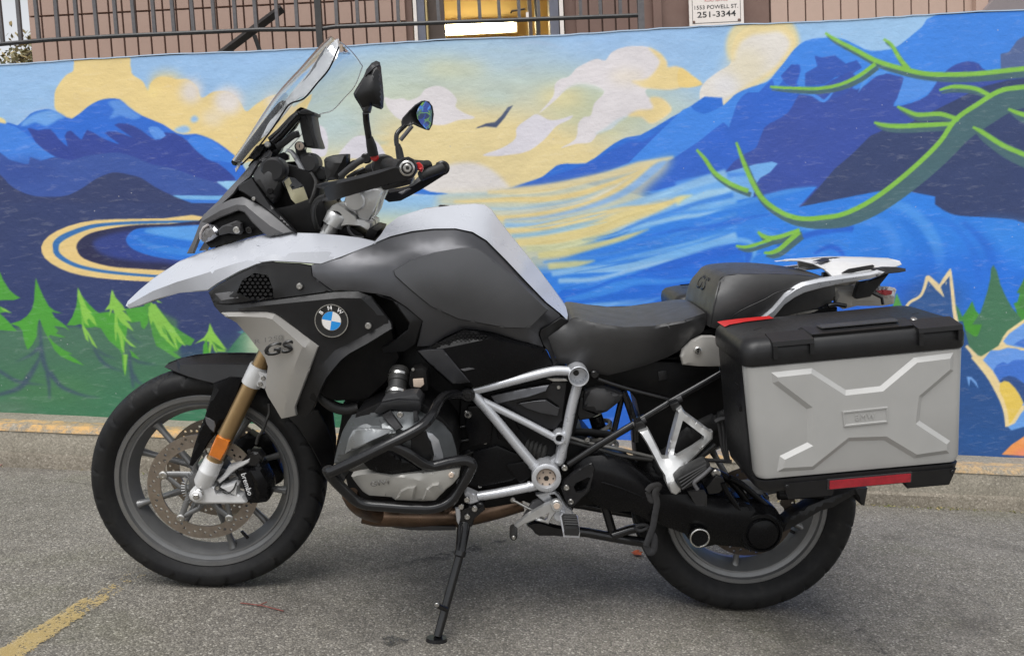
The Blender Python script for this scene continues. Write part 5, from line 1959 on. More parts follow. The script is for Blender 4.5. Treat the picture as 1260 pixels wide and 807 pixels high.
# spoke angles read off the photograph (degrees, anticlockwise from the tail)
fwheel = wheel('front_wheel', FW, 0.325, 0.122, 0.2445, 0.043, F, [352, 19, 59, 92, 132, 162, 202, 240, 286, 316], 0.052, 0.01)
rwheel = wheel('rear_wheel', RW, 0.318, 0.168, 0.2185, 0.058, B, [340, 14, 52, 86, 124, 158, 196, 232, 268, 304], 0.07, 0.012)


def brake_disc(parent, frame, c, y, ro, ri, holes, mat=M['disc'], nb=5, carrier=True, ph=0.3, name='brake_disc'):
    """drilled disc as real annulus: plates between rows of holes"""
    bm = bmesh.new()
    nh = holes
    rows = 3
    V2, E2 = [], []
    hl_ = []

    def loop(cx, cz, r, n, start=0.0):
        b0 = len(V2)
        for i in range(n):
            a = start + 2 * math.pi * i / n
            V2.append(Vector((cx + r * math.cos(a), cz + r * math.sin(a))))
        for i in range(n):
            E2.append((b0 + i, b0 + (i + 1) % n))
    # inner edge waved between the carrier bolts
    b0 = len(V2)
    for i in range(120):
        a = 2 * math.pi * i / 120
        r = ri - 0.010 * max(0, math.cos(nb * (a - ph))) ** 6
        V2.append(Vector((r * math.cos(a), r * math.sin(a))))
    for i in range(120):
        E2.append((b0 + i, b0 + (i + 1) % 120))
    loop(0, 0, ro, 120)
    hr_ = 0.0042
    for i in range(nh):
        a = 2 * math.pi * i / nh
        r = ri + (ro - ri) * (0.28, 0.52, 0.76, 0.52)[i % 4]
        hl_.append((r * math.cos(a), r * math.sin(a)))
        loop(*hl_[-1], hr_, 7)
    ov, oe, of, *_ = delaunay_2d_cdt(V2, E2, [], 0, 1e-6)
    fr = [bm.verts.new((p[0], -0.0025, p[1])) for p in ov]
    for t in of:
        cx = sum(ov[i][0] for i in t) / 3
        cz = sum(ov[i][1] for i in t) / 3
        r = math.hypot(cx, cz)
        a = math.atan2(cz, cx)
        rin = ri - 0.010 * max(0, math.cos(nb * (a - ph))) ** 6
        if r > ro * 0.9995 or r < rin * 0.999:
            continue
        if any((cx - h[0]) ** 2 + (cz - h[1]) ** 2 < (hr_ * 0.92) ** 2 for h in hl_):
            continue
        bm.faces.new([fr[i] for i in t])
    bmesh.ops.delete(bm, geom=[v for v in bm.verts if not v.link_faces], context='VERTS')
    g = bmesh.ops.extrude_face_region(bm, geom=list(bm.faces), use_keep_orig=True)
    for q in g['geom']:
        if isinstance(q, bmesh.types.BMVert):
            q.co.y += 0.005
    bmesh.ops.translate(bm, vec=Vector(c) + Vector((0, y, 0)), verts=bm.verts)
    o = finish(name, bm, mat, parent, frame, 40)
    if carrier:
        bm = bmesh.new()
        for k in range(nb):
            a = ph + 2 * math.pi * k / nb
            p0 = Vector((0.038 * math.cos(a - 0.5), 0.014, 0.038 * math.sin(a - 0.5)))
            pm = Vector((0.075 * math.cos(a - 0.16), 0.006, 0.075 * math.sin(a - 0.16)))
            p1 = Vector(((ri - 0.004) * math.cos(a), 0.003, (ri - 0.004) * math.sin(a)))
            pq = Vector((0.07 * math.cos(a + 0.34), 0.006, 0.07 * math.sin(a + 0.34)))
            p2 = Vector((0.038 * math.cos(a + 0.75), 0.014, 0.038 * math.sin(a + 0.75)))
            add_tube(bm, [p0, pm, p1], [0.012, 0.0085, 0.0085], 8, True, 0, ((0, 1, 0), 0.6))
            add_tube(bm, [p2, pq, p1], [0.010, 0.007, 0.0075], 8, True, 0, ((0, 1, 0), 0.6))
        add_lathe(bm, (0, 0.01, 0), (0, -1, 0), [(0.0, 0.004), (0.03, 0.008), (0.044, 0.004), (0.046, -0.008), (0.03, -0.014), (0.0, -0.014)], 32)
        bmesh.ops.translate(bm, vec=Vector(c) + Vector((0, y, 0)), verts=bm.verts)
        finish('disc_carrier', bm, M['wheel_grey'], parent, frame, 45)
        for k in range(nb):
            a = ph + 2 * math.pi * k / nb
            bm = bmesh.new()
            add_lathe(bm, Vector(c) + Vector(((ri - 0.004) * math.cos(a), y - 0.004, (ri - 0.004) * math.sin(a))), (0, -1, 0), [(0, -0.004), (0.0115, -0.004), (0.0115, 0.002), (0.009, 0.004), (0.005, 0.004), (0.0045, 0.002), (0, 0.002)], 16)
            finish('disc_bolt', bm, M['bolt'], parent, frame, 40)
    return o


brake_disc(fwheel, F, FW, -0.075, 0.1525, 0.117, 60, ph=math.radians(163 - 0))
brake_disc(fwheel, F, FW, 0.075, 0.1525, 0.117, 60, ph=math.radians(163), carrier=False)
brake_disc(rwheel, B, RW, -0.082, 0.13, 0.098, 48, M['rear_disc_shaded'], ph=0.3, carrier=False)
# sensor ring
bm = bmesh.new()
for k in range(44):
    a = 2 * math.pi * k / 44
    ca, sa = math.cos(a), math.sin(a)
    p, q = Vector((0.047 * ca, -0.086, 0.047 * sa)), Vector((0.058 * ca, -0.086, 0.058 * sa))
    add_tube(bm, [FW + p, FW + q], 0.0016, 4)
add_lathe(bm, FW + Vector((0, -0.086, 0)), (0, -1, 0), [(0.044, -0.002), (0.048, -0.002), (0.048, 0.002), (0.044, 0.002)], 40, closed_prof=True)
finish('sensor_ring', bm, M['wheel_grey'], fwheel, F, 40)
# valve stems
for wh, c, frm, rr0, a in ((fwheel, FW, F, 0.205, 300), (rwheel, RW, B, 0.178, 332)):
    bm = bmesh.new()
    d = Vector((math.cos(math.radians(a)), 0, math.sin(math.radians(a))))
    add_cyl(bm, Vector(c) + d * rr0 + Vector((0, -0.02, 0)), Vector(c) + d * (rr0 - 0.03) + Vector((0, -0.03, 0)), 0.005, 0.0045, 10, 0.001)
    finish('valve_stem', bm, M['black_metal'], wh, frm, 40)
# ------------------------------------------------------------------ fork, front mudguard, brake
fy = -0.103
ft0, ft1 = F(333, 424, fy), F(258, 577, fy)
bm = bmesh.new()
add_cyl(bm, Vector(ft1), Vector(ft0) + (Vector(ft0) - Vector(ft1)) * 0.25, 0.0222, 0.0222, 28, 0.001)
finish('fork_tube', bm, M['gold'], None, F, 40, True)
ax_f = (Vector(ft0) - Vector(ft1)).normalized()
# pale clamp round the tube with two bolts
cl0, cl1 = Vector(F(309, 473, fy)), Vector(F(320, 450, fy))
bm = bmesh.new()
add_lathe(bm, cl0, cl1 - cl0, [(0.0215, 0), (0.026, 0), (0.0268, 0.003), (0.0268, (cl1 - cl0).length - 0.003), (0.026, (cl1 - cl0).length), (0.0215, (cl1 - cl0).length)], 32, closed_prof=True)
clamp = finish('fork_clamp', bm, M['alloy_white'], None, F, 40, False)
block('clamp_lug', 'n', '470,95 560,130 555,175 530,240 470,215 500,150', fy - 0.026, fy - 0.008, M['alloy_white'], F, 0.002, parent=clamp)
bolt(T('n', '519,158')[0] + (fy - 0.029,), 0.0065, F, clamp)
bolt(T('n', '498,201')[0] + (fy - 0.029,), 0.0065, F, clamp)
# fork foot: socket, arm to the axle and arm to the caliper
s0, s1 = Vector(F(250.5, 593, fy)), Vector(F(264, 565, fy))
L = (s1 - s0).length
bm = bmesh.new()
add_lathe(bm, s0, s1 - s0, [(0.0, -0.012), (0.02, -0.01), (0.0262, 0.0), (0.0268, L * 0.45), (0.0275, L * 0.47), (0.0275, L * 0.52), (0.0265, L * 0.55), (0.0255, L), (0.022, L)], 32)
foot = finish('fork_foot', bm, M['alloy_white'], None, F, 40, True)
panel('axle_arm', [p + (fy - 0.006,) for p in T('l', '400,360 470,395 480,420 560,425 640,400 660,415 655,470 690,485 720,525 700,534 560,534 440,534 375,526 345,505 336,480 345,450 370,432 385,400')], M['alloy_white'],
      holes=[[p for p in T('l', '512,405 570,440 640,480 655,485 560,480 515,475 500,440')]], thick=0.03, bevel=(1.6, 0.006), frame=F, parent=foot, res=5)
panel('caliper_arm', [p + (fy + 0.004,) for p in T('l', '520,380 560,350 600,285 660,270 700,255 740,235 735,262 690,290 650,310 620,330 575,372 540,400')], M['alloy_white'], thick=0.02, bevel=(1.2, 0.004), frame=F, parent=foot, res=5)
disk('axle_nut', T('l', '383,490')[0] + (fy - 0.028,), 0.0155, 0.03, M['alloy_white'], F, 24, 0.003, parent=foot)
disk('axle_end', T('l', '380,494')[0] + (fy - 0.036,), 0.0095, 0.02, M['steel'], F, 6, 0.002, parent=foot)
bolt(T('l', '525,432')[0] + (fy - 0.004,), 0.006, F, foot)
bm = bmesh.new()
add_cyl(bm, FW + Vector((0, -0.125, 0)), FW + Vector((0, 0.135, 0)), 0.0125, 0.0125, 20, 0.002)
finish('front_axle', bm, M['steel'], None, F, 40)
# amber reflector on the tube
panel('reflector', [p + (fy - 0.0245,) for p in T('l', '520,86 606,122 592,170 545,252 466,216 490,150')], M['orange'], thick=0.012, bevel=(1.2, 0.003), frame=F, res=6)
# brake caliper with lettering, behind it the right-hand one
cal = panel('brake_caliper', [p + (-0.093,) for p in T('l', '640,330 660,290 700,285 735,300 760,295 800,250 830,300 850,340 880,400 884,450 872,500 850,522 790,530 722,526 712,480 690,400 660,360')], M['black_gloss'], thick=0.05, dome=0.012, bevel=(2.0, 0.009), frame=F, res=4,
            creases=[[p + (-0.113,) for p in T('l', '668,312 700,310 740,330 760,400 780,470 770,500')]], mirror=False)
panel('caliper_bracket', [p + (-0.088,) for p in T('l', '640,280 690,250 720,215 750,180 800,190 830,230 800,300 740,300 700,290 650,300')], M['black_metal'], thick=0.03, dome=0.006, bevel=(1.4, 0.005), frame=F, res=4)
for q in ('790,388', '826,420', '820,490', '735,190'):
    bolt(T('l', q)[0] + (-0.109,), 0.006, F, cal, 'black_metal')
text_on('brembo', 'l', '697,335 745,478', -0.1165, M['decal_white'], cal, 6.2, 0.0012, 0.01, 0.0, F)
panel('brake_caliper', [p + (0.062,) for p in T('l', '770,120 810,80 850,62 890,75 905,120 910,160 935,220 945,280 970,330 965,370 945,392 900,415 850,410 800,360 770,280 760,200')], M['black_gloss'], thick=0.045, dome=0.01, bevel=(2, 0.008), frame=F, res=5)
panel('caliper_bracket', [p + (0.05,) for p in T('l', '600,180 660,120 740,60 800,100 770,200 700,230 640,240')], M['engine_black'], thick=0.03, dome=0.008, bevel=(1.6, 0.006), frame=F, res=6)
tube('brake_hose', 'n', '565,350,-0.11 568,420,-0.112 545,480,-0.115 515,560,-0.115 485,600,-0.112 468,660,-0.11', 0.0042, M['hose'], F)
tube('sensor_cable', 'l', '560,455,-0.118 590,468,-0.12 630,440,-0.118 650,395,-0.115', 0.002, M['hose'], F)

# front mudguard over the tyre, with its leg and rear half
panel('mudguard', [(202, 451.5, -0.004), (208, 446, 0.0), (222, 440.5, 0.0), (242, 436, 0.0), (270, 434, 0.0), (300, 434, 0.0), (322, 435.5, 0), (320, 452, -0.07), (307, 466, -0.084), (290, 467, -0.084), (268, 473, -0.083), (250, 469, -0.08), (232, 464, -0.07), (214, 457, -0.04)],
      M['black_plastic'], creases=[[(222, 449, -0.045), (245, 448, -0.066), (275, 448.5, -0.072), (312, 449, -0.072)]], thick=0.003, bevel=(1, 0.002), frame=F, mirror=True, smooth=70)
panel('mudguard_leg', [p + (-0.094,) for p in T('n', '140,195 265,148 365,155 330,260 300,360 265,440 205,500 165,575 110,640 60,720 -20,830 -45,820 -15,700 30,560 75,450 110,330 140,240')], M['black_gloss'], thick=0.008, bevel=(1.4, 0.004), dome=0.006, frame=F, mirror=True,
      creases=[[p + (-0.103,) for p in T('n', '160,225 230,200 285,205 292,230 262,330 238,400 160,450 90,450')]])
panel('mudguard_badge', [p + (-0.104,) for p in T('n', '75,452 110,462 150,482 158,520 145,572 110,540 85,500')], M['fairing_grey'], thick=0.004, bevel=(1, 0.002), frame=F, res=5)
panel('mudguard_rear', [(352, 478, -0.07), (372, 500, -0.08), (392, 505, -0.08), (402, 525, -0.06), (410, 548, -0.03), (413, 568, -0.0), (404, 580, -0.0), (396, 575, -0.05), (384, 552, -0.075), (366, 525, -0.082), (350, 508, -0.083), (340, 496, -0.08)], M['black_plastic'],
      thick=0.003, bevel=(1, 0.002), frame=F, mirror=True, dome=0.006, smooth=70)

# ------------------------------------------------------------------ bodywork
beak_top = '462,318,-.028 470,300,-.026 510,262,-.026 560,220,-.028 650,160,-.04 740,125,-.055 800,103,-.07 860,85,-.085 960,60,-.12 1075,50,-.15 1160,52,-.16 1255,60,-.167 1320,68,-.17 1380,82,-.173'
beak_low = '1384,90,-.178 1255,140,-.228 1180,166,-.238 1100,160,-.237 1000,155,-.234 960,160,-.228 880,193,-.208 800,237,-.183 765,262,-.168 660,270,-.122 570,297,-.083 510,320,-.055 478,328,-.038'
panel('white_fairing', T('D', beak_top + ' ' + beak_low), M['white_paint'], creases=[T('D', '474,312,-.048 560,264,-.096 650,230,-.138 740,203,-.172 840,170,-.204 960,134,-.226 1080,122,-.238 1200,118,-.239'),
      T('D', '560,232,-.045 650,180,-.078 760,142,-.108 880,108,-.14 960,92,-.166 1080,80,-.186'), T('D', '900,80,-.125 960,100,-.19 985,130,-.226')], mirror=True, bevel=(1.2, 0.0035), res=6, soft=1, smooth=50)
bm = bmesh.new()
Lp = [Vector(B(*p)) for p in T('D', '462,318,-.028 470,300,-.026 510,262,-.026 560,220,-.028 650,160,-.04 740,125,-.055 800,103,-.07')]
rows = [[bm.verts.new(p) for p in (q, Vector((q.x, q.y * 0.4, q.z + 0.004)), Vector((q.x, -q.y * 0.4, q.z + 0.004)), Vector((q.x, -q.y, q.z)))] for q in Lp]
for a, b in zip(rows, rows[1:]):
    for j in range(3):
        bm.faces.new([a[j], a[j + 1], b[j + 1], b[j]])
finish('beak_top', bm, M['white_paint'], None, None, 60)

# black intake panel with honeycomb grille
panel('intake_panel', T('D', '766,268,-.17 800,240,-.184 880,197,-.208 960,163,-.229 1000,158,-.234 1100,163,-.237 1145,171,-.238 1150,207,-.24 1225,265,-.246 1100,283,-.245 960,300,-.238 840,313,-.208 800,313,-.19 778,292,-.175'), M['black_plastic'],
      holes=[T('D', '870,270,-.225 890,225,-.222 935,197,-.228 985,205,-.24 1003,255,-.246 1005,285,-.245 925,296,-.238')], mirror=False, res=6)
panel('intake_lip', T('D', '790,273,-.186 860,263,-.214 880,290,-.224 815,300,-.2'), M['fairing_grey'], thick=0.004, bevel=(1, .002), res=5)
# honeycomb: recessed floor and raised cells
panel('grille_floor', T('D', '865,272,-.205 888,222,-.202 935,194,-.208 988,203,-.22 1006,255,-.226 1007,288,-.225 922,299,-.218'), M['engine_black'], thick=0.004, bevel=None, res=9)
bm = bmesh.new()
hp = [p[:2] for p in T('D', '868,271 890,224 935,196 986,204 1004,255 1006,286 924,297')]
sx = 6.3
for j in range(-6, 14):
    for i in range(-4, 12):
        u = 289 + i * sx + (j % 2) * sx / 2
        v = 335 + j * sx * 0.72
        if not in_poly(u, v, hp):
            continue
        yb = -0.212 - 0.022 * (u - 289) / 45
        a, b = [], []
        for q in range(6):
            an = math.pi / 6 + q * math.pi / 3
            a.append(B(u + sx * 0.50 * math.cos(an), v + sx * 0.42 * math.sin(an), yb))
            b.append(B(u + sx * 0.34 * math.cos(an), v + sx * 0.28 * math.sin(an), yb - 0.007))
        add_hexa(bm, a, b)
finish('grille', bm, M['black_plastic'], None, None, 30)
bolt(T('D', '1101,246')[0] + (-0.252,), 0.0085)

shroud = panel('side_shroud', [(259, 366, -.172), (268, 374, -.19), (281, 374.5, -.208), (321, 371, -.238), (368, 364.5, -.246), (410, 359.5, -.248), (440, 358, -.246), (457, 365, -.243), (470, 382, -.238), (482, 398, -.246), (483, 405, -.252), (470, 413, -.257), (452, 424, -.262), (430, 436, -.266),
      (420, 444, -.266), (409, 457, -.264), (402, 466, -.256), (396, 478, -.242), (391, 490, -.214), (387, 500, -.208), (382, 509, -.2), (376, 513, -.195), (366, 510, -.2), (360, 498, -.205), (368, 470, -.228), (383, 440, -.244), (388, 428, -.248), (372, 412, -.25), (345, 389, -.248), (337, 385.5, -.247),
      (328, 384, -.243), (295, 384, -.226), (272, 386, -.2), (264, 377, -.182)], M['black_plastic'],
      creases=[[(300, 378.5, -.244), (368, 371.5, -.26), (420, 366.5, -.263), (444, 367, -.261), (460, 382, -.25), (472, 399, -.242)], [(470, 401, -.243), (440, 417, -.247), (412, 431, -.25), (400, 444, -.25), (391, 461, -.245), (381, 490, -.226)]], mirror=True, res=7)
bolt((453, 401, -.253), 0.009, None, shroud)
# layered trim behind the shroud, running under the tank
panel('shroud_trim', T('E', '125,275,-.235 180,285,-.232 240,320,-.224 302,371,-.215 272,458,-.206 230,485,-.205 155,491,-.206 148,474,-.21 200,440,-.22 245,405,-.224 250,382,-.228 190,300,-.233'), M['black_plastic'], creases=[T('E', '160,292,-.238 225,325,-.232 280,375,-.224 262,430,-.216')], mirror=True)

# silver deflector with lettering
defl = panel('silver_deflector', T('D', '813,344,-.224 900,340,-.232 985,338,-.242 1012,346,-.247 1090,403,-.252 1172,466,-.255 1130,575,-.252 1086,690,-.227 1090,720,-.222 1035,732,-.213 1010,690,-.215 985,650,-.217 975,625,-.217 985,540,-.224 975,510,-.224 960,490,-.222 910,425,-.223 870,380,-.224 850,368,-.225 832,360,-.227'),
      M['silver_panel'], creases=[T('D', '824,357,-.24 900,357,-.252 975,360,-.266 1000,367,-.271 1060,418,-.276 1112,466,-.28'), T('D', '1112,468,-.279 1075,560,-.262 1052,640,-.243 1046,700,-.23'), T('D', '1000,367,-.271 1010,420,-.262 1015,560,-.246 1020,640,-.233')], mirror=True, res=6)
text_on('GS', 'D', '972,482 1083,463', -.2735, M['decal_black'], defl, 15.5, 0.0016, 0.035, 0.25, name='emblem')
text_on('R 1250', 'D', '936,449 1040,432', -.272, M['decal_grey'], defl, 5.5, 0.001, 0.0, 0.1)

# roundel: black ring with rim, blue and white quarters, letters round the top
rc = Vector(B(408.3, 394.4, -.2585))
badge = None
bm = bmesh.new()
add_lathe(bm, rc, (0, -1, 0), [(0, 0), (0.0405, 0), (0.0415, 0.0025), (0.0405, 0.004), (0.0385, 0.0036), (0.0245, 0.0044), (0, 0.0044)], 48)
badge = finish('roundel', bm, M['decal_black'], None, None, 40)
for nm, r0, r1, mt, hh in (('roundel_rim', 0.039, 0.0412, 'steel', 0.0048), ('roundel_ring', 0.0232, 0.0242, 'steel', 0.0054)):
    bm = bmesh.new()
    add_lathe(bm, rc, (0, -1, 0), [(r0, 0.002), (r0, hh), (r1, hh), (r1, 0.002)], 48, closed_prof=True)
    finish(nm, bm, M[mt], badge, None, 40)
tilt = math.radians(8)
for k in range(4):
    bm = bmesh.new()
    a0_ = k * math.pi / 2 - tilt
    c0 = bm.verts.new(rc + Vector((0, -0.0052, 0)))
    arc = [bm.verts.new(rc + Vector((0.0232 * math.cos(a0_ + q * math.pi / 16), -0.0052, 0.0232 * math.sin(a0_ + q * math.pi / 16)))) for q in range(9)]
    for q in range(8):
        bm.faces.new([c0, arc[q], arc[q + 1]])
    g = bmesh.ops.extrude_face_region(bm, geom=list(bm.faces))
    for v_ in g['geom']:
        if isinstance(v_, bmesh.types.BMVert):
            v_.co.y += 0.001
    finish('roundel_quarter', bm, M['white_badge' if k % 2 == 0 else 'blue_badge'], badge, None, None)
for ch, an in (('B', 142), ('M', 98), ('W', 50)):
    bm = text_mesh(ch, 0.0105, None, 0.0008, 0.02)
    a = math.radians(an)
    p = rc + Vector((0.0316 * math.cos(a), -0.0042, 0.0316 * math.sin(a)))
    xd, yd, zd = Vector((math.sin(a), 0, -math.cos(a))), Vector((math.cos(a), 0, math.sin(a))), Vector((0, -1, 0))
    bmesh.ops.transform(bm, matrix=Matrix([[xd[0], yd[0], zd[0], p[0]], [xd[1], yd[1], zd[1], p[1]], [xd[2], yd[2], zd[2], p[2]], [0, 0, 0, 1]]), verts=bm.verts)
    finish('lettering', bm, M['white_badge'], badge, None, None)

# tank
tank_edge = '-110,168,-.238 -60,152,-.233 0,138,-.226 60,112,-.205 125,87,-.178 180,66,-.162 260,47,-.152 340,38,-.147 420,37,-.144 480,50,-.142 530,80,-.142 600,150,-.14 680,235,-.137 750,307,-.134 800,347,-.132'
panel('tank_side', T('E', tank_edge + ' 806,358,-.132 765,385,-.142 732,402,-.147 726,425,-.147 742,468,-.147 640,441,-.172 560,415,-.182 500,405,-.187 450,402,-.189 380,432,-.192 330,465,-.197 278,466,-.202 300,373,-.222 240,322,-.232 180,284,-.238 130,273,-.241 60,264,-.244 0,260,-.246 -30,263,-.246 -105,208,-.241'), M['tank_grey'],
      creases=[T('E', '-100,190,-.248 0,190,-.251 110,190,-.244 188,187,-.232 250,150,-.219 340,120,-.209 440,103,-.202 495,104,-.197 520,115,-.196 640,213,-.189 742,312,-.174 766,332,-.163 700,396,-.182 680,404,-.185 600,402,-.199 430,370,-.212 330,325,-.226 250,260,-.234 195,208,-.238 188,187,-.232'),
               T('E', '60,150,-.235 180,110,-.205 300,80,-.19 430,68,-.178 500,80,-.172 580,150,-.168 700,270,-.16')], mirror=True, res=6, smooth=60, soft=5)
panel('tank_pad', T('E', '191,187,-.236 250,152,-.223 340,122,-.213 440,105,-.206 494,106,-.201 518,117,-.2 638,215,-.193 740,313,-.178 762,332,-.168 700,393,-.186 680,401,-.189 600,399,-.203 430,367,-.216 330,322,-.23 252,258,-.238 197,208,-.241'), M['tank_grey_light'], dome=0.014, dexp=0.75, thick=0.006,
      bevel=(1.0, 0.003), mirror=True, smooth=40, res=8)
white_low = '118,88,-.18 180,62,-.164 260,43,-.154 340,34,-.149 420,33,-.146 483,46,-.144 534,77,-.144 604,147,-.142 684,232,-.139 754,304,-.136 804,344,-.134 831,370,-.128'
panel('tank_top', T('E', white_low + ' 833,352,-.09 826,322,-.055 800,285,-.035 740,205,-.03 680,130,-.028 620,58,-.028 575,0,-.028 550,-36,-.03 525,-52,-.035 490,-56,-.04 400,-50,-.05 300,-38,-.06 210,-10,-.08 165,25,-.11 146,55,-.15'), M['white_paint'],
      creases=[T('E', '170,52,-.155 210,24,-.142 300,2,-.125 420,-8,-.115 490,0,-.112 545,30,-.112 600,85,-.108 680,190,-.104 760,285,-.1 812,335,-.096')], mirror=True, res=6, smooth=60, soft=6, bevel=None)
bm = bmesh.new()
Lp = [Vector(B(*p)) for p in T('E', '210,-10,-.08 300,-38,-.06 400,-50,-.05 490,-56,-.04 525,-52,-.035 550,-36,-.03 575,0,-.028 620,58,-.028 680,130,-.028 740,205,-.03 800,285,-.035 826,322,-.055 833,352,-.09')]
rows = [[bm.verts.new(p) for p in (q + Vector((0, 0, -0.001)), Vector((q.x, 0, q.z + 0.0005)), Vector((q.x, -q.y, q.z - 0.001)))] for q in Lp]
for a, b in zip(rows, rows[1:]):
    for j in range(2):
        bm.faces.new([a[j], a[j + 1], b[j + 1], b[j]])
finish('tank_spine', bm, M['white_paint'], None, None, 60)
bm = bmesh.new()
fc = Vector(B(561, 257, 0))
add_lathe(bm, fc, (0.12, 0, 1), [(0, -0.01), (0.045, -0.01), (0.048, 0.0), (0.044, 0.004), (0.03, 0.006), (0, 0.006)], 32)
finish('fuel_cap', bm, M['black_metal'], None, None, 40)
# fill behind the skins: steering-head and tank body, so nothing shows through from elsewhere
block('tank_body', 'P', '430,345 470,315 540,300 590,310 690,400 670,430 560,408 500,425 440,380', -0.13, 0.13, M['engine_black'], bev=0)

# cover below the tank, with facet and small grille
panel('side_cover', T('E', '276,480,-.204 330,467,-.199 450,405,-.192 500,408,-.19 560,418,-.185 640,444,-.176 742,470,-.152 757,486,-.152 781,538,-.152 740,549,-.163 640,577,-.178 490,619,-.193 440,609,-.198 405,609,-.2 320,531,-.203 300,512,-.203'), M['black_gloss'],
      creases=[T('E', '376,474,-.214 440,555,-.214 478,602,-.208'), T('E', '376,474,-.214 545,438,-.207 740,480,-.166'), T('E', '500,560,-.205 600,520,-.2 700,505,-.18')], mirror=True, res=6)
panel('side_cover_facet', T('E', '280,483,-.207 330,478,-.212 373,477,-.216 438,556,-.217 474,598,-.211 440,603,-.206 410,604,-.205 322,527,-.208 303,508,-.208'), M['tank_grey'], thick=0.004, bevel=(0.8, 0.002), res=5, mirror=True)
panel('side_cover_chip', T('E', '438,551,-.216 470,545,-.214 490,549,-.212 452,557,-.215'), M['fairing_grey'], thick=0.003, bevel=None, res=5)
panel('side_grille_floor', T('E', '330,469,-.2045 380,440,-.2045 452,405,-.2045 545,433,-.2 400,468,-.207'), M['engine_black'], thick=.003, bevel=None, res=6)
bm = bmesh.new()
for j in range(5):
    for i in range(14):
        u = 535 + i * 5.0 + (j % 2) * 2.5
        v = 423 - i * 1.55 + j * 3.0 - 3 + (0 if i < 6 else (i - 6) * 1.5)
        if not in_poly(u, v, [p[:2] for p in T('E', '338,463 452,408 540,430 545,436 400,462')]):
            continue
        a, b = [], []
        for q in range(4):
            an = q * math.pi / 2
            a.append(B(u + 2.3 * math.cos(an), v + 1.5 * math.sin(an), -.2035))
            b.append(B(u + 1.5 * math.cos(an), v + 0.9 * math.sin(an), -.2085))
        add_hexa(bm, a, b)
finish('side_grille', bm, M['black_plastic'], None, None, 30)
panel('tank_tail_trim', T('E', '733,404,-.15 770,384,-.148 808,360,-.14 834,370,-.132 830,392,-.13 800,408,-.135 762,432,-.138 778,482,-.138 793,530,-.14 781,540,-.145 760,486,-.145 742,462,-.146 728,425,-.15'), M['black_plastic'], bevel=(0.8, .002), res=5, mirror=True)

# seats
def loft_top(name, ridge, crown, parent=None, n=10):
    """skin across the bike between a left edge line and its twin, slightly crowned"""
    R_ = [Vector(B(*p)) for p in smooth_path(ridge, 4)]
    bm = bmesh.new()
    rows = []
    for k, p in enumerate(R_):
        d = (R_[min(k + 1, len(R_) - 1)] - R_[max(k - 1, 0)])
        up = Vector((-d.z, 0, d.x)).normalized()
        up = up if up.z + abs(up.x) * .01 > 0 else -up
        rows.append([bm.verts.new(Vector((p.x, p.y * q, p.z)) + up * crown * (1 - q * q)) for q in np.linspace(1, -1, n)])
    for a, b in zip(rows, rows[1:]):
        for q in range(n - 1):
            bm.faces.new([a[q], a[q + 1], b[q + 1], b[q]])
    return finish(name, bm, M['seat'], parent, None, 70)


rs_ridge = '836,372,-.128 852,362,-.143 880,365,-.152 950,384,-.172 1040,396,-.178 1140,392,-.176 1255,371,-.167 1312,352,-.145 1338,344,-.125'
rsd = panel('rider_seat', T('E', '757,432,-.137 800,405,-.142 ' + rs_ridge + ' 1344,370,-.125 1332,410,-.13 1270,466,-.134 1200,506,-.138 1120,536,-.139 1050,556,-.14 980,573,-.137 930,566,-.137 880,546,-.137 830,531,-.137 795,527,-.137 775,480,-.137'),
      M['seat'], dome=0.014, bevel=(3.2, 0.006), thick=0.004, mirror=True, smooth=75, res=5, soft=6)
loft_top('seat_top', T('E', rs_ridge), .004)
ps_front = '98,394,-.15 108,340,-.156 121,275,-.146 132,228,-.118 155,208,-.122'
ps_top = '205,202,-.14 300,200,-.154 400,202,-.153 500,211,-.14 545,224,-.118'
psg = panel('passenger_seat', T('F', ps_front + ' ' + ps_top + ' 560,250,-.12 562,276,-.12 545,301,-.12 500,324,-.126 430,342,-.131 350,361,-.136 280,376,-.138 200,393,-.143 140,407,-.147'), M['seat'], dome=0.012, bevel=(2.6, 0.005), thick=0.004, mirror=True, smooth=70, res=5, soft=6)
loft_top('seat_top', T('F', ps_front + ' ' + ps_top), .005)
tube('seam', 'F', '170,398,-.15 180,365,-.164 215,335,-.171 300,295,-.173 350,268,-.172 430,252,-.166 500,245,-.148', 0.0014, M['black_plastic'], sm=4, seg=5, parent=psg)
tube('seam', 'F', '103,396,-.1525 113,340,-.159 127,276,-.15 139,230,-.124', 0.0013, M['black_plastic'], sm=4, seg=5, parent=psg)
ea, eb = Vector(B(*T('F', '121,275,-.146')[0])), Vector(B(*T('F', '132,228,-.118')[0]))
em = ea.lerp(eb, .45)
place_text(text_mesh('GS', .04, .1, .0015, .02, 1, .2), 'emblem', M['black_plastic'], psg, (em.x - .0052, 0.0, em.z), (0, -1, 0), eb - ea)
block('seat_base', 'P', '690,445 760,457 840,432 940,400 1030,385 1030,378 940,385 850,412 720,425', -0.12, 0.12, M['engine_black'], bev=0)
block('seat_bracket', 'P', '716,452 742,458 744,476 722,477', -.11, .11, M['engine_black'], bev=0)

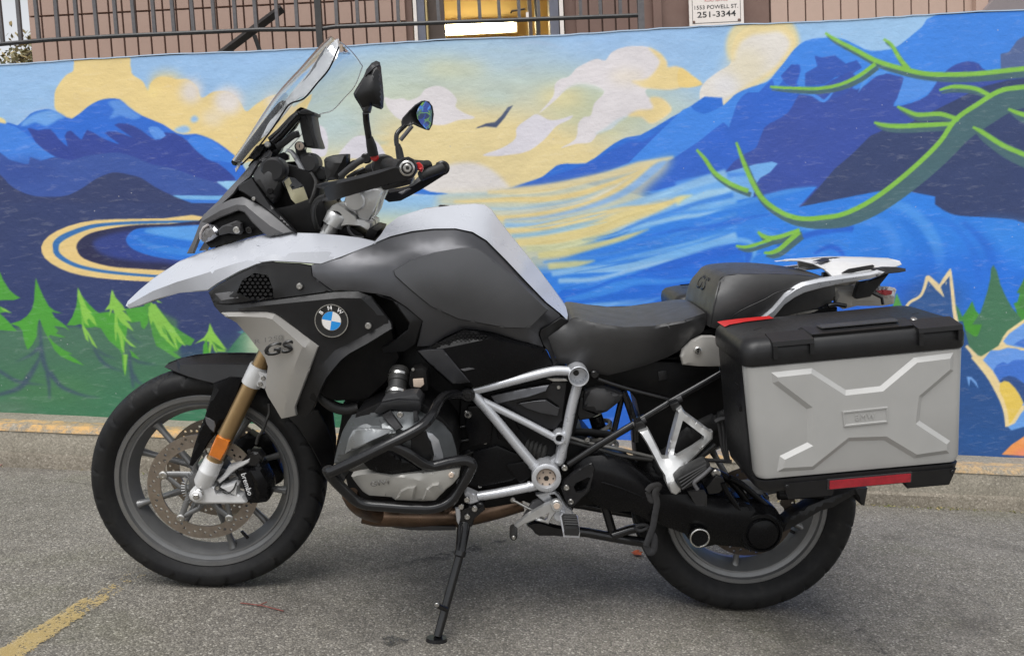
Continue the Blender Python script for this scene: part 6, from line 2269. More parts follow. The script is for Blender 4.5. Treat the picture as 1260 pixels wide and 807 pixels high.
# rear end: lock pod, tail fairing, lamp, rack, grab rails
pod = panel('lock_pod', T('F', '-8,505,-.15 0,478,-.15 35,445,-.156 72,428,-.16 110,428,-.158 142,438,-.155 142,540,-.155 60,539,-.155 0,534,-.15'), M['silver_panel'], creases=[T('F', '75,445,-.166 120,470,-.166 142,470,-.158'), T('F', '85,500,-.166 140,478,-.158')], dome=0.004, mirror=True, res=5)
disk('lock', T('F', '57,482')[0] + (-.176,), 0.0095, 0.02, M['steel'], None, 20, 0.002, parent=pod)
block('keyhole', 'F', '54,474 60,474 60,490 54,490', -.1765, -.172, M['decal_black'], bev=0, parent=pod)
panel('tail_strip', T('F', '352,362,-.13 450,338,-.125 520,325,-.115 548,332,-.11 545,346,-.11 420,352,-.12 360,372,-.13'), M['silver_panel'], thick=0.01, bevel=(0.8, .002), res=5, mirror=True)
panel('tail_fairing', T('F', '556,250,-.09 640,242,-.075 720,246,-.06 780,252,-.05 784,262,-.05 776,310,-.05 735,318,-.06 640,318,-.075 590,330,-.08 560,310,-.09'), M['silver_panel'], thick=0.01, dome=0.012, mirror=True, bevel=(1, .003), res=6)
panel('tail_lamp', T('F', '690,265,-.072 716,248,-.068 760,247,-.06 781,252,-.055 786,260,-.055 778,285,-.055 755,298,-.06 735,290,-.066 705,275,-.07'), M['lamp_clear'], thick=0.012, dome=0.014, bevel=(1, .003), res=5, mirror=True)
panel('tail_lamp_lens', T('F', '712,262,-.086 745,258,-.082 772,262,-.074 768,276,-.074 745,280,-.082 722,272,-.085'), M['red_lens'], thick=0.004, dome=0.004, bevel=(.8, .002), res=4, mirror=True)
rack = panel('luggage_rack', T('F', '340,154,0 430,144,0 540,137,0 660,139,0 760,143,0 798,153,-.02 806,166,-.07 780,178,-.105 720,186,-.125 660,195,-.13 600,204,-.13 548,211,-.125 520,185,-.1 480,166,-.06 430,155,-.03'), M['alloy_white'],
      creases=[T('F', '540,150,-.045 640,150,-.06 760,152,-.05 795,158,-.045'), T('F', '575,195,-.118 620,172,-.11 700,160,-.1 780,160,-.08')], thick=0.01, mirror=True, bevel=(1, 0.003), res=5, smooth=30)
panel('rack_slot', T('F', '585,197,-.131 612,182,-.129 700,167,-.117 706,172,-.122 690,182,-.127 620,196,-.134'), M['engine_black'], thick=0.004, bevel=None, res=5, parent=rack)
panel('rack_pad', T('F', '478,154,-.055 520,142,-.02 570,140,-.012 615,147,-.03 560,152,-.05 510,156,-.06'), M['black_plastic'], thick=0.004, bevel=None, res=5, parent=rack)
panel('grab_rail', T('k', '338,452,-.15 430,372,-.158 500,290,-.162 560,246,-.163 600,226,-.163 700,206,-.16 850,186,-.154 1000,166,-.147 1040,152,-.144 1085,165,-.146 1060,184,-.148 1000,206,-.15 850,228,-.158 720,256,-.163 620,283,-.167 560,312,-.167 500,354,-.166 440,424,-.16 398,460,-.153'), M['silver_frame'],
      creases=[T('k', '352,456,-.156 436,392,-.166 506,312,-.171 566,268,-.173 610,246,-.173 705,224,-.17 850,203,-.163 1000,182,-.155 1055,168,-.15')], thick=0.02, bevel=(0.7, .002), res=4, mirror=True, smooth=20)
panel('rail_end', T('F', '700,182,-.14 745,176,-.135 790,176,-.12 820,181,-.11 820,191,-.115 795,196,-.125 760,199,-.14 710,210,-.15'), M['black_plastic'], thick=0.02, bevel=(1, .003), res=5, mirror=True)
panel('rail_stay', T('F', '646,232,-.125 700,222,-.125 742,205,-.128 758,200,-.128 690,284,-.12 640,293,-.12 630,284,-.12'), M['black_plastic'], thick=0.014, bevel=(1, .003), res=5, mirror=True)
tube('lamp_stay', 'F', '692,268,-.11 712,278,-.11 732,288,-.11 736,312,-.11', 0.004, M['black_metal'], sm=0)
tube('rear_latch', 'F', '535,318,-.13 560,312,-.13 600,318,-.128', 0.006, M['black_metal'], sm=3)
# ------------------------------------------------------------------ headlamp area, cockpit, screen
panel('headlamp_surround', T('d', '60,820,-.05 110,720,-.055 155,600,-.06 190,520,-.062 300,450,-.08 400,405,-.095 485,388,-.105 520,402,-.108 620,450,-.118 700,490,-.128 800,575,-.145 882,655,-.158 800,672,-.155 690,690,-.148 640,658,-.14 560,580,-.13 500,505,-.12 455,490,-.113 400,515,-.105 320,545,-.09 245,580,-.075 200,612,-.066 172,650,-.062 158,700,-.06 130,770,-.056 110,820,-.054'), M['fairing_grey'],
      creases=[T('d', '200,560,-.076 320,490,-.098 440,447,-.117 505,450,-.123 600,530,-.137 700,610,-.152 780,655,-.16')], mirror=True, res=6)
panel('nose_panel', T('d', '150,575,-.055 215,500,-.055 300,420,-.058 370,340,-.06 450,255,-.062 540,150,-.065 600,95,-.068 640,55,-.07 690,30,-.075 705,50,-.09 690,85,-.1 620,110,-.1 570,200,-.1 545,240,-.1 460,305,-.095 420,365,-.09 350,430,-.08 265,500,-.07 185,560,-.06'), M['fairing_grey'], mirror=True, dome=0.006, res=6)
panel('headlamp_housing', T('d', '170,690,-.055 250,580,-.06 340,540,-.075 440,495,-.09 500,510,-.1 570,590,-.11 640,660,-.12 500,700,-.1 380,730,-.085 245,780,-.065 225,760,-.06'), M['engine_black'], thick=0.08, bevel=None, mirror=True, res=8)
block('nose_core', 'd', '165,575 225,508 310,428 460,262 560,235 620,320 520,420 480,400 330,460 210,545', -.05, .05, M['engine_black'], bev=0)
lamp_h = panel('headlamp', T('d', '166,705,-.066 170,660,-.068 195,620,-.072 240,598,-.08 275,604,-.086 305,640,-.09 295,685,-.086 255,715,-.08 205,738,-.072 180,728,-.068'), M['headlamp'], thick=0.02, dome=0.012, bevel=(1.2, .004), mirror=True, res=4)
bm = bmesh.new()
add_tube(bm, [Vector(B(*p)) for p in T('d', '166,712,-.07 168,665,-.073 190,622,-.078 225,600,-.084')], 0.0035, 8)
finish('headlamp_edge', bm, M['lamp_clear'], None, None, 50)
panel('lamp_bracket', T('d', '300,640,-.1 330,610,-.105 440,568,-.118 475,590,-.12 486,650,-.12 470,675,-.118 380,665,-.11 310,680,-.1'), M['mount_plastic'], thick=0.014, bevel=(1.4, .004), dome=.004, res=5)
bolt(T('d', '440,640')[0] + (-.13,), 0.0095, None, None, 'bolt')
bolt(T('d', '535,640')[0] + (-.122,), 0.009, None, None, 'black_metal')
bolt(T('d', '573,402')[0] + (-.126,), 0.0055)
panel('cockpit_brace', T('d', '452,300,-.1 560,238,-.112 600,300,-.118 700,450,-.132 800,560,-.15 895,662,-.166 885,668,-.165 790,585,-.15 690,500,-.135 590,420,-.122 500,360,-.11 460,340,-.103'), M['black_plastic'], thick=0.02, bevel=(1.2, .004), mirror=True, res=6)
panel('cockpit_cover', T('H3', '400,350,-.11 450,260,-.112 510,180,-.112 600,165,-.112 700,158,-.11 760,200,-.108 790,270,-.106 785,340,-.106 740,390,-.108 730,470,-.108 690,600,-.11 640,680,-.115 600,640,-.118 540,560,-.12 480,480,-.12 420,410,-.115'), M['mount_plastic'], thick=0.05, dome=0.02, bevel=(1.6, .006), res=5, mirror=True)
disk('cockpit_cap', T('H3', '630,280')[0] + (-.136,), 0.031, 0.03, M['black_plastic'], None, 28, 0.006)
panel('cockpit_rim', T('H3', '490,180,-.108 520,150,-.106 600,138,-.104 690,128,-.102 760,165,-.1 800,230,-.1 806,300,-.1 780,370,-.1 760,350,-.108 786,290,-.108 775,235,-.108 740,185,-.11 690,155,-.112 600,165,-.113 520,185,-.113'), M['fairing_grey'], thick=0.02, bevel=(0.8, .002), res=4)
disk('cockpit_screw', T('H3', '600,535')[0] + (-.136,), 0.0085, 0.01, M['engine_black'], None, 16, 0.002)
block('cockpit_core', 'd', '600,260 700,120 860,150 1010,200 1080,300 1060,420 1000,640 900,660 760,500', -.07, .07, M['engine_black'], bev=0.006)
block('cockpit_core', 'd', '700,480 860,450 1000,400 1100,420 1130,500 1080,620 1100,670 900,660 800,560', -.12, .12, M['engine_black'], bev=0.006)
# instrument display seen edge-on, the mural's reflection painted pale on its face
panel('display', T('H3', '735,420,-.1 800,360,-.09 900,380,-.08 1010,480,-.075 1078,670,-.08 900,692,-.1 850,640,-.104'), M['dark_glass'], thick=0.02, bevel=(0.8, .002), res=6)
panel('display_face', T('H3', '770,420,-.104 830,372,-.097 860,440,-.096 835,470,-.1 900,575,-.104 870,520,-.1 1000,485,-.083 1068,664,-.085 905,684,-.105 855,632,-.108'), simple('painted_display_reflection', srgb(176, 170, 140), 0.25, 0.1, 0.05, 20), thick=0.003, bevel=None, res=6)
panel('display_arm', T('H3', '800,30,-.06 850,40,-.06 905,100,-.06 960,190,-.06 1010,280,-.06 990,305,-.06 960,300,-.06 900,180,-.06 850,90,-.06 800,60,-.06'), M['silver_frame'], thick=0.02, bevel=(0.8, .003), res=4)

# windscreen: one curved transparent sheet, its front line and left edge read off, mirrored
cl = smooth_path(T('P', '293,196,-.012 307,176,-.012 323,152,-.012 340,128,-.012 356,108,-.012 376,86,-.012 395,65,-.012 407,53,-.012 413,49,-.012'), 4)
ed = smooth_path(T('P', '297,203,-.12 313,187,-.13 332,163,-.14 347,141,-.15 357,128,-.158 374,121.5,-.165 390,103,-.17 405,85,-.172 417,58,-.165'), 4)
bm = bmesh.new()
rows = []
ns = 10
for a, b in zip(cl, ed):
    pc, pe = Vector(B(*a)), Vector(B(*b))
    pc.y = 0
    row = []
    for j in range(-ns, ns + 1):
        s = j / ns
        q = abs(s)
        x = pc.x + (pe.x - pc.x) * q ** 2.2
        z = pc.z + (pe.z - pc.z) * q ** 2.2
        row.append(bm.verts.new((x, math.copysign(abs(pe.y) * math.sin(q * math.pi / 2) ** 0.9, s), z)))
    rows.append(row)
for a, b in zip(rows, rows[1:]):
    for j in range(2 * ns):
        bm.faces.new([a[j], a[j + 1], b[j + 1], b[j]])
bmesh.ops.recalc_face_normals(bm, faces=bm.faces)
g = bmesh.ops.solidify(bm, geom=list(bm.faces), thickness=0.0035)
scr = finish('windscreen', bm, M['screen'], None, None, 60)
bm = bmesh.new()
edw = [Vector(B(*p)) for p in ed]
cl_top = Vector(B(*cl[-1]))
add_tube(bm, edw, 0.0021, 6)
finish('screen_edge', bm, M['black_gloss'], scr, None, 60)
bm = bmesh.new()
add_tube(bm, [Vector((p.x, -p.y, p.z)) for p in edw], 0.0014, 6)
add_tube(bm, [Vector((edw[-1].x + (cl_top.x - edw[-1].x) * (1 - abs(q)), edw[-1].y * q, edw[-1].z + (cl_top.z - edw[-1].z) * (1 - abs(q) ** 2))) for q in np.linspace(-1, 1, 13)], 0.0014, 6)
finish('screen_edge', bm, M['screen_edge_glare'], scr, None, 60)
# left side of the screen: sky glare painted as a pale opaque panel, with its tinted inner strip
fl_o = smooth_path(T('a', '460,820,-.05 520,760,-.055 600,680,-.06 690,580,-.06 760,500,-.06 840,400,-.055 900,310,-.05 950,220,-.045 985,170,-.04 1040,135,-.04 1090,112,-.045'), 3)
panel('screen_flank_glare', T('a', '690,580,-.085 770,480,-.088 850,385,-.09 910,300,-.09 955,220,-.088 990,165,-.085 1040,132,-.085 1098,112,-.09 1105,180,-.12 1085,255,-.135 1010,350,-.15 930,450,-.156 850,555,-.16 805,560,-.158 745,605,-.155 690,680,-.15 600,790,-.142 545,850,-.137 500,880,-.132 560,760,-.115 640,650,-.1'), M['screen_edge_glare'],
      creases=[T('a', '700,600,-.112 800,490,-.122 900,380,-.126 980,280,-.124 1010,190,-.12 1045,140,-.105')], thick=0.003, bevel=None, res=6, mirror=False, smooth=30, parent=scr)
panel('screen_strip', T('a', '720,560,-.1 800,470,-.105 880,360,-.105 935,260,-.1 985,175,-.095 1000,172,-.1 975,270,-.112 905,375,-.118 800,490,-.118 705,600,-.11'), simple('dark_screen_tint', (0.06, 0.055, 0.055), 0.1, 0.2, 0.1, 20, 0, 0, 0.03, 0, 1.0, 0.03), thick=0.002, bevel=None, res=6, parent=scr)
panel('screen_bracket', T('H2', '60,1000,-.07 40,960,-.085 100,890,-.085 165,800,-.085 300,640,-.09 420,480,-.095 540,330,-.1 600,260,-.1 650,228,-.1 690,236,-.1 670,300,-.105 620,400,-.108 560,500,-.108 400,680,-.105 280,800,-.1 150,960,-.095 90,1010,-.08'), M['black_gloss'], thick=0.012, dome=.006, bevel=(1, .003), res=5, mirror=True)
panel('screen_mount', T('H3', '330,150,-.08 440,0,-.085 560,-40,-.085 545,20,-.085 480,110,-.085 420,160,-.085'), M['black_gloss'], thick=0.02, bevel=(1, .003), res=5, mirror=True)
block('screen_tip', 'H3', '195,310 185,270 230,210 265,190 240,240', -.05, -.046, M['screen_edge_glare'], bev=0)

# satnav cradle with lock, and its bars
crd = block('cradle', 'H2', '838,380 920,335 975,350 1030,375 1035,400 1000,410 1010,480 1040,640 1090,790 1060,800 930,790 905,720 870,560', -.04, .04, M['mount_plastic'], bev=0.004)
block('cradle_lip', 'H2', '835,395 840,362 925,325 1035,375 1036,402 965,398 880,398', -.047, -.0405, M['mount_plastic'], bev=0.002, parent=crd)
panel('cradle_side', T('H2', '850,410,-.043 935,405,-.043 960,500,-.043 1005,650,-.043 1035,780,-.043 935,780,-.043 900,690,-.043 868,540,-.043'), M['black_plastic'], thick=0.004, bevel=(0.8, .002), res=5, parent=crd)
disk('cradle_lock', T('H2', '857,775')[0] + (-.062,), 0.0105, 0.03, M['copper'], None, 20, 0.002, parent=crd)
disk('lock_collar', T('H2', '857,780')[0] + (-.057,), 0.0135, 0.03, M['black_metal'], None, 20, 0.002, parent=crd)
block('keyhole', 'H2', '850,755 862,755 862,795 850,795', -.0625, -.06, M['decal_black'], bev=0, parent=crd)
tube('cradle_bar', 'H2', '540,740,-.05 640,650,-.05 760,510,-.05 850,410,-.05', 0.009, M['black_metal'], sm=2)
tube('cradle_bar', 'H2', '590,790,-.06 690,720,-.06 780,650,-.06 850,630,-.06', 0.009, M['mount_plastic'], sm=3)
tube('cradle_bar', 'H2', '500,700,.05 620,600,.05 760,450,.05 850,380,.05', 0.008, M['black_metal'], sm=2)
disk('cradle_joint', T('d', '985,130')[0] + (-.05,), 0.028, 0.06, M['mount_plastic'], None, 20, 0.008)
tube('cradle_neck', 'd', '930,10,-.02 940,70,-.02 970,130,-.02', 0.014, M['black_plastic'], sm=2)
bolt(T('H2', '475,755')[0] + (-.1,), 0.008, None, None, 'bolt')
disk('horn_boss', T('H3', '1200,330')[0] + (-.03,), 0.02, 0.05, M['black_plastic'], None, 20, 0.006)

# ------------------------------------------------------------------ handlebar, in the steered frame
g_end, g_in = Vector(F(501, 206.5, -.455)), Vector(F(474, 203, -.27))
bm = bmesh.new()
add_tube(bm, smooth_path([tuple(g_end), tuple(g_in), tuple(F(452, 212, -.17)), tuple(F(436, 226, -.09)), tuple(Vector(F(436, 226, -.09)) * 1.0 + Vector((0, .09, 0)))], 5), 0.0125, 14)
bar = finish('handlebar', bm, M['black_metal'], None, F, 50, True)
bm = bmesh.new()
add_tube(bm, [g_end, g_end.lerp(g_in, 0.12), g_end.lerp(g_in, 0.5), g_end.lerp(g_in, 0.9)], [0.0185, 0.0165, 0.0165, 0.018], 18)
finish('grip', bm, M['hose'], None, F, 50, True)
guard = panel('hand_guard', T('H1', '62,402,-.34 130,382,-.37 220,366,-.40 300,350,-.42 450,315,-.445 600,275,-.455 700,250,-.46 740,240,-.462 762,200,-.462 800,170,-.462 855,160,-.462 900,182,-.462 930,232,-.462 932,290,-.462 900,340,-.46 820,372,-.458 700,402,-.455 560,437,-.447 400,482,-.43 250,527,-.405 170,546,-.385 110,541,-.37 150,508,-.375 128,440,-.36 68,426,-.34'),
      M['black_plastic'], creases=[T('H1', '135,415,-.378 300,380,-.432 450,345,-.456 600,303,-.466 745,255,-.472'), T('H1', '160,510,-.385 300,470,-.425 500,420,-.452')], frame=F, thick=0.02, bevel=(1.3, .005), mirror=False, res=5, smooth=40)
disk('bar_end_washer', T('H1', '845,262')[0] + (-.473,), 0.0165, 0.012, M['steel'], F, 28, 0.003, parent=guard)
disk('bar_end_ring', T('H1', '846,262')[0] + (-.4745,), 0.0125, 0.006, M['black_metal'], F, 24, 0.001, parent=guard)
disk('bar_end_bolt', T('H1', '848,260')[0] + (-.4765,), 0.0088, 0.006, M['bolt'], F, 20, 0.0015, parent=guard)
disk('bar_end_socket', T('H1', '850,258')[0] + (-.4772,), 0.0042, 0.002, M['decal_black'], F, 6, 0, parent=guard)
panel('red_button', T('H1', '925,215,-.43 950,208,-.43 978,235,-.43 985,268,-.43 970,296,-.43 945,280,-.43 935,250,-.43'), M['red'], thick=0.02, dome=.004, bevel=(1, .003), frame=F, res=4)
# far-side guard and grip
panel('hand_guard', T('H1', '640,455,.37 720,440,.40 800,425,.42 860,410,.43 930,345,.44 975,300,.445 985,255,.45 1085,240,.455 1100,210,.456 1145,200,.457 1190,212,.457 1210,255,.456 1195,300,.455 1080,375,.448 960,450,.44 860,505,.43 790,541,.415 690,552,.39 655,530,.38 622,492,.37'), M['black_plastic'],
      creases=[T('H1', '700,470,.37 790,455,.395 900,410,.42 1000,345,.43 1130,290,.44')], frame=F, thick=0.025, bevel=(1.2, .004), res=5)
disk('bar_end_cap', T('H1', '1150,258')[0] + (.425,), 0.0235, 0.03, M['black_metal'], F, 28, 0.006)
tube('far_grip', 'H1', '960,330,.40 1020,305,.41 1100,275,.42 1150,255,.43', 0.017, M['hose'], F, sm=2)
panel('far_lever', T('H1', '770,470,.30 860,430,.31 880,440,.31 800,490,.3'), M['fairing_grey'], frame=F, thick=.01, res=5)
# switch cluster, lever perches, reservoir
disk('switch_cluster', T('H1', '640,240')[0] + (-.30,), 0.026, 0.07, M['black_plastic'], F, 24, 0.006)
bm = bmesh.new()
for rr_, dz in ((0.0272, 0.0), (0.0272, 0.012)):
    add_lathe(bm, Vector(F(*(T('H1', '640,240')[0] + (-.30 + dz,)))), (0, -1, 0), [(rr_ - .001, -.0015), (rr_, -.0015), (rr_, .0015), (rr_ - .001, .0015)], 24, closed_prof=True)
finish('switch_ring', bm, M['fairing_grey'], None, F, 40)
block('switch_box', 'H1', '480,240 560,200 620,190 700,190 740,205 700,240 640,300 560,300 480,290', -.27, -.2, M['black_plastic'], F, 0.006)
block('switch_box', 'H1', '600,390 700,380 830,360 900,340 880,400 720,440 640,455', -.37, -.28, M['black_plastic'], F, 0.006)
tube('lever_arm', 'H1', '270,330,-.24 340,270,-.25 400,225,-.26 470,180,-.26 520,165,-.25', 0.008, M['mount_plastic'], F, sm=3, flat=((0, 1, 0), 0.7))
disk('lever_pivot', T('H1', '490,175')[0] + (-.265,), 0.0125, 0.03, M['black_metal'], F, 20, 0.003)
tube('lever_rod', 'H1', '330,345,-.2 400,300,-.2 480,265,-.2', 0.0055, M['black_metal'], F, sm=0)
block('lever_block', 'H1', '330,215 380,190 460,180 440,220 400,235 340,290 300,300', -.18, -.1, M['black_plastic'], F, 0.005)
panel('reservoir', T('H1', '130,188,-.22 150,165,-.22 210,147,-.22 290,138,-.22 333,136,-.22 332,200,-.22 300,265,-.22 270,320,-.22 245,360,-.22 155,372,-.22 140,300,-.22'), M['black_plastic'], creases=[T('H1', '142,205,-.226 210,185,-.229 325,168,-.226')], thick=0.05, dome=.008, bevel=(1.4, .004), frame=F, res=5)
tube('brake_pipe', 'H1', '60,560,-.16 35,620,-.15 50,700,-.13 80,790,-.11', 0.006, M['hose'], F)
tube('clutch_hose', 'H1', '150,500,-.3 90,520,-.24 45,580,-.19 40,680,-.15 70,780,-.12', 0.006, M['hose'], F)
# top yoke: bar clamp, fork caps, yoke plate
disk('bar_clamp', T('H1', '395,545')[0] + (-.12,), 0.026, 0.05, M['alloy'], F, 28, 0.004, mirror=True)
panel('bar_riser', T('H1', '380,500,-.105 450,470,-.105 540,440,-.1 600,440,-.1 628,460,-.1 585,560,-.1 560,640,-.1 520,705,-.1 470,720,-.1 430,690,-.1 400,620,-.1'), M['alloy'], creases=[T('H1', '470,490,-.112 520,530,-.114 500,610,-.112'), T('H1', '440,590,-.113 500,612,-.114')], thick=0.05, bevel=(1.2, .004), frame=F, res=5, mirror=True)
panel('yoke_plate', T('H1', '200,580,-.115 245,560,-.115 300,590,-.115 330,620,-.115 400,670,-.115 410,700,-.115 470,700,-.11 530,735,-.11 535,770,-.11 510,800,-.11 440,760,-.115 330,752,-.115 250,770,-.115 190,760,-.115 155,700,-.115 160,640,-.115'), M['alloy'], thick=0.1, bevel=(1.2, .004), frame=F, res=5, mirror=True)
fcap = Vector(F(*(T('H1', '232,690')[0] + (-.103,))))
bm = bmesh.new()
add_lathe(bm, fcap, ax_f, [(0, -.05), (0.018, -.05), (0.018, -.022), (0.027, -.02), (0.0275, 0.008), (0.025, 0.012), (0.024, 0.014), (0.012, 0.016), (0, 0.016)], 28)
finish('fork_cap', bm, M['alloy'], None, F, 40, True)
bm = bmesh.new()
add_lathe(bm, fcap + ax_f * 0.013, ax_f, [(0, 0), (0.019, 0), (0.02, 0.004), (0.015, 0.008), (0, 0.008)], 24)
finish('fork_cap_ring', bm, M['black_metal'], None, F, 40, True)
bm = bmesh.new()
add_lathe(bm, Vector(F(*(T('H1', '150,785')[0] + (-.103,)))), ax_f, [(0, -.03), (0.014, -.03), (0.016, -.01), (0.012, 0.0), (0.013, 0.012), (0, 0.012)], 24)
finish('fork_collar', bm, M['alloy'], None, F, 40, True)
block('yoke_base', 'c', '220,610 300,600 420,680 430,710 300,690 220,680', -.1, .1, M['engine_black'], F, 0.003)
block('head_cover', 'c', '440,650 470,630 530,645 500,715 430,705', -.12, .12, M['engine_black'], F, 0.003)
tube('head_cable', 'c', '300,610,-.13 310,650,-.13 350,690,-.13 420,700,-.13', 0.004, M['mount_plastic'], F)

for c_ in ('300,330,-.2 250,420,-.17 190,470,-.14 120,560,-.1 90,660,-.08', '520,300,-.25 470,380,-.2 380,420,-.14 300,470,-.08 250,540,-.05', '700,300,-.3 640,360,-.26 560,400,-.2 480,430,-.12 400,470,-.05', '20,300,-.08 60,380,-.1 40,480,-.12 10,560,-.12'):
    tube('control_cable', 'H1', c_, 0.0042, M['hose'], F, sm=5, seg=7)
# mirrors
def mirror(stem, boot, outline, dome, y, glass=None, tilt=0.0, stem_r=0.0075):
    tube('mirror_stem', stem[0], stem[1], stem_r, M['black_metal'], F, sm=5)
    bp = [Vector(F(*p)) for p in T(boot[0], boot[1])]
    bm_ = bmesh.new()
    add_tube(bm_, bp, boot[2], 16)
    finish('mirror_boot', bm_, M['black_plastic'], None, F, 50)
    return panel('mirror', outline, M['black_plastic'], dome=dome, dexp=0.55, thick=0.006, bevel=(1.4, .005), frame=F, res=3.5, smooth=50)


mA = mirror(('b', '435,490,-.36 440,560,-.35 452,640,-.345 460,690,-.34'), ('b', '462,680,-.34 478,740,-.335 492,815,-.33', [0.0085, 0.0115, 0.0125]),
            T('b', '340,345,-.40 352,320,-.40 420,210,-.40 440,160,-.40 480,110,-.40 515,93,-.40 540,103,-.40 550,140,-.40 565,280,-.40 572,370,-.40 568,450,-.40 552,465,-.40 520,455,-.40 475,435,-.40 462,490,-.39 420,490,-.39 385,430,-.395 350,375,-.40'), 0.03, -.40)
panel('mirror_back', T('b', '392,440,-.405 455,415,-.41 478,433,-.41 465,490,-.40 418,492,-.40'), M['mount_plastic'], frame=F, thick=.02, dome=.006, bevel=(1, .003), res=4, parent=None)
panel('mirror_edge', T('b', '445,172,-.42 480,120,-.415 515,97,-.405 540,106,-.405 546,130,-.41 500,150,-.42 470,180,-.428 430,215,-.42'), M['black_plastic'], frame=F, thick=.006, bevel=(.8, .002), res=4)
mB = mirror(('b', '738,585,.33 700,620,.33 675,650,.325 668,690,.32 672,740,.315'), ('b', '678,730,.315 688,770,.315 702,850,.31', [0.0075, 0.011, 0.0125]),
            T('b', '705,560,.33 715,530,.33 760,480,.33 810,430,.335 860,400,.355 885,396,.375 920,405,.395 945,440,.41 955,500,.415 945,580,.41 920,625,.395 890,620,.375 840,600,.345 800,580,.335 770,590,.33 730,600,.33 708,585,.33'), -0.004, .36)
panel('mirror_glass', T('b', '822,490,.325 840,450,.337 868,412,.355 895,403,.372 925,425,.392 940,480,.4 938,550,.4 925,605,.392 900,618,.375 860,580,.35 830,535,.33'), M['mirror'], frame=F, thick=.003, bevel=None, res=6)
tube('mirror_brace', 'b', '790,590,.33 750,640,.328 700,700,.325', 0.0065, M['fairing_grey'], F, sm=0)
disk('mirror_collar', T('H1', '565,165')[0] + (-.335,), 0.0095, 0.008, M['red'], F, 18, 0.003)
# ------------------------------------------------------------------ engine, exhaust, crash bars
block('engine_block', 'P', '428,470 470,430 560,410 690,470 716,500 690,600 640,618 560,632 470,628 428,600 418,560', -.12, .12, M['engine_black'], bev=0.004)
panel('radiator_panel', [(383, 470, -.19), (396, 452, -.2), (430, 432, -.2), (482, 404, -.2), (492, 440, -.19), (476, 470, -.185), (452, 492, -.18), (430, 492, -.18), (414, 493, -.18), (398, 488, -.185)], M['engine_black'], thick=0.05, mirror=True, bevel=(1.5, .004))
tube('coolant_hose', 'e', '10,255,-.15 40,300,-.16 90,350,-.16 160,385,-.16 240,395,-.16 320,380,-.16', 0.015, M['hose'])
disk('hose_clip', T('e', '150,270')[0] + (-.165,), 0.011, 0.02, M['mount_plastic'], None, 18, 0.003)
tube('hose_band', 'e', '95,260,-.17 130,295,-.172 160,305,-.17', 0.0035, M['copper'], sm=3)
block('frame_front', 'e', '200,340 300,300 380,330 400,420 300,460 215,520 190,740 130,800 150,640 180,500', -.1, .1, M['engine_black'], bev=0.004)
# inlet stub with clamps, injector block
ih = Vector(B(*(T('e', '620,190')[0] + (-.235,))))
iax = (Vector(B(*(T('e', '625,60')[0] + (-.2,)))) - Vector(B(*(T('e', '590,330')[0] + (-.27,))))).normalized()
bm = bmesh.new()
add_lathe(bm, ih, iax, [(0, -.05), (0.027, -.05), (0.027, -.022), (0.0235, -.02), (0.0235, -0.002), (0.026, 0.0), (0.026, 0.03), (0.022, 0.04), (0, 0.04)], 28)
finish('inlet_stub', bm, M['hose'], None, None, 40, True)
for d, r in ((0.017, 0.0272), (-0.033, 0.0282)):
    bm = bmesh.new()
    add_lathe(bm, ih + iax * d, iax, [(r - .002, -.004), (r, -.0035), (r, .0035), (r - .002, .004)], 28, closed_prof=True)
    finish('hose_clamp', bm, M['steel'], None, None, 40, True)
inj = block('injector', 'e', '712,112 730,85 800,80 835,105 850,250 800,262 725,258 700,200', -.26, -.21, M['engine_black'], bev=0.003)
block('injector_plug', 'e', '733,165 812,160 818,205 790,228 738,222', -.268, -.261, M['copper'], bev=0.001, parent=inj)
for q in ('770,265', '735,90'):
    bolt(T('e', q)[0] + (-.263,), 0.0045, None, inj)
# cylinder barrel and head
block('cylinder', 'e', '300,420 480,340 800,340 960,460 1040,560 1080,760 1040,900 700,1000 400,900 230,700', -.3, -.115, M['engine_black'], bev=0.006, mirror=True)
block('head_collar', 'e', '430,420 490,345 620,320 780,330 800,350 795,405 770,420 560,400 470,440', -.345, -.25, M['black_plastic'], bev=0.006)
block('head_collar_top', 'e', '500,320 620,300 760,280 790,320 780,345 620,330 490,350', -.33, -.26, M['mount_plastic'], bev=0.004)
hd = panel('valve_cover', T('e', '130,800,-.30 155,690,-.30 195,560,-.30 240,480,-.30 330,455,-.31 430,442,-.32 510,425,-.325 560,400,-.33 640,396,-.33 740,400,-.33 800,440,-.325 880,470,-.32 960,510,-.31 1030,580,-.30 1062,690,-.30 1078,770,-.30 1060,850,-.30 900,880,-.31 600,890,-.32 300,880,-.31 180,840,-.30'), M['cover_grey'],
      creases=[T('e', '205,740,-.355 235,630,-.37 275,540,-.372 350,510,-.375 470,490,-.38 545,540,-.39 600,555,-.395'), T('e', '275,540,-.372 300,560,-.385 420,550,-.39 550,545,-.393'), T('e', '800,560,-.385 860,580,-.385 920,640,-.38 960,760,-.37')], dome=0.03, dexp=0.6, thick=0.05, bevel=(2, .012), res=5, mirror=True, smooth=26)
panel('cover_facet', T('e', '212,738,-.372 240,620,-.388 275,556,-.39 310,543,-.395 420,540,-.402 535,545,-.41 600,562,-.425 420,640,-.42'), M['guard_grey'], thick=.006, bevel=(1.6, .004), res=5, parent=hd)
panel('cover_rib', T('e', '495,445,-.366 560,405,-.352 585,440,-.38 655,535,-.412 600,562,-.415'), M['black_plastic'], thick=0.008, bevel=(1, .003), res=5, parent=hd)
panel('cover_recess', T('e', '715,600,-.423 760,580,-.423 830,555,-.418 862,640,-.412 888,740,-.4 865,785,-.4 800,770,-.41 720,700,-.42'), M['black_plastic'], thick=0.006, bevel=(1, .003), res=5, parent=hd)
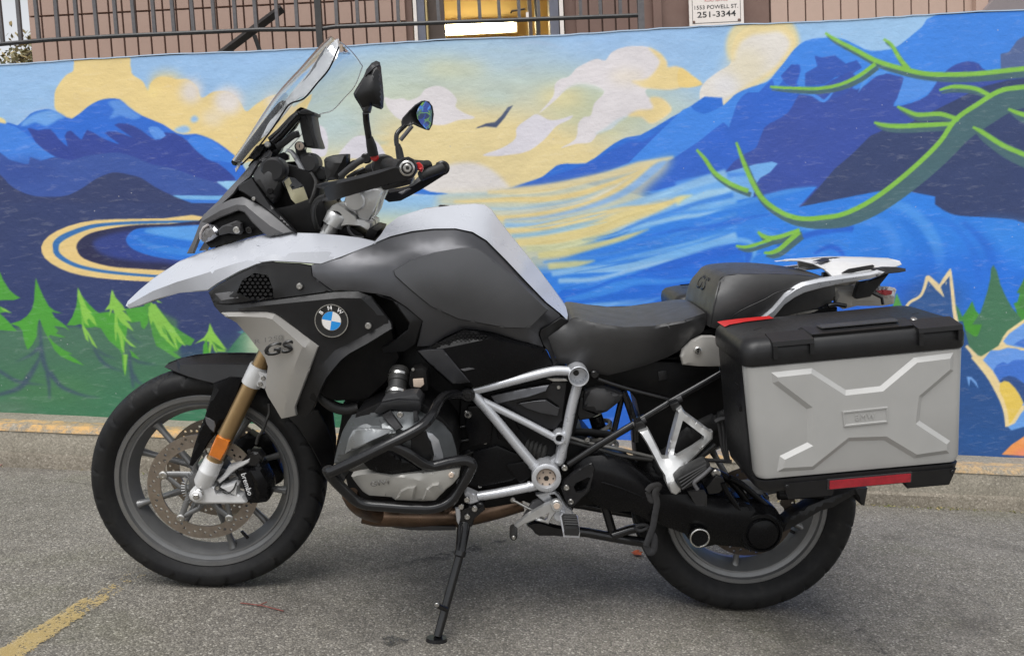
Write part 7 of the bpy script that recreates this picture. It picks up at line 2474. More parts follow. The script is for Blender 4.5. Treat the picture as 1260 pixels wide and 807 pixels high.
panel('cover_accent', T('e', '815,560,-.412 880,580,-.405 930,630,-.395 962,740,-.375 965,800,-.37 880,800,-.39 895,740,-.4 870,640,-.41'), M['silver_frame'], thick=0.003, bevel=(.6, .001), res=5, parent=hd)
panel('cover_rib', T('e', '735,410,-.36 765,410,-.36 780,480,-.39 740,500,-.395'), M['black_plastic'], thick=0.006, bevel=(1, .002), res=5, parent=hd)
bolt(T('e', '635,437')[0] + (-.385,), 0.0085, None, hd, 'steel')
panel('cover_centre', T('f', '345,172,-.42 400,130,-.425 480,90,-.428 530,85,-.428 600,115,-.426 740,190,-.42 800,236,-.412 700,255,-.412 570,272,-.412 470,257,-.414 400,232,-.416'), M['black_gloss'], thick=0.02, dome=0.008, bevel=(1.2, .004), res=5, parent=hd)
gd = panel('cylinder_guard', T('f', '262,282,-.405 320,268,-.412 400,258,-.415 460,256,-.417 570,276,-.418 700,258,-.418 850,244,-.414 1000,228,-.405 1060,222,-.4 1096,222,-.395 1085,285,-.395 1040,340,-.4 985,385,-.405 960,412,-.405 890,470,-.4 800,473,-.402 740,470,-.404 600,465,-.404 570,442,-.406 500,436,-.408 400,430,-.406 350,400,-.405 310,350,-.404 280,310,-.404'),
           M['guard_alloy'], creases=[T('f', '515,430,-.416 560,380,-.424 615,330,-.428 720,312,-.428 850,290,-.424 960,265,-.416')], dome=0.006, thick=0.03, bevel=(1.3, .005), res=5, mirror=True, smooth=24)
for q_ in ('598,462,-.416 640,392,-.428 690,366,-.43 756,360,-.43 748,400,-.43 740,440,-.422 732,468,-.416', '800,468,-.414 835,380,-.426 880,346,-.43 932,340,-.428 966,402,-.418 905,466,-.412'):
    panel('guard_boss', T('f', q_), M['guard_alloy'], thick=.02, bevel=(2, .006), res=5, parent=gd)
text_on('GIVI', 'f', '408,345 548,322', -.4305, M['decal_grey'], gd, 6.2, 0.0012, 0.02, 0, space=1.1)
disk('guard_washer', T('f', '1025,277')[0] + (-.409,), 0.0095, 0.008, M['steel'], None, 20, 0.002, parent=gd)
bolt(T('f', '1025,277')[0] + (-.412,), 0.0065, None, gd, 'copper')
# crash bars
tube('crash_bar', 'e', '1150,290,-.175 1080,280,-.19 1010,285,-.225 955,310,-.275 915,365,-.34 870,450,-.4 800,525,-.432 680,595,-.447 520,675,-.455 300,785,-.457 140,860,-.45 95,878,-.445', 0.0128, M['black_metal'], sm=6, seg=14, mirror=True)
tube('crash_bar', 'f', '80,225,-.445 95,265,-.44 150,330,-.43 230,410,-.42 300,470,-.412 380,500,-.41 520,512,-.41 680,525,-.41 840,530,-.405 930,515,-.4 1000,480,-.392 1060,420,-.386 1120,330,-.384 1165,250,-.384 1185,205,-.384 1165,175,-.386 1110,163,-.39 1000,180,-.4 920,200,-.408 870,205,-.412 800,180,-.424 700,112,-.44 600,58,-.45 545,45,-.452', 0.0128, M['black_metal'], sm=6, seg=14, mirror=True)
tube('crash_bar_stay', 'f', '180,300,-.42 205,260,-.36 215,200,-.3 215,150,-.25', 0.011, M['black_metal'], sm=4, mirror=True)
tube('crash_bar_stay', 'f', '1100,330,-.385 1060,440,-.3 1010,500,-.2 980,540,-.12', 0.011, M['black_metal'], sm=4, mirror=True)
disk('crash_bar_boss', T('e', '1152,288')[0] + (-.195,), 0.019, 0.05, M['black_metal'], None, 24, 0.004)
bolt(T('e', '1152,288')[0] + (-.197,), 0.01, None, None, 'black_metal')
# exhaust under the engine, sump plate
tube('exhaust_pipe', 'f', '360,560,-.14 450,580,-.14 560,585,-.14 700,590,-.13 850,590,-.12 1060,590,-.11 1200,570,-.1 1400,520,-.09 1560,470,-.08', 0.03, M['exhaust'], sm=4, seg=18)
tube('exhaust_pipe', 'f', '250,420,-.28 300,500,-.26 380,555,-.2 480,585,-.15', 0.021, M['exhaust'], sm=5, seg=16, mirror=True)
panel('sump_guard', T('f', '215,470,-.14 250,520,-.14 300,565,-.14 380,600,-.14 480,630,-.14 600,655,-.14 700,662,-.14 800,655,-.14 1060,665,-.14 1060,695,-.14 900,698,-.14 720,695,-.14 560,672,-.14 430,642,-.14 330,600,-.14 270,545,-.14'), M['mount_plastic'], thick=0.28, bevel=(.8, .003), res=8)
# gearbox side: ribs and bolts
gb = panel('gearbox', [(566, 490, -.13), (610, 500, -.13), (640, 520, -.13), (665, 560, -.13), (668, 585, -.13), (640, 602, -.13), (600, 612, -.13), (572, 600, -.13), (562, 560, -.13)], M['engine_black'], thick=0.05, bevel=(2, .008), dome=.01)
for s in ('40,530 205,500', '20,640 210,610', '40,750 140,720', '205,770 370,740'):
    tube('gearbox_rib', 'g', ' '.join(q + ',-.147' for q in s.split()), 0.0035, M['black_metal'], sm=0, parent=gb)
for s_, y1 in (('575,500 600,498 606,525 604,545 578,550 572,525', -.158), ('582,556 612,548 640,560 648,580 630,592 590,600 580,580', -.16), ('606,500 630,512 640,530 628,545 612,540', -.152), ('572,600 582,560 578,552 568,556 566,590', -.15), ('622,572 650,566 660,582 640,596', -.168)):
    block('gearbox_casting', 'P', s_, y1, -.12, M['black_gloss'], bev=.006, parent=gb)
for s in ('180,310 310,280', '200,250 330,240', '330,200 440,190'):
    tube('gearbox_rib', 'h', ' '.join(q + ',-.147' for q in s.split()), 0.0035, M['black_metal'], sm=0, parent=gb)
for t_, q in (('g', '230,645'), ('h', '230,25'), ('h', '210,200'), ('h', '190,362'), ('h', '462,270'), ('e', '1050,470')):
    bolt(T(t_, q)[0] + (-.15,), 0.0055, None, gb)
disk('frame_bolt', T('g', '95,437')[0] + (-.165,), 0.0105, 0.02, M['steel'], None, 20, 0.003)
disk('frame_bolt_head', T('g', '95,437')[0] + (-.168,), 0.005, 0.01, M['decal_black'], None, 6, 0)
bm = bmesh.new()
c0 = Vector(B(*(T('g', '610,690')[0] + (-.118,))))
prof = []
for i in range(11):
    prof += [(0.03 + 0.005 * (i % 2), i * 0.006)]
add_lathe(bm, c0 - Vector((0.03, 0, -0.008)), (1, 0, -0.28), [(0, 0)] + prof + [(0, 0.06)], 28)
finish('shaft_boot', bm, M['hose'], None, None, 30)
block('gearbox_rear', 'P', '640,520 700,530 720,590 700,640 640,615', -.09, .09, M['engine_black'], bev=0.004)
block('swing_pivot_body', 'P', '660,560 720,540 745,570 740,620 690,625', -.12, .12, M['engine_black'], bev=0.004)

# ------------------------------------------------------------------ frame
fy_ = -.172
tube('frame_tube', 'P', '583,480,-.172 610,473.5,-.172 640,466,-.172 668,459,-.172 684,456,-.172 700,456.5,-.172', 0.0125, M['silver_frame'], sm=3, mirror=True, seg=14)
tube('frame_tube', 'P', '582,484,-.172 600,504,-.172 625,534,-.172 650,564,-.172 664,580,-.172', 0.0135, M['silver_frame'], sm=0, mirror=True, seg=14)
tube('frame_tube', 'P', '592,492,-.17 620,506,-.17 650,521,-.17 684,539,-.17', 0.0098, M['silver_frame'], sm=0, mirror=True, seg=12)
tube('frame_tube', 'P', '711,472,-.172 706,490,-.172 701,512,-.172 697,534,-.172 693,548,-.172 688,568,-.172', 0.0132, M['silver_frame'], sm=2, mirror=True, seg=14)
tube('frame_tube', 'P', '588,610.5,-.172 610,607,-.172 640,601,-.172 660,597,-.172', 0.0128, M['silver_frame'], sm=0, mirror=True, seg=14)
tube('frame_weld', 'P', '650,598.5,-.172 653,598,-.172', 0.0145, M['silver_frame'], sm=0, seg=14)
tube('frame_weld', 'P', '656,570.5,-.172 660,575,-.172', 0.0152, M['silver_frame'], sm=0, seg=14)
ring = lambda nm, q, ro, ri, y0, dep, mat: finish(nm, (lambda b_: (add_lathe(b_, Vector(B(*q)), (0, -1, 0), [(ri, -dep), (ro, -dep), (ro, -.001), (ro - .0012, 0), (ri + .0008, 0), (ri, -.001)], 36, closed_prof=True), b_)[1])(bmesh.new()), mat, None, None, 40, True)
ring('frame_ring', (712.3, 463.5, -.205), 0.0265, 0.0238, 0, 0.08, M['silver_frame'])
disk('frame_ring_back', (712.3, 463.5, -.165), 0.0236, 0.006, M['silver_frame'], None, 24, 0)
disk('frame_ring_bolt', (709, 459, -.17), 0.0075, 0.006, M['black_metal'], None, 14, 0.001)
ring('frame_ring', (688.7, 539.8, -.192), 0.0165, 0.0105, 0, 0.05, M['silver_frame'])
disk('ring_plug', (688.7, 539.8, -.18), 0.0104, 0.01, M['engine_black'], None, 20, 0)
ring('pivot_ring', (672.3, 588.3, -.205), 0.0385, 0.0262, 0, 0.07, M['silver_frame'])
disk('pivot_nut', (672.3, 588.3, -.188), 0.026, 0.02, M['copper'], None, 32, 0.003)
disk('pivot_socket', (672.3, 588.3, -.1885), 0.0075, 0.003, M['decal_black'], None, 6, 0)
bm = bmesh.new()
for k in range(6):
    a = k * math.pi / 3
    add_cyl(bm, Vector(B(672.3, 588.3, -.1885)) + Vector((0.018 * math.cos(a), 0, 0.018 * math.sin(a))), Vector(B(672.3, 588.3, -.1895)) + Vector((0.018 * math.cos(a), 0, 0.018 * math.sin(a))), 0.0022, None, 8)
finish('pivot_hole', bm, M['decal_black'], None, None, None)
panel('frame_gusset', T('g', '700,160,-.168 760,155,-.168 850,160,-.168 862,180,-.168 745,182,-.168'), M['silver_panel'], thick=.006, bevel=(.8, .002), res=5)
panel('frame_web', T('h', '700,180,-.165 770,130,-.165 780,60,-.165 860,60,-.165 850,140,-.165 830,190,-.165 800,210,-.165'), M['silver_frame'], thick=.02, bevel=(1, .004), res=5)
panel('frame_bracket', T('h', '70,420,-.18 90,395,-.18 170,430,-.18 180,480,-.18 120,500,-.18 85,490,-.18'), M['silver_frame'], thick=.03, bevel=(1, .004), res=4)
for q in ('90,465', '47,518'):
    bolt(T('h', q)[0] + (-.19,), 0.0085, None, None, 'steel')
# triangular cover inside the frame
cv = panel('frame_cover', T('H4', '385,415,-.155 700,345,-.158 1050,285,-.16 1075,262,-.16 1235,270,-.16 1215,450,-.158 1180,700,-.156 1100,790,-.152 980,790,-.152 760,680,-.152 560,560,-.152 450,520,-.152'), M['black_plastic'],
      creases=[T('H4', '450,520,-.158 560,490,-.162 800,440,-.168 1000,375,-.17 1050,300,-.168'), T('H4', '680,495,-.163 850,460,-.166 1000,425,-.168 1145,530,-.166'), T('H4', '690,500,-.158 900,470,-.16 1000,465,-.161 1125,540,-.16')], thick=.03, bevel=(1, .003), res=4, smooth=20)
panel('cover_facet', T('H4', '395,422,-.163 700,355,-.166 1040,297,-.172 1000,370,-.175 800,435,-.173 560,485,-.168 455,510,-.164'), M['tank_grey'], thick=.003, bevel=(.6, .001), res=4, parent=cv)
panel('cover_facet', T('H4', '700,505,-.164 880,475,-.167 1000,467,-.168 1120,545,-.168 1150,555,-.167 1130,640,-.165 950,610,-.164 800,560,-.163'), M['tank_grey'], thick=.003, bevel=(.6, .001), res=4, parent=cv)
bolt(T('H4', '1141,327')[0] + (-.166,), 0.0055, None, cv)
block('cover_back', 'P', '590,478 700,462 706,475 690,560 640,560 600,500', -.14, .1, M['engine_black'], bev=0)

# footrest plate, gear lever, footrest, heel guard
panel('footrest_plate', T('h', '615,425,-.172 700,405,-.172 760,395,-.172 800,430,-.172 850,510,-.172 890,540,-.172 912,605,-.172 870,612,-.172 830,590,-.172 800,620,-.172 765,600,-.172 760,560,-.172 700,500,-.172 665,470,-.172'), M['silver_frame'], holes=[T('h', '720,425 760,420 790,450 785,480 740,460')], thick=.016, bevel=(1, .003), res=4)
panel('footrest_plate', T('h', '590,480,-.165 640,455,-.165 700,490,-.165 600,560,-.165 520,640,-.165 490,640,-.165 540,560,-.165'), M['fairing_grey'], thick=.01, bevel=(1, .003), res=5)
lev = panel('gear_lever', T('h', '432,680,-.2 450,660,-.2 560,575,-.2 680,505,-.2 735,482,-.2 790,478,-.2 812,500,-.2 810,535,-.2 770,560,-.2 740,600,-.2 715,650,-.2 690,640,-.2 612,622,-.2 640,605,-.2 530,650,-.2 470,690,-.2'), M['alloy'], holes=[T('h', '640,600 720,560 705,610 690,625')], thick=.014, bevel=(1, .003), res=4)
disk('lever_pivot', T('h', '777,513')[0] + (-.212,), 0.0155, 0.02, M['alloy'], None, 24, 0.002, parent=lev)
disk('lever_pivot_bolt', T('h', '777,514')[0] + (-.214,), 0.0085, 0.01, M['copper'], None, 20, 0.001, parent=lev)
pk0, pk1 = Vector(B(*(T('h', '446,672')[0] + (-.19,)))), None
pk1 = pk0 + Vector((0.0, -0.055, -0.004))
bm = bmesh.new()
add_tube(bm, [pk0, pk0.lerp(pk1, .1), pk0.lerp(pk1, .9), pk1], [0.009, 0.0105, 0.0105, 0.009], 14)
finish('lever_peg', bm, M['hose'], lev, None, 40)
bm = bmesh.new()
add_cyl(bm, pk1 + Vector((0, 0.003, 0)), pk1 + Vector((0, -0.004, 0)), 0.006, 0.005, 12, 0.001)
finish('peg_bolt', bm, M['bolt'], lev, None, 40)
tube('shift_rod', 'h', '440,468,-.17 470,480,-.17 600,550,-.17', 0.004, M['bolt'], sm=0)
disk('shift_joint', T('h', '440,468')[0] + (-.172,), 0.007, 0.012, M['bolt'], None, 14, 0.002)
disk('footrest_hinge', T('h', '800,590')[0] + (-.2,), 0.017, 0.04, M['silver_frame'], None, 20, 0.003)
fr0 = Vector(B(*(T('h', '868,600')[0] + (-.21,))))
bm = bmesh.new()
sec = [(-.022, -.008), (.022, -.008), (.024, .004), (.018, .012), (-.018, .012), (-.024, .004)]
a = [fr0 + Vector((x, 0, z)) for x, z in sec]
b = [fr0 + Vector((x * 0.9, -.095, z - .004)) for x, z in sec]
add_hexa(bm, a, b)
bevel_bm(bm, 0.003, 2, 25)
fp = finish('footrest', bm, M['silver_frame'], None, None, 40, True)
bm = bmesh.new()
a = [fr0 + Vector((x * 0.86, -.012, z * 0.8 + .006)) for x, z in sec]
b = [fr0 + Vector((x * 0.80, -.099, z * 0.9 + .002)) for x, z in sec]
add_hexa(bm, a, b)
bevel_bm(bm, 0.002, 1, 25)
for k in range(5):
    y = -.02 - k * .015
    add_tube(bm, [fr0 + Vector((-.017, y, .0165)), fr0 + Vector((.017, y, .0165))], 0.0032, 6)
finish('footrest_rubber', bm, M['hose'], fp, None, 40)
panel('heel_guard', T('h', '808,375,-.19 830,320,-.19 900,260,-.19 1000,195,-.19 1045,182,-.19 1072,225,-.19 1060,290,-.19 1030,395,-.19 960,460,-.19 900,520,-.19 865,515,-.19 845,480,-.19'), M['black_plastic'], holes=[T('h', '905,365 925,335 1020,290 1035,300 1000,385 970,405 925,410')], thick=.012, bevel=(1.4, .004), res=4, mirror=True)
for q in ('852,372', '885,480', '838,222'):
    bolt(T('h', q)[0] + (-.2,), 0.0085, None, None, 'steel')

# side stand, reaching the ground
p_foot = Vector(w2b(G(537, 788)))
p_knee = Vector(B(*(T('H', '437,428')[0] + (-.235,))))
p_hip = Vector(B(*(T('H', '452,318')[0] + (-.185,))))
bm = bmesh.new()
add_tube(bm, [p_hip, p_hip.lerp(p_knee, .3), p_knee], [0.018, 0.0175, 0.0135], 14, True, 0, ((0, 1, 0), 0.8))
ss = finish('side_stand', bm, M['black_metal'], None, None, 40)
bm = bmesh.new()
add_lathe(bm, p_knee, p_foot - p_knee, [(0, -.006), (0.0155, -.006), (0.0155, .006), (0.0115, .01), (0.0112, (p_foot - p_knee).length - .012), (0, (p_foot - p_knee).length - .012)], 20)
finish('stand_tube', bm, M['black_metal'], ss, None, 40)
bm = bmesh.new()
gn = Vector(R_BW.T @ np.array([-G_SLOPE, 0, 1.0])).normalized()
gu = Vector((1, 0, 0))
gu = (gu - gn * gu.dot(gn)).normalized()
gv = gn.cross(gu)
prof = [(0.028 * math.cos(2 * math.pi * k / 14), 0.02 * math.sin(2 * math.pi * k / 14)) for k in range(14)]
add_hexa(bm, [p_foot + gu * x + gv * y for x, y in prof], [p_foot + gn * .009 + gu * x * .92 + gv * y * .92 for x, y in prof])
bevel_bm(bm, 0.002, 1, 40)
finish('stand_foot', bm, M['black_metal'], ss, None, 40)
tube('stand_peg', 'H', '385,634,-.3 365,625,-.315 350,620,-.325', 0.0065, M['black_metal'], sm=0, parent=ss)
disk('stand_peg_tip', T('H', '351,620')[0] + (-.33,), 0.006, 0.006, M['bolt'], None, 12, 0.001, parent=ss)
hg = panel('stand_hinge', T('H', '440,270,-.19 470,255,-.19 500,262,-.19 525,250,-.19 528,268,-.19 490,300,-.19 480,330,-.19 440,335,-.19 430,310,-.19'), M['black_metal'], thick=.03, bevel=(1.2, .004), res=4)
panel('stand_spring_plate', T('H', '418,262,-.2 436,262,-.2 438,300,-.2 432,325,-.2 424,310,-.2'), M['silver_frame'], thick=.006, bevel=(.8, .002), res=4)
for q in ('463,295', '440,258', '490,266', '462,232'):
    bolt(T('H', q)[0] + (-.2,), 0.0085, None, hg, 'steel')
disk('stand_switch', T('h', '190,520')[0] + (-.19,), 0.011, 0.03, M['black_plastic'], None, 14, 0.003)

# centre stand, folded up
tube('centre_stand', 'j', '-230,575,-.1 -100,590,-.1 60,620,-.1 200,645,-.1 330,665,-.1', 0.0135, M['black_metal'], sm=0, seg=12, mirror=True)
tube('centre_stand', 'j', '20,370,-.09 45,450,-.09 90,600,-.1', 0.0125, M['black_metal'], sm=0, seg=12, mirror=True)
tube('centre_stand', 'j', '85,610,-.11 220,565,-.11 370,540,-.11', 0.0125, M['black_metal'], sm=0, seg=12)
panel('stand_plate', T('h', '545,658,-.12 600,640,-.12 650,640,-.12 760,672,-.12 850,690,-.12 845,745,-.12 760,738,-.12 640,738,-.12 610,720,-.12 590,690,-.12'), M['black_metal'], thick=.02, bevel=(1, .004), res=5)
for y0 in (-.135, -.12):
    pass
tube('strap', 'j', '350,275,-.2 380,240,-.2 430,228,-.2 440,240,-.2 410,290,-.2 425,360,-.2 410,450,-.2 395,540,-.2 370,610,-.2 340,690,-.2', 0.0085, M['strap'], flat=((0, 1, 0), 0.25), sm=5, seg=8)
tube('strap', 'j', '340,690,-.195 370,745,-.195 400,720,-.195 405,640,-.195 390,600,-.195', 0.009, M['strap'], flat=((0, 1, 0), 0.25), sm=5, seg=8)
tube('strap', 'j', '350,275,-.195 370,330,-.195 400,345,-.195 425,280,-.195', 0.009, M['strap'], flat=((0, 1, 0), 0.25), sm=5, seg=8)
tube('strap', 'j', '255,550,-.15 290,575,-.15 340,560,-.15 350,535,-.15 300,530,-.15 262,545,-.15', 0.005, M['strap'], sm=4, seg=6)

# ------------------------------------------------------------------ swing arm and final drive
sw = panel('swing_arm', [(716, 560, -.16), (740, 558, -.165), (775, 570, -.17), (797, 589, -.172), (812, 601, -.172), (840, 603, -.172), (870, 607, -.172), (905, 614, -.17), (926, 622, -.17), (948, 640, -.17), (955, 656, -.17), (948, 675, -.17), (922, 674, -.17), (880, 670, -.17), (862, 674, -.17), (848, 664, -.17),
      (842, 656, -.168), (800, 641, -.165), (776, 629, -.162), (757, 629, -.16), (742, 626, -.158), (725, 616, -.155), (705, 600, -.155), (702, 575, -.155)], M['black_gloss'],
      dome=.03, thick=.1, bevel=(2, .008), res=6, smooth=60, soft=2)
tube('swing_arm_rib', 'j', '0,205,-.197 150,250,-.2 330,325,-.195', 0.0028, M['black_gloss'], sm=2, parent=sw)
tube('swing_arm_rib', 'j', '620,440,-.193 660,480,-.193 720,540,-.19', 0.0025, M['black_gloss'], sm=2, parent=sw)
tube('swing_arm_rib', 'j', '800,405,-.195 900,435,-.195 1020,465,-.19', 0.0025, M['black_gloss'], sm=2, parent=sw)
tube('swing_arm_edge', 'j', '0,82,-.18 120,120,-.185 250,170,-.186 330,225,-.182', 0.004, M['black_metal'], sm=3, parent=sw)
hubp = Vector(B(938, 656, -.2))
bm = bmesh.new()
add_lathe(bm, hubp, (0, -1, 0), [(0, -.13), (0.068, -.12), (0.07, -.06), (0.066, -.03), (0.058, -.018), (0.0555, -.004), (0.053, 0.0), (0.048, 0.001), (0.047, -.003), (0.043, -.002), (0.039, 0.008), (0.022, 0.015), (0, 0.017)], 48)
finish('final_drive', bm, M['black_gloss'], None, None, 35)
bm = bmesh.new()
add_tube(bm, smooth_path([tuple(B(*p)) for p in T('o', '205,410,-.13 280,395,-.135 325,440,-.14 345,530,-.14')], 4), [0.022, 0.026, 0.034, 0.036], 24)
finish('drive_neck', bm, M['black_gloss'], None, None, 50)
bm = bmesh.new()
for k in range(8):
    a = k * math.pi / 4 + .2
    c_ = hubp + Vector((0.05 * math.cos(a), .014, 0.05 * math.sin(a)))
    add_cyl(bm, c_ + Vector((0, .01, 0)), c_, 0.004, None, 8, .001)
finish('drive_bolts', bm, M['black_metal'], None, None, 40)
disk('arm_joint', T('j', '753,635')[0] + (-.222,), 0.0235, 0.05, M['black_gloss'], None, 30, 0.003)
ring('arm_joint_ring', T('j', '753,635')[0] + (-.226,), 0.0262, 0.0222, 0, .012, M['steel'])
tube('torque_arm', 'j', '930,210,-.19 960,280,-.19 1020,370,-.19 1070,460,-.19 1030,500,-.19', 0.0075, M['black_gloss'], sm=3)
tube('torque_arm', 'o', '110,175,-.15 200,220,-.15 290,295,-.15 390,385,-.15', 0.009, M['black_gloss'], sm=2)
tube('torque_arm', 'o', '-20,120,-.14 70,160,-.14 170,250,-.14 260,380,-.14', 0.01, M['black_gloss'], sm=2)
panel('plate_arm', T('o', '505,515,-.13 560,470,-.13 640,420,-.13 700,385,-.13 820,335,-.13 960,285,-.13 1085,243,-.13 1165,248,-.13 1150,330,-.13 1140,385,-.13 1118,380,-.13 1065,300,-.13 985,345,-.13 900,395,-.13 800,425,-.13 700,485,-.13 600,545,-.13 520,585,-.13'), M['black_plastic'], thick=.04, bevel=(1.4, .005), dome=.006, res=6)
tube('plate_arm_stay', 'o', '480,300,-.12 560,300,-.12 700,290,-.12 820,300,-.12', 0.014, M['engine_black'], sm=2)
bolt(T('o', '472,462')[0] + (-.15,), 0.0065)
disk('arm_nub', T('o', '395,322')[0] + (-.15,), 0.007, 0.02, M['black_metal'], None, 12, .002)
bolt(T('o', '490,600')[0] + (-.12,), 0.004, None, None, 'steel')

# ------------------------------------------------------------------ rear frame, inner guard, passenger brackets
block('inner_guard', 'P', '745,452 835,438 888,440 892,520 888,548 862,560 848,580 838,560 800,548 789,520 783,492 770,476', -.07, .07, M['engine_black'], bev=0.006)
block('inner_guard', 'P', '786,500 845,555 872,588 865,612 815,604 786,586 782,545', -.05, .05, M['engine_black'], bev=0.006)
panel('inner_liner', T('i', '30,20,-.1 560,30,-.1 900,60,-.1 915,120,-.1 540,315,-.1 380,260,-.1 40,180,-.1 -30,140,-.1'), M['engine_black'], thick=.03, bevel=(1, .003), dome=.01, res=8, mirror=True)
block('liner_socket', 'i', '430,105 498,95 505,165 440,180', -.118, -.105, M['black_plastic'], bev=0.003)
panel('side_box', T('H5', '225,235,-.13 310,206,-.13 370,210,-.13 498,262,-.13 470,310,-.13 380,380,-.13 330,395,-.13 215,360,-.13'), M['mount_plastic'], thick=.1, dome=.01, bevel=(1.6, .005), res=5)
panel('side_box_edge', T('H5', '200,235,-.12 225,215,-.12 218,360,-.12 300,395,-.12 355,385,-.12 260,430,-.12 190,440,-.12 172,400,-.12'), M['black_plastic'], thick=.08, bevel=(1, .003), res=5)
tube('rear_frame_tube', 'H5', '320,150,-.145 420,185,-.145 560,228,-.145 830,298,-.145', 0.0055, M['black_metal'], sm=0, mirror=True)
tube('rear_frame_tube', 'H5', '110,755,-.17 300,630,-.17 560,475,-.165 840,305,-.16 1000,215,-.155 1185,108,-.15', 0.0095, M['black_metal'], sm=0, mirror=True, flat=((0, 1, 0), .7))
tube('rear_frame_tube', 'H5', '500,240,-.1 540,350,-.1 580,480,-.1 585,590,-.1', 0.01, M['black_metal'], sm=3)
tube('rear_frame_tube', 'H5', '490,270,-.09 455,420,-.09 430,530,-.09', 0.008, M['black_metal'], sm=2)
tube('rear_frame_cross', 'H5', '570,480,-.18 655,435,-.178', 0.0085, M['mount_plastic'], sm=0, flat=((0, 1, 0), .6))
tube('rear_frame_cross', 'H5', '820,330,-.172 910,285,-.17', 0.0085, M['mount_plastic'], sm=0, flat=((0, 1, 0), .6))
disk('rear_boss', T('H5', '297,122')[0] + (-.15,), 0.011, 0.02, M['black_metal'], None, 18, .003)
tube('cable', 'H5', '120,560,-.12 250,600,-.12 400,630,-.12 560,665,-.12 720,705,-.12', 0.005, M['decal_grey'], sm=3)
tube('cable', 'H5', '110,590,-.13 300,640,-.13 480,690,-.13 700,720,-.13', 0.006, M['hose'], sm=3)
tube('cable', 'H5', '1010,712,-.1 1100,720,-.1 1260,730,-.1', 0.005, M['mount_plastic'], sm=0)
# shock absorber spring and hoses glimpsed through the frame
bm = bmesh.new()
sp0, sp1 = Vector(B(*(T('H5', '320,470')[0] + (-.03,)))), Vector(B(*(T('H5', '390,690')[0] + (-.03,))))
P = []
for i in range(73):
    t_ = i / 72
    an = t_ * 2 * math.pi * 4.5
    a_, u_, v_ = frame_of(sp1 - sp0)
    P.append(sp0.lerp(sp1, t_) + u_ * 0.034 * math.cos(an) + v_ * 0.034 * math.sin(an))
add_tube(bm, P, 0.0065, 8)
finish('shock_spring', bm, simple('pale_spring', (0.42, 0.4, 0.37), .45, .1, .08), None, None, 50)
bm = bmesh.new()
add_cyl(bm, sp0 - (sp1 - sp0) * .3, sp1 + (sp1 - sp0) * .3, 0.02, None, 18, .003)
finish('shock_absorber', bm, M['black_metal'], None, None, 40)
tube('shock_bracket', 'H5', '120,520,-.1 250,525,-.1 420,545,-.1', 0.011, M['engine_black'], sm=0, flat=((0, 1, 0), .6))
bolt(T('H5', '245,580')[0] + (-.14,), 0.008)
br = panel('passenger_bracket', T('i', '285,565,-.21 330,548,-.21 358,540,-.21 378,575,-.215 430,680,-.225 468,762,-.235 498,765,-.235 530,620,-.225 582,425,-.212 575,400,-.21 612,370,-.21 642,420,-.212 740,490,-.22 832,560,-.228 853,562,-.228 850,620,-.228 800,672,-.232 700,775,-.24 640,835,-.25 585,900,-.26 560,950,-.27 600,1000,-.27 610,1020,-.27 570,1045,-.27 530,1030,-.27 500,975,-.265 488,945,-.262 480,900,-.255 440,840,-.245 400,760,-.235 340,650,-.222'), M['alloy'],
      holes=[T('i', '622,480 640,490 785,600 780,632 700,690 590,752 552,745 560,690')], thick=.022, bevel=(1.6, .007), res=4, mirror=True, smooth=25)
block('bracket_socket', 'i', '255,500 310,480 345,520 345,560 285,575 262,545', -.2, -.15, M['black_metal'], bev=.004)
block('bracket_socket', 'i', '520,360 590,330 620,375 580,420 545,405', -.2, -.15, M['black_metal'], bev=.004)
block('peg_hinge', 'j', '515,225 560,190 610,262 572,302 535,285', -.285, -.24, M['alloy'], bev=.003)
pp = block('passenger_footrest', 'j', '565,185 620,130 720,80 800,42 838,70 836,110 760,180 700,235 612,275', -.305, -.262, M['hose'], bev=.006)
for k in range(4):
    s = k * 24
    tube('footrest_ridge', 'j', '%d,%d,-.307 %d,%d,-.307' % (590 + s * .4, 185 + s, 800 + s * .1, 70 + s * .5), 0.003, M['hose'], sm=0, seg=6, parent=pp)
tube('footrest_edge', 'j', '838,95,-.31 780,150,-.31 715,200,-.31 712,225,-.31 735,260,-.31', 0.005, M['fairing_grey'], sm=2)
panel('bag_strap', T('j', '660,280,-.2 720,270,-.2 790,270,-.2 805,300,-.2 790,400,-.2 785,510,-.2 770,535,-.2 762,500,-.2 735,420,-.2 700,350,-.2'), M['strap'], thick=.008, bevel=(.8, .002), res=5)
tube('hanger', 'j', '715,530,-.2 765,540,-.2 792,520,-.2 800,300,-.2', 0.003, M['hose'], sm=3)
block('rear_bracket', 'j', '880,150 930,170 960,230 900,290 820,300 800,250', -.19, -.12, M['black_metal'], bev=.004)
disk('rear_bracket_bolt', T('j', '880,145')[0] + (-.18,), 0.0125, 0.02, M['bolt'], None, 16, .003)
for u0 in (0, 28, 56):
    tube('bungee_cord', 'i', '%d,480,-.2 %d,560,-.2 %d,700,-.2 %d,800,-.2' % (895 + u0, 905 + u0, 925 + u0 * .6, 960 + u0 * .3), 0.0045, M['strap'], sm=3, seg=6)
tube('bungee_cord', 'i', '870,490,-.21 910,470,-.21 960,465,-.21', 0.006, M['strap'], sm=2, seg=6)
tube('pannier_rail', 'i', '720,790,-.17 800,720,-.17 870,660,-.17', 0.007, M['black_metal'], sm=0)
# ------------------------------------------------------------------ hard side cases
YO = -.487
TLp, TRp = Vector(B(917.2, 452.3, YO)), Vector(B(1188.3, 427.3, YO))
ex = (TRp - TLp)
PW = ex.length
ex.normalize()
ez = Vector((-ex.z, 0, ex.x))
ey = Vector((0, 1, 0))


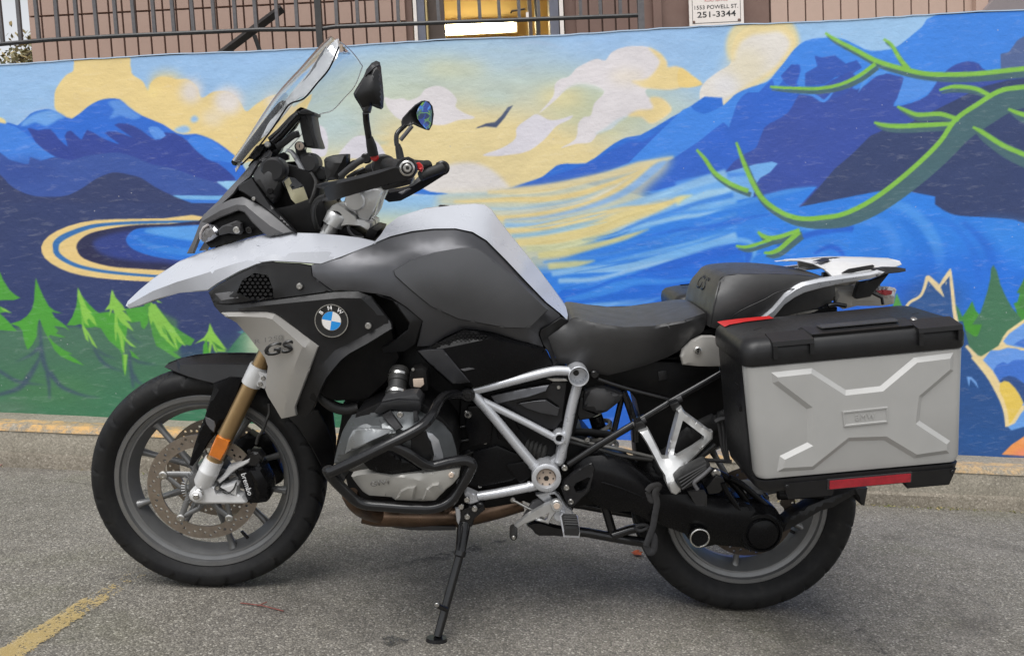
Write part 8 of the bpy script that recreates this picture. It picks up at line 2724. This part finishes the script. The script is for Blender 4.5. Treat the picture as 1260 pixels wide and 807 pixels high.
def build_pannier(sign, label):
    root = empty('pannier')
    root['label'] = label
    root['category'] = 'side case'
    root['group'] = 'hard cases on the motorcycle'
    base_b = TLp + ex * PW / 2 - ez * 0.3 + ey * 0.13
    base_b = Vector((base_b.x, sign * base_b.y, base_b.z))
    root.matrix_world = BIKE_M @ Matrix.Translation(base_b)
    inv = Matrix.Translation(-base_b)

    def L(s, t, w):
        p = TLp + ex * s + ez * t + ey * w
        return Vector((p.x, p.y if sign > 0 else -p.y, p.z)) if False else Vector((p.x, sign * p.y, p.z))

    def fin(nm, bm, mat, parent=None, smooth=38):
        bmesh.ops.recalc_face_normals(bm, faces=bm.faces)
        me = bpy.data.meshes.new(nm)
        bm.to_mesh(me)
        bm.free()
        return mesh_obj(nm, me, mat, parent or root, inv if parent is None else None, smooth)

    def rbox(bm, rows, n=6):
        """rows: (t, s0, s1, w0, w1, corner radius, tilt) rounded-rectangle loops lofted together"""
        loops = []
        for (t, s0, s1, w0, w1, r) in rows:
            lp = []
            for (cs, cw, a0) in ((s1 - r, w1 - r, 0), (s0 + r, w1 - r, 90), (s0 + r, w0 + r, 180), (s1 - r, w0 + r, 270)):
                for k in range(n + 1):
                    a = math.radians(a0 + 90 * k / n)
                    lp.append(bm.verts.new(L(cs + r * math.cos(a), t, cw + r * math.sin(a))))
            loops.append(lp)
        for A, Bq in zip(loops, loops[1:]):
            for i in range(len(A)):
                bm.faces.new([A[i], A[(i + 1) % len(A)], Bq[(i + 1) % len(A)], Bq[i]])
        bm.faces.new(loops[0])
        bm.faces.new(loops[-1][::-1])
    W = PW
    D = 0.255
    # black shell
    bm = bmesh.new()
    rbox(bm, [(-.268, .012, W - .008, .03, D, .02), (-.13, .006, W - .006, .028, D, .02), (-.002, .002, W - .004, .026, D, .02)])
    fin('shell', bm, M['black_plastic'])
    # silver outer tray
    bm = bmesh.new()
    rbox(bm, [(-.266, .030, W - .022, .012, .05, .01), (-.262, .020, W - .012, .003, .05, .022), (-.25, .0145, W - .007, 0.0, .05, .022), (-.12, .007, W - .004, 0.0, .05, .022), (-.003, .001, W - .0005, 0.0, .05, .022), (0.0, .002, W - .002, .004, .05, .02)])
    tray = fin('outer_panel', bm, M['case_silver'], smooth=30)
    # lid
    bm = bmesh.new()
    rbox(bm, [(.0005, -.002, W + .002, -.002, D + .004, .024), (.006, -.005, W + .005, -.005, D + .006, .028), (.03, -.006, W + .006, -.006, D + .006, .03), (.046, -.003, W + .003, -.002, D + .004, .032), (.056, .006, W - .005, .009, D - .004, .032), (.0605, .02, W - .016, .026, D - .016, .03), (.0625, .06, W - .05, .06, D - .05, .02)])
    lid = fin('lid', bm, M['black_plastic'], smooth=45)
    # base moulding
    bm = bmesh.new()
    rbox(bm, [(-.302, .06, W - .055, .04, D - .02, .02), (-.298, .03, W - .03, .012, D, .03), (-.285, .016, W - .012, .0, D, .03), (-.2665, .012, W - .008, -.002, D, .028)])
    base = fin('base', bm, M['black_plastic'], smooth=45)
    for s0, s1 in ((.085, .185), (.355, .45)):
        bm = bmesh.new()
        add_hexa(bm, [L(s0 - .012, -.275, -.004), L(s1 + .012, -.275, -.004), L(s1, -.316, .004), L(s0, -.316, .004)], [L(s0 - .012, -.275, .03), L(s1 + .012, -.275, .03), L(s1, -.312, .03), L(s0, -.312, .03)])
        bevel_bm(bm, .003, 2, 25)
        fin('base_foot', bm, M['black_plastic'], base)
        for s in (s0 - .004, s1 + .004):
            bm = bmesh.new()
            add_cyl(bm, L(s, -.282, .002), L(s, -.282, -.006), .005, .0045, 12, .001)
            fin('base_stud', bm, M['black_plastic'], base)
    # red reflector strip in its frame
    bm = bmesh.new()
    add_hexa(bm, [L(.172, -.274, -.0055), L(.362, -.274, -.0055), L(.362, -.3, -.0015), L(.172, -.3, -.0015)], [L(.172, -.274, .01), L(.362, -.274, .01), L(.362, -.3, .01), L(.172, -.3, .01)])
    bevel_bm(bm, .0015, 1, 25)
    fin('reflector_frame', bm, M['mount_plastic'], base)
    bm = bmesh.new()
    add_hexa(bm, [L(.176, -.277, -.0085), L(.358, -.277, -.0085), L(.358, -.297, -.0055), L(.176, -.297, -.0055)], [L(.176, -.277, .0), L(.358, -.277, .0), L(.358, -.297, .0), L(.176, -.297, .0)])
    bevel_bm(bm, .001, 1, 25)
    fin('reflector', bm, M['red_lens'], base)
    # raised figure on the outer panel: an X of bars with chamfered edges
    if sign > 0:
        XO = T('F', '323,561 475,545 600,625 725,611 850,506 997,488 997,556 881,655 871,738') + T('I', '985,15 982,62 850,81 738,14 612,18 480,123 345,131 355,70 457,20') + T('F', '455,697 330,602')
        P2 = []
        for (u, v) in [p[:2] for p in XO]:
            q = Vector(B(u, v, YO)) - TLp
            P2.append((q.dot(ex), q.dot(ez)))
        build_pannier.X = P2
        pl = []
        for (u, v) in [p[:2] for p in T('F', '580,702 748,684 748,741 586,758')]:
            q = Vector(B(u, v, YO)) - TLp
            pl.append((q.dot(ex), q.dot(ez)))
        build_pannier.plate = pl
    P2 = build_pannier.X
    n = len(P2)
    A = np.array(P2)
    ar = 0.5 * np.sum(A[:, 0] * np.roll(A[:, 1], -1) - np.roll(A[:, 0], -1) * A[:, 1])
    sg = 1 if ar > 0 else -1
    ins = []
    dd = .0115
    for i in range(n):
        p, q, r = A[i - 1], A[i], A[(i + 1) % n]
        e1 = (q - p) / np.linalg.norm(q - p)
        e2 = (r - q) / np.linalg.norm(r - q)
        n1, n2 = np.array([-e1[1], e1[0]]) * sg, np.array([-e2[1], e2[0]]) * sg
        m = n1 + n2
        ins.append(q + m / max(m @ n1, .35) * dd)
    bm = bmesh.new()
    lo = [bm.verts.new(L(a, b, .0005)) for a, b in P2]
    hi = [bm.verts.new(L(a, b, -.0068)) for a, b in ins]
    for i in range(n):
        bm.faces.new([lo[i], lo[(i + 1) % n], hi[(i + 1) % n], hi[i]])
    for t3 in tessellate_polygon([[Vector((a, b, 0)) for a, b in ins]]):
        bm.faces.new([hi[i] for i in t3])
    fin('raised_figure', bm, M['case_silver'], tray, 20)
    # name plate
    pl = build_pannier.plate
    c = np.mean(pl, axis=0)
    bm = bmesh.new()
    fo = [bm.verts.new(L(a, b, -.0072)) for a, b in pl]
    fm = [bm.verts.new(L(*(c + (np.array(p) - c) * .97), -.0102)) for p in pl]
    fi = [bm.verts.new(L(*(c + (np.array(p) - c) * np.array([.93, .80])), -.0102)) for p in pl]
    ff = [bm.verts.new(L(*(c + (np.array(p) - c) * np.array([.91, .74])), -.0078)) for p in pl]
    for X, Y_ in ((fo, fm), (fm, fi), (fi, ff)):
        for i in range(4):
            bm.faces.new([X[i], X[(i + 1) % 4], Y_[(i + 1) % 4], Y_[i]])
    bm.faces.new(ff)
    plate = fin('name_plate', bm, M['case_silver'], tray, 30)
    tb = text_mesh('BMW', .0135, .044, .0016, 0.0, 1.15)
    o_ = L(c[0], c[1], -.0077)
    xd = Vector((ex.x, 0, ex.z)) * (1 if sign > 0 else -1)
    yd = Vector((ez.x, 0, ez.z))
    zd = xd.cross(yd).normalized()
    bmesh.ops.transform(tb, matrix=Matrix([[xd[0], yd[0], zd[0], o_[0]], [xd[1], yd[1], zd[1], o_[1]], [xd[2], yd[2], zd[2], o_[2]], [0, 0, 0, 1]]), verts=tb.verts)
    fin('lettering', tb, M['case_silver'], tray, None)
    # lid fittings: grip panel, two hooked brackets, slots, strap of red tape
    bm = bmesh.new()
    add_hexa(bm, [L(.145, .052, .006), L(.375, .052, .006), L(.39, .0615, .06), L(.135, .0615, .06)], [L(.15, .060, .002), L(.37, .060, .002), L(.378, .0675, .055), L(.145, .0675, .055)])
    bevel_bm(bm, .003, 2, 20)
    grip = fin('lid_grip', bm, M['black_plastic'], lid)
    bm = bmesh.new()
    add_hexa(bm, [L(.18, .0665, .022), L(.35, .0665, .022), L(.352, .068, .052), L(.176, .068, .052)], [L(.182, .0685, .022), L(.348, .0685, .022), L(.35, .0702, .05), L(.178, .0702, .05)])
    bevel_bm(bm, .0015, 1, 20)
    fin('grip_pad', bm, M['mount_plastic'], lid)
    for s0, s1 in ((.058, .148), (.375, .47)):
        bm = bmesh.new()
        add_hexa(bm, [L(s0, .044, -.0145), L(s1, .044, -.0145), L(s1, .054, -.013), L(s0, .054, -.013)], [L(s0, .044, .03), L(s1, .044, .03), L(s1, .0645, .04), L(s0, .0645, .04)])
        bevel_bm(bm, .002, 1, 25)
        hk = fin('lid_hook', bm, M['black_plastic'], lid)
        for s, e in ((s0 + .005, .016), (s1 - .005, .02)):
            bm = bmesh.new()
            add_box_pts = [L(s - .0045, .0435, -.0145), L(s + .0045, .0435, -.0145), L(s + .0045, e, -.0145), L(s - .0045, e, -.0145)]
            add_hexa(bm, add_box_pts, [Vector((p.x, p.y + sign * .012, p.z)) for p in add_box_pts])
            bevel_bm(bm, .0012, 1, 25)
            fin('hook_leg', bm, M['black_plastic'], hk.parent)
    for s, w in ((.05, .1), (.42, .11)):
        bm = bmesh.new()
        add_hexa(bm, [L(s, .0624, w), L(s + .02, .0624, w + .012), L(s + .021, .0624, w + .009), L(s + .001, .0624, w - .003)], [L(s, .0632, w), L(s + .02, .0632, w + .012), L(s + .021, .0632, w + .009), L(s + .001, .0632, w - .003)])
        fin('lid_mark', bm, M['decal_black'], lid)
    bm = bmesh.new()
    add_cyl(bm, L(.392, .060, .045), L(.392, .0665, .043), .0075, .007, 14, .001)
    fin('lid_lock', bm, M['steel'], lid)
    if sign > 0:
        # red tape laid over the front inner corner of the lid
        bm = bmesh.new()
        rows = []
        for t_, w0, w1, s_ in ((.034, D - .07, D + .008, -.0078), (.05, D - .07, D + .007, -.0045), (.0585, D - .07, D + .002, .006), (.0628, D - .07, D - .012, .018), (.0648, D - .062, D - .016, .06), (.0652, D - .055, D - .018, .13)):
            rows.append([bm.verts.new(L(s_, t_, w0 + (w1 - w0) * k / 4)) for k in range(5)])
        for a_, b_ in zip(rows[2:], rows[3:]):
            for k in range(4):
                bm.faces.new([a_[k], a_[k + 1], b_[k + 1], b_[k]])
        bmesh.ops.delete(bm, geom=[v_ for v_ in bm.verts if not v_.link_faces], context='VERTS')
        fin('red_tape', bm, M['red'], lid, 50)
    # inner frame hooks that hold it to the motorcycle
    bm = bmesh.new()
    add_hexa(bm, [L(.03, -.22, D - .002), L(.34, -.22, D - .002), L(.34, -.24, D - .002), L(.03, -.24, D - .002)], [L(.03, -.22, D + .03), L(.34, -.22, D + .03), L(.34, -.24, D + .03), L(.03, -.24, D + .03)])
    bevel_bm(bm, .003, 1, 25)
    fin('carrier_hook', bm, M['black_metal'])
    # ribs on the black front wall
    for t_ in (-.07, -.12):
        bm = bmesh.new()
        add_hexa(bm, [L(.0, t_, .07), L(.0, t_ + .012, .07), L(.0, t_ + .012, .1), L(.0, t_, .1)], [L(.012, t_, .07), L(.012, t_ + .012, .07), L(.012, t_ + .012, .1), L(.012, t_, .1)])
        fin('shell_rib', bm, M['black_plastic'])
    return root


build_pannier(1, 'silver and black hard side case with red tape on its lid, nearest the viewer')
build_pannier(-1, 'far hard side case of which only a corner shows behind the seat')
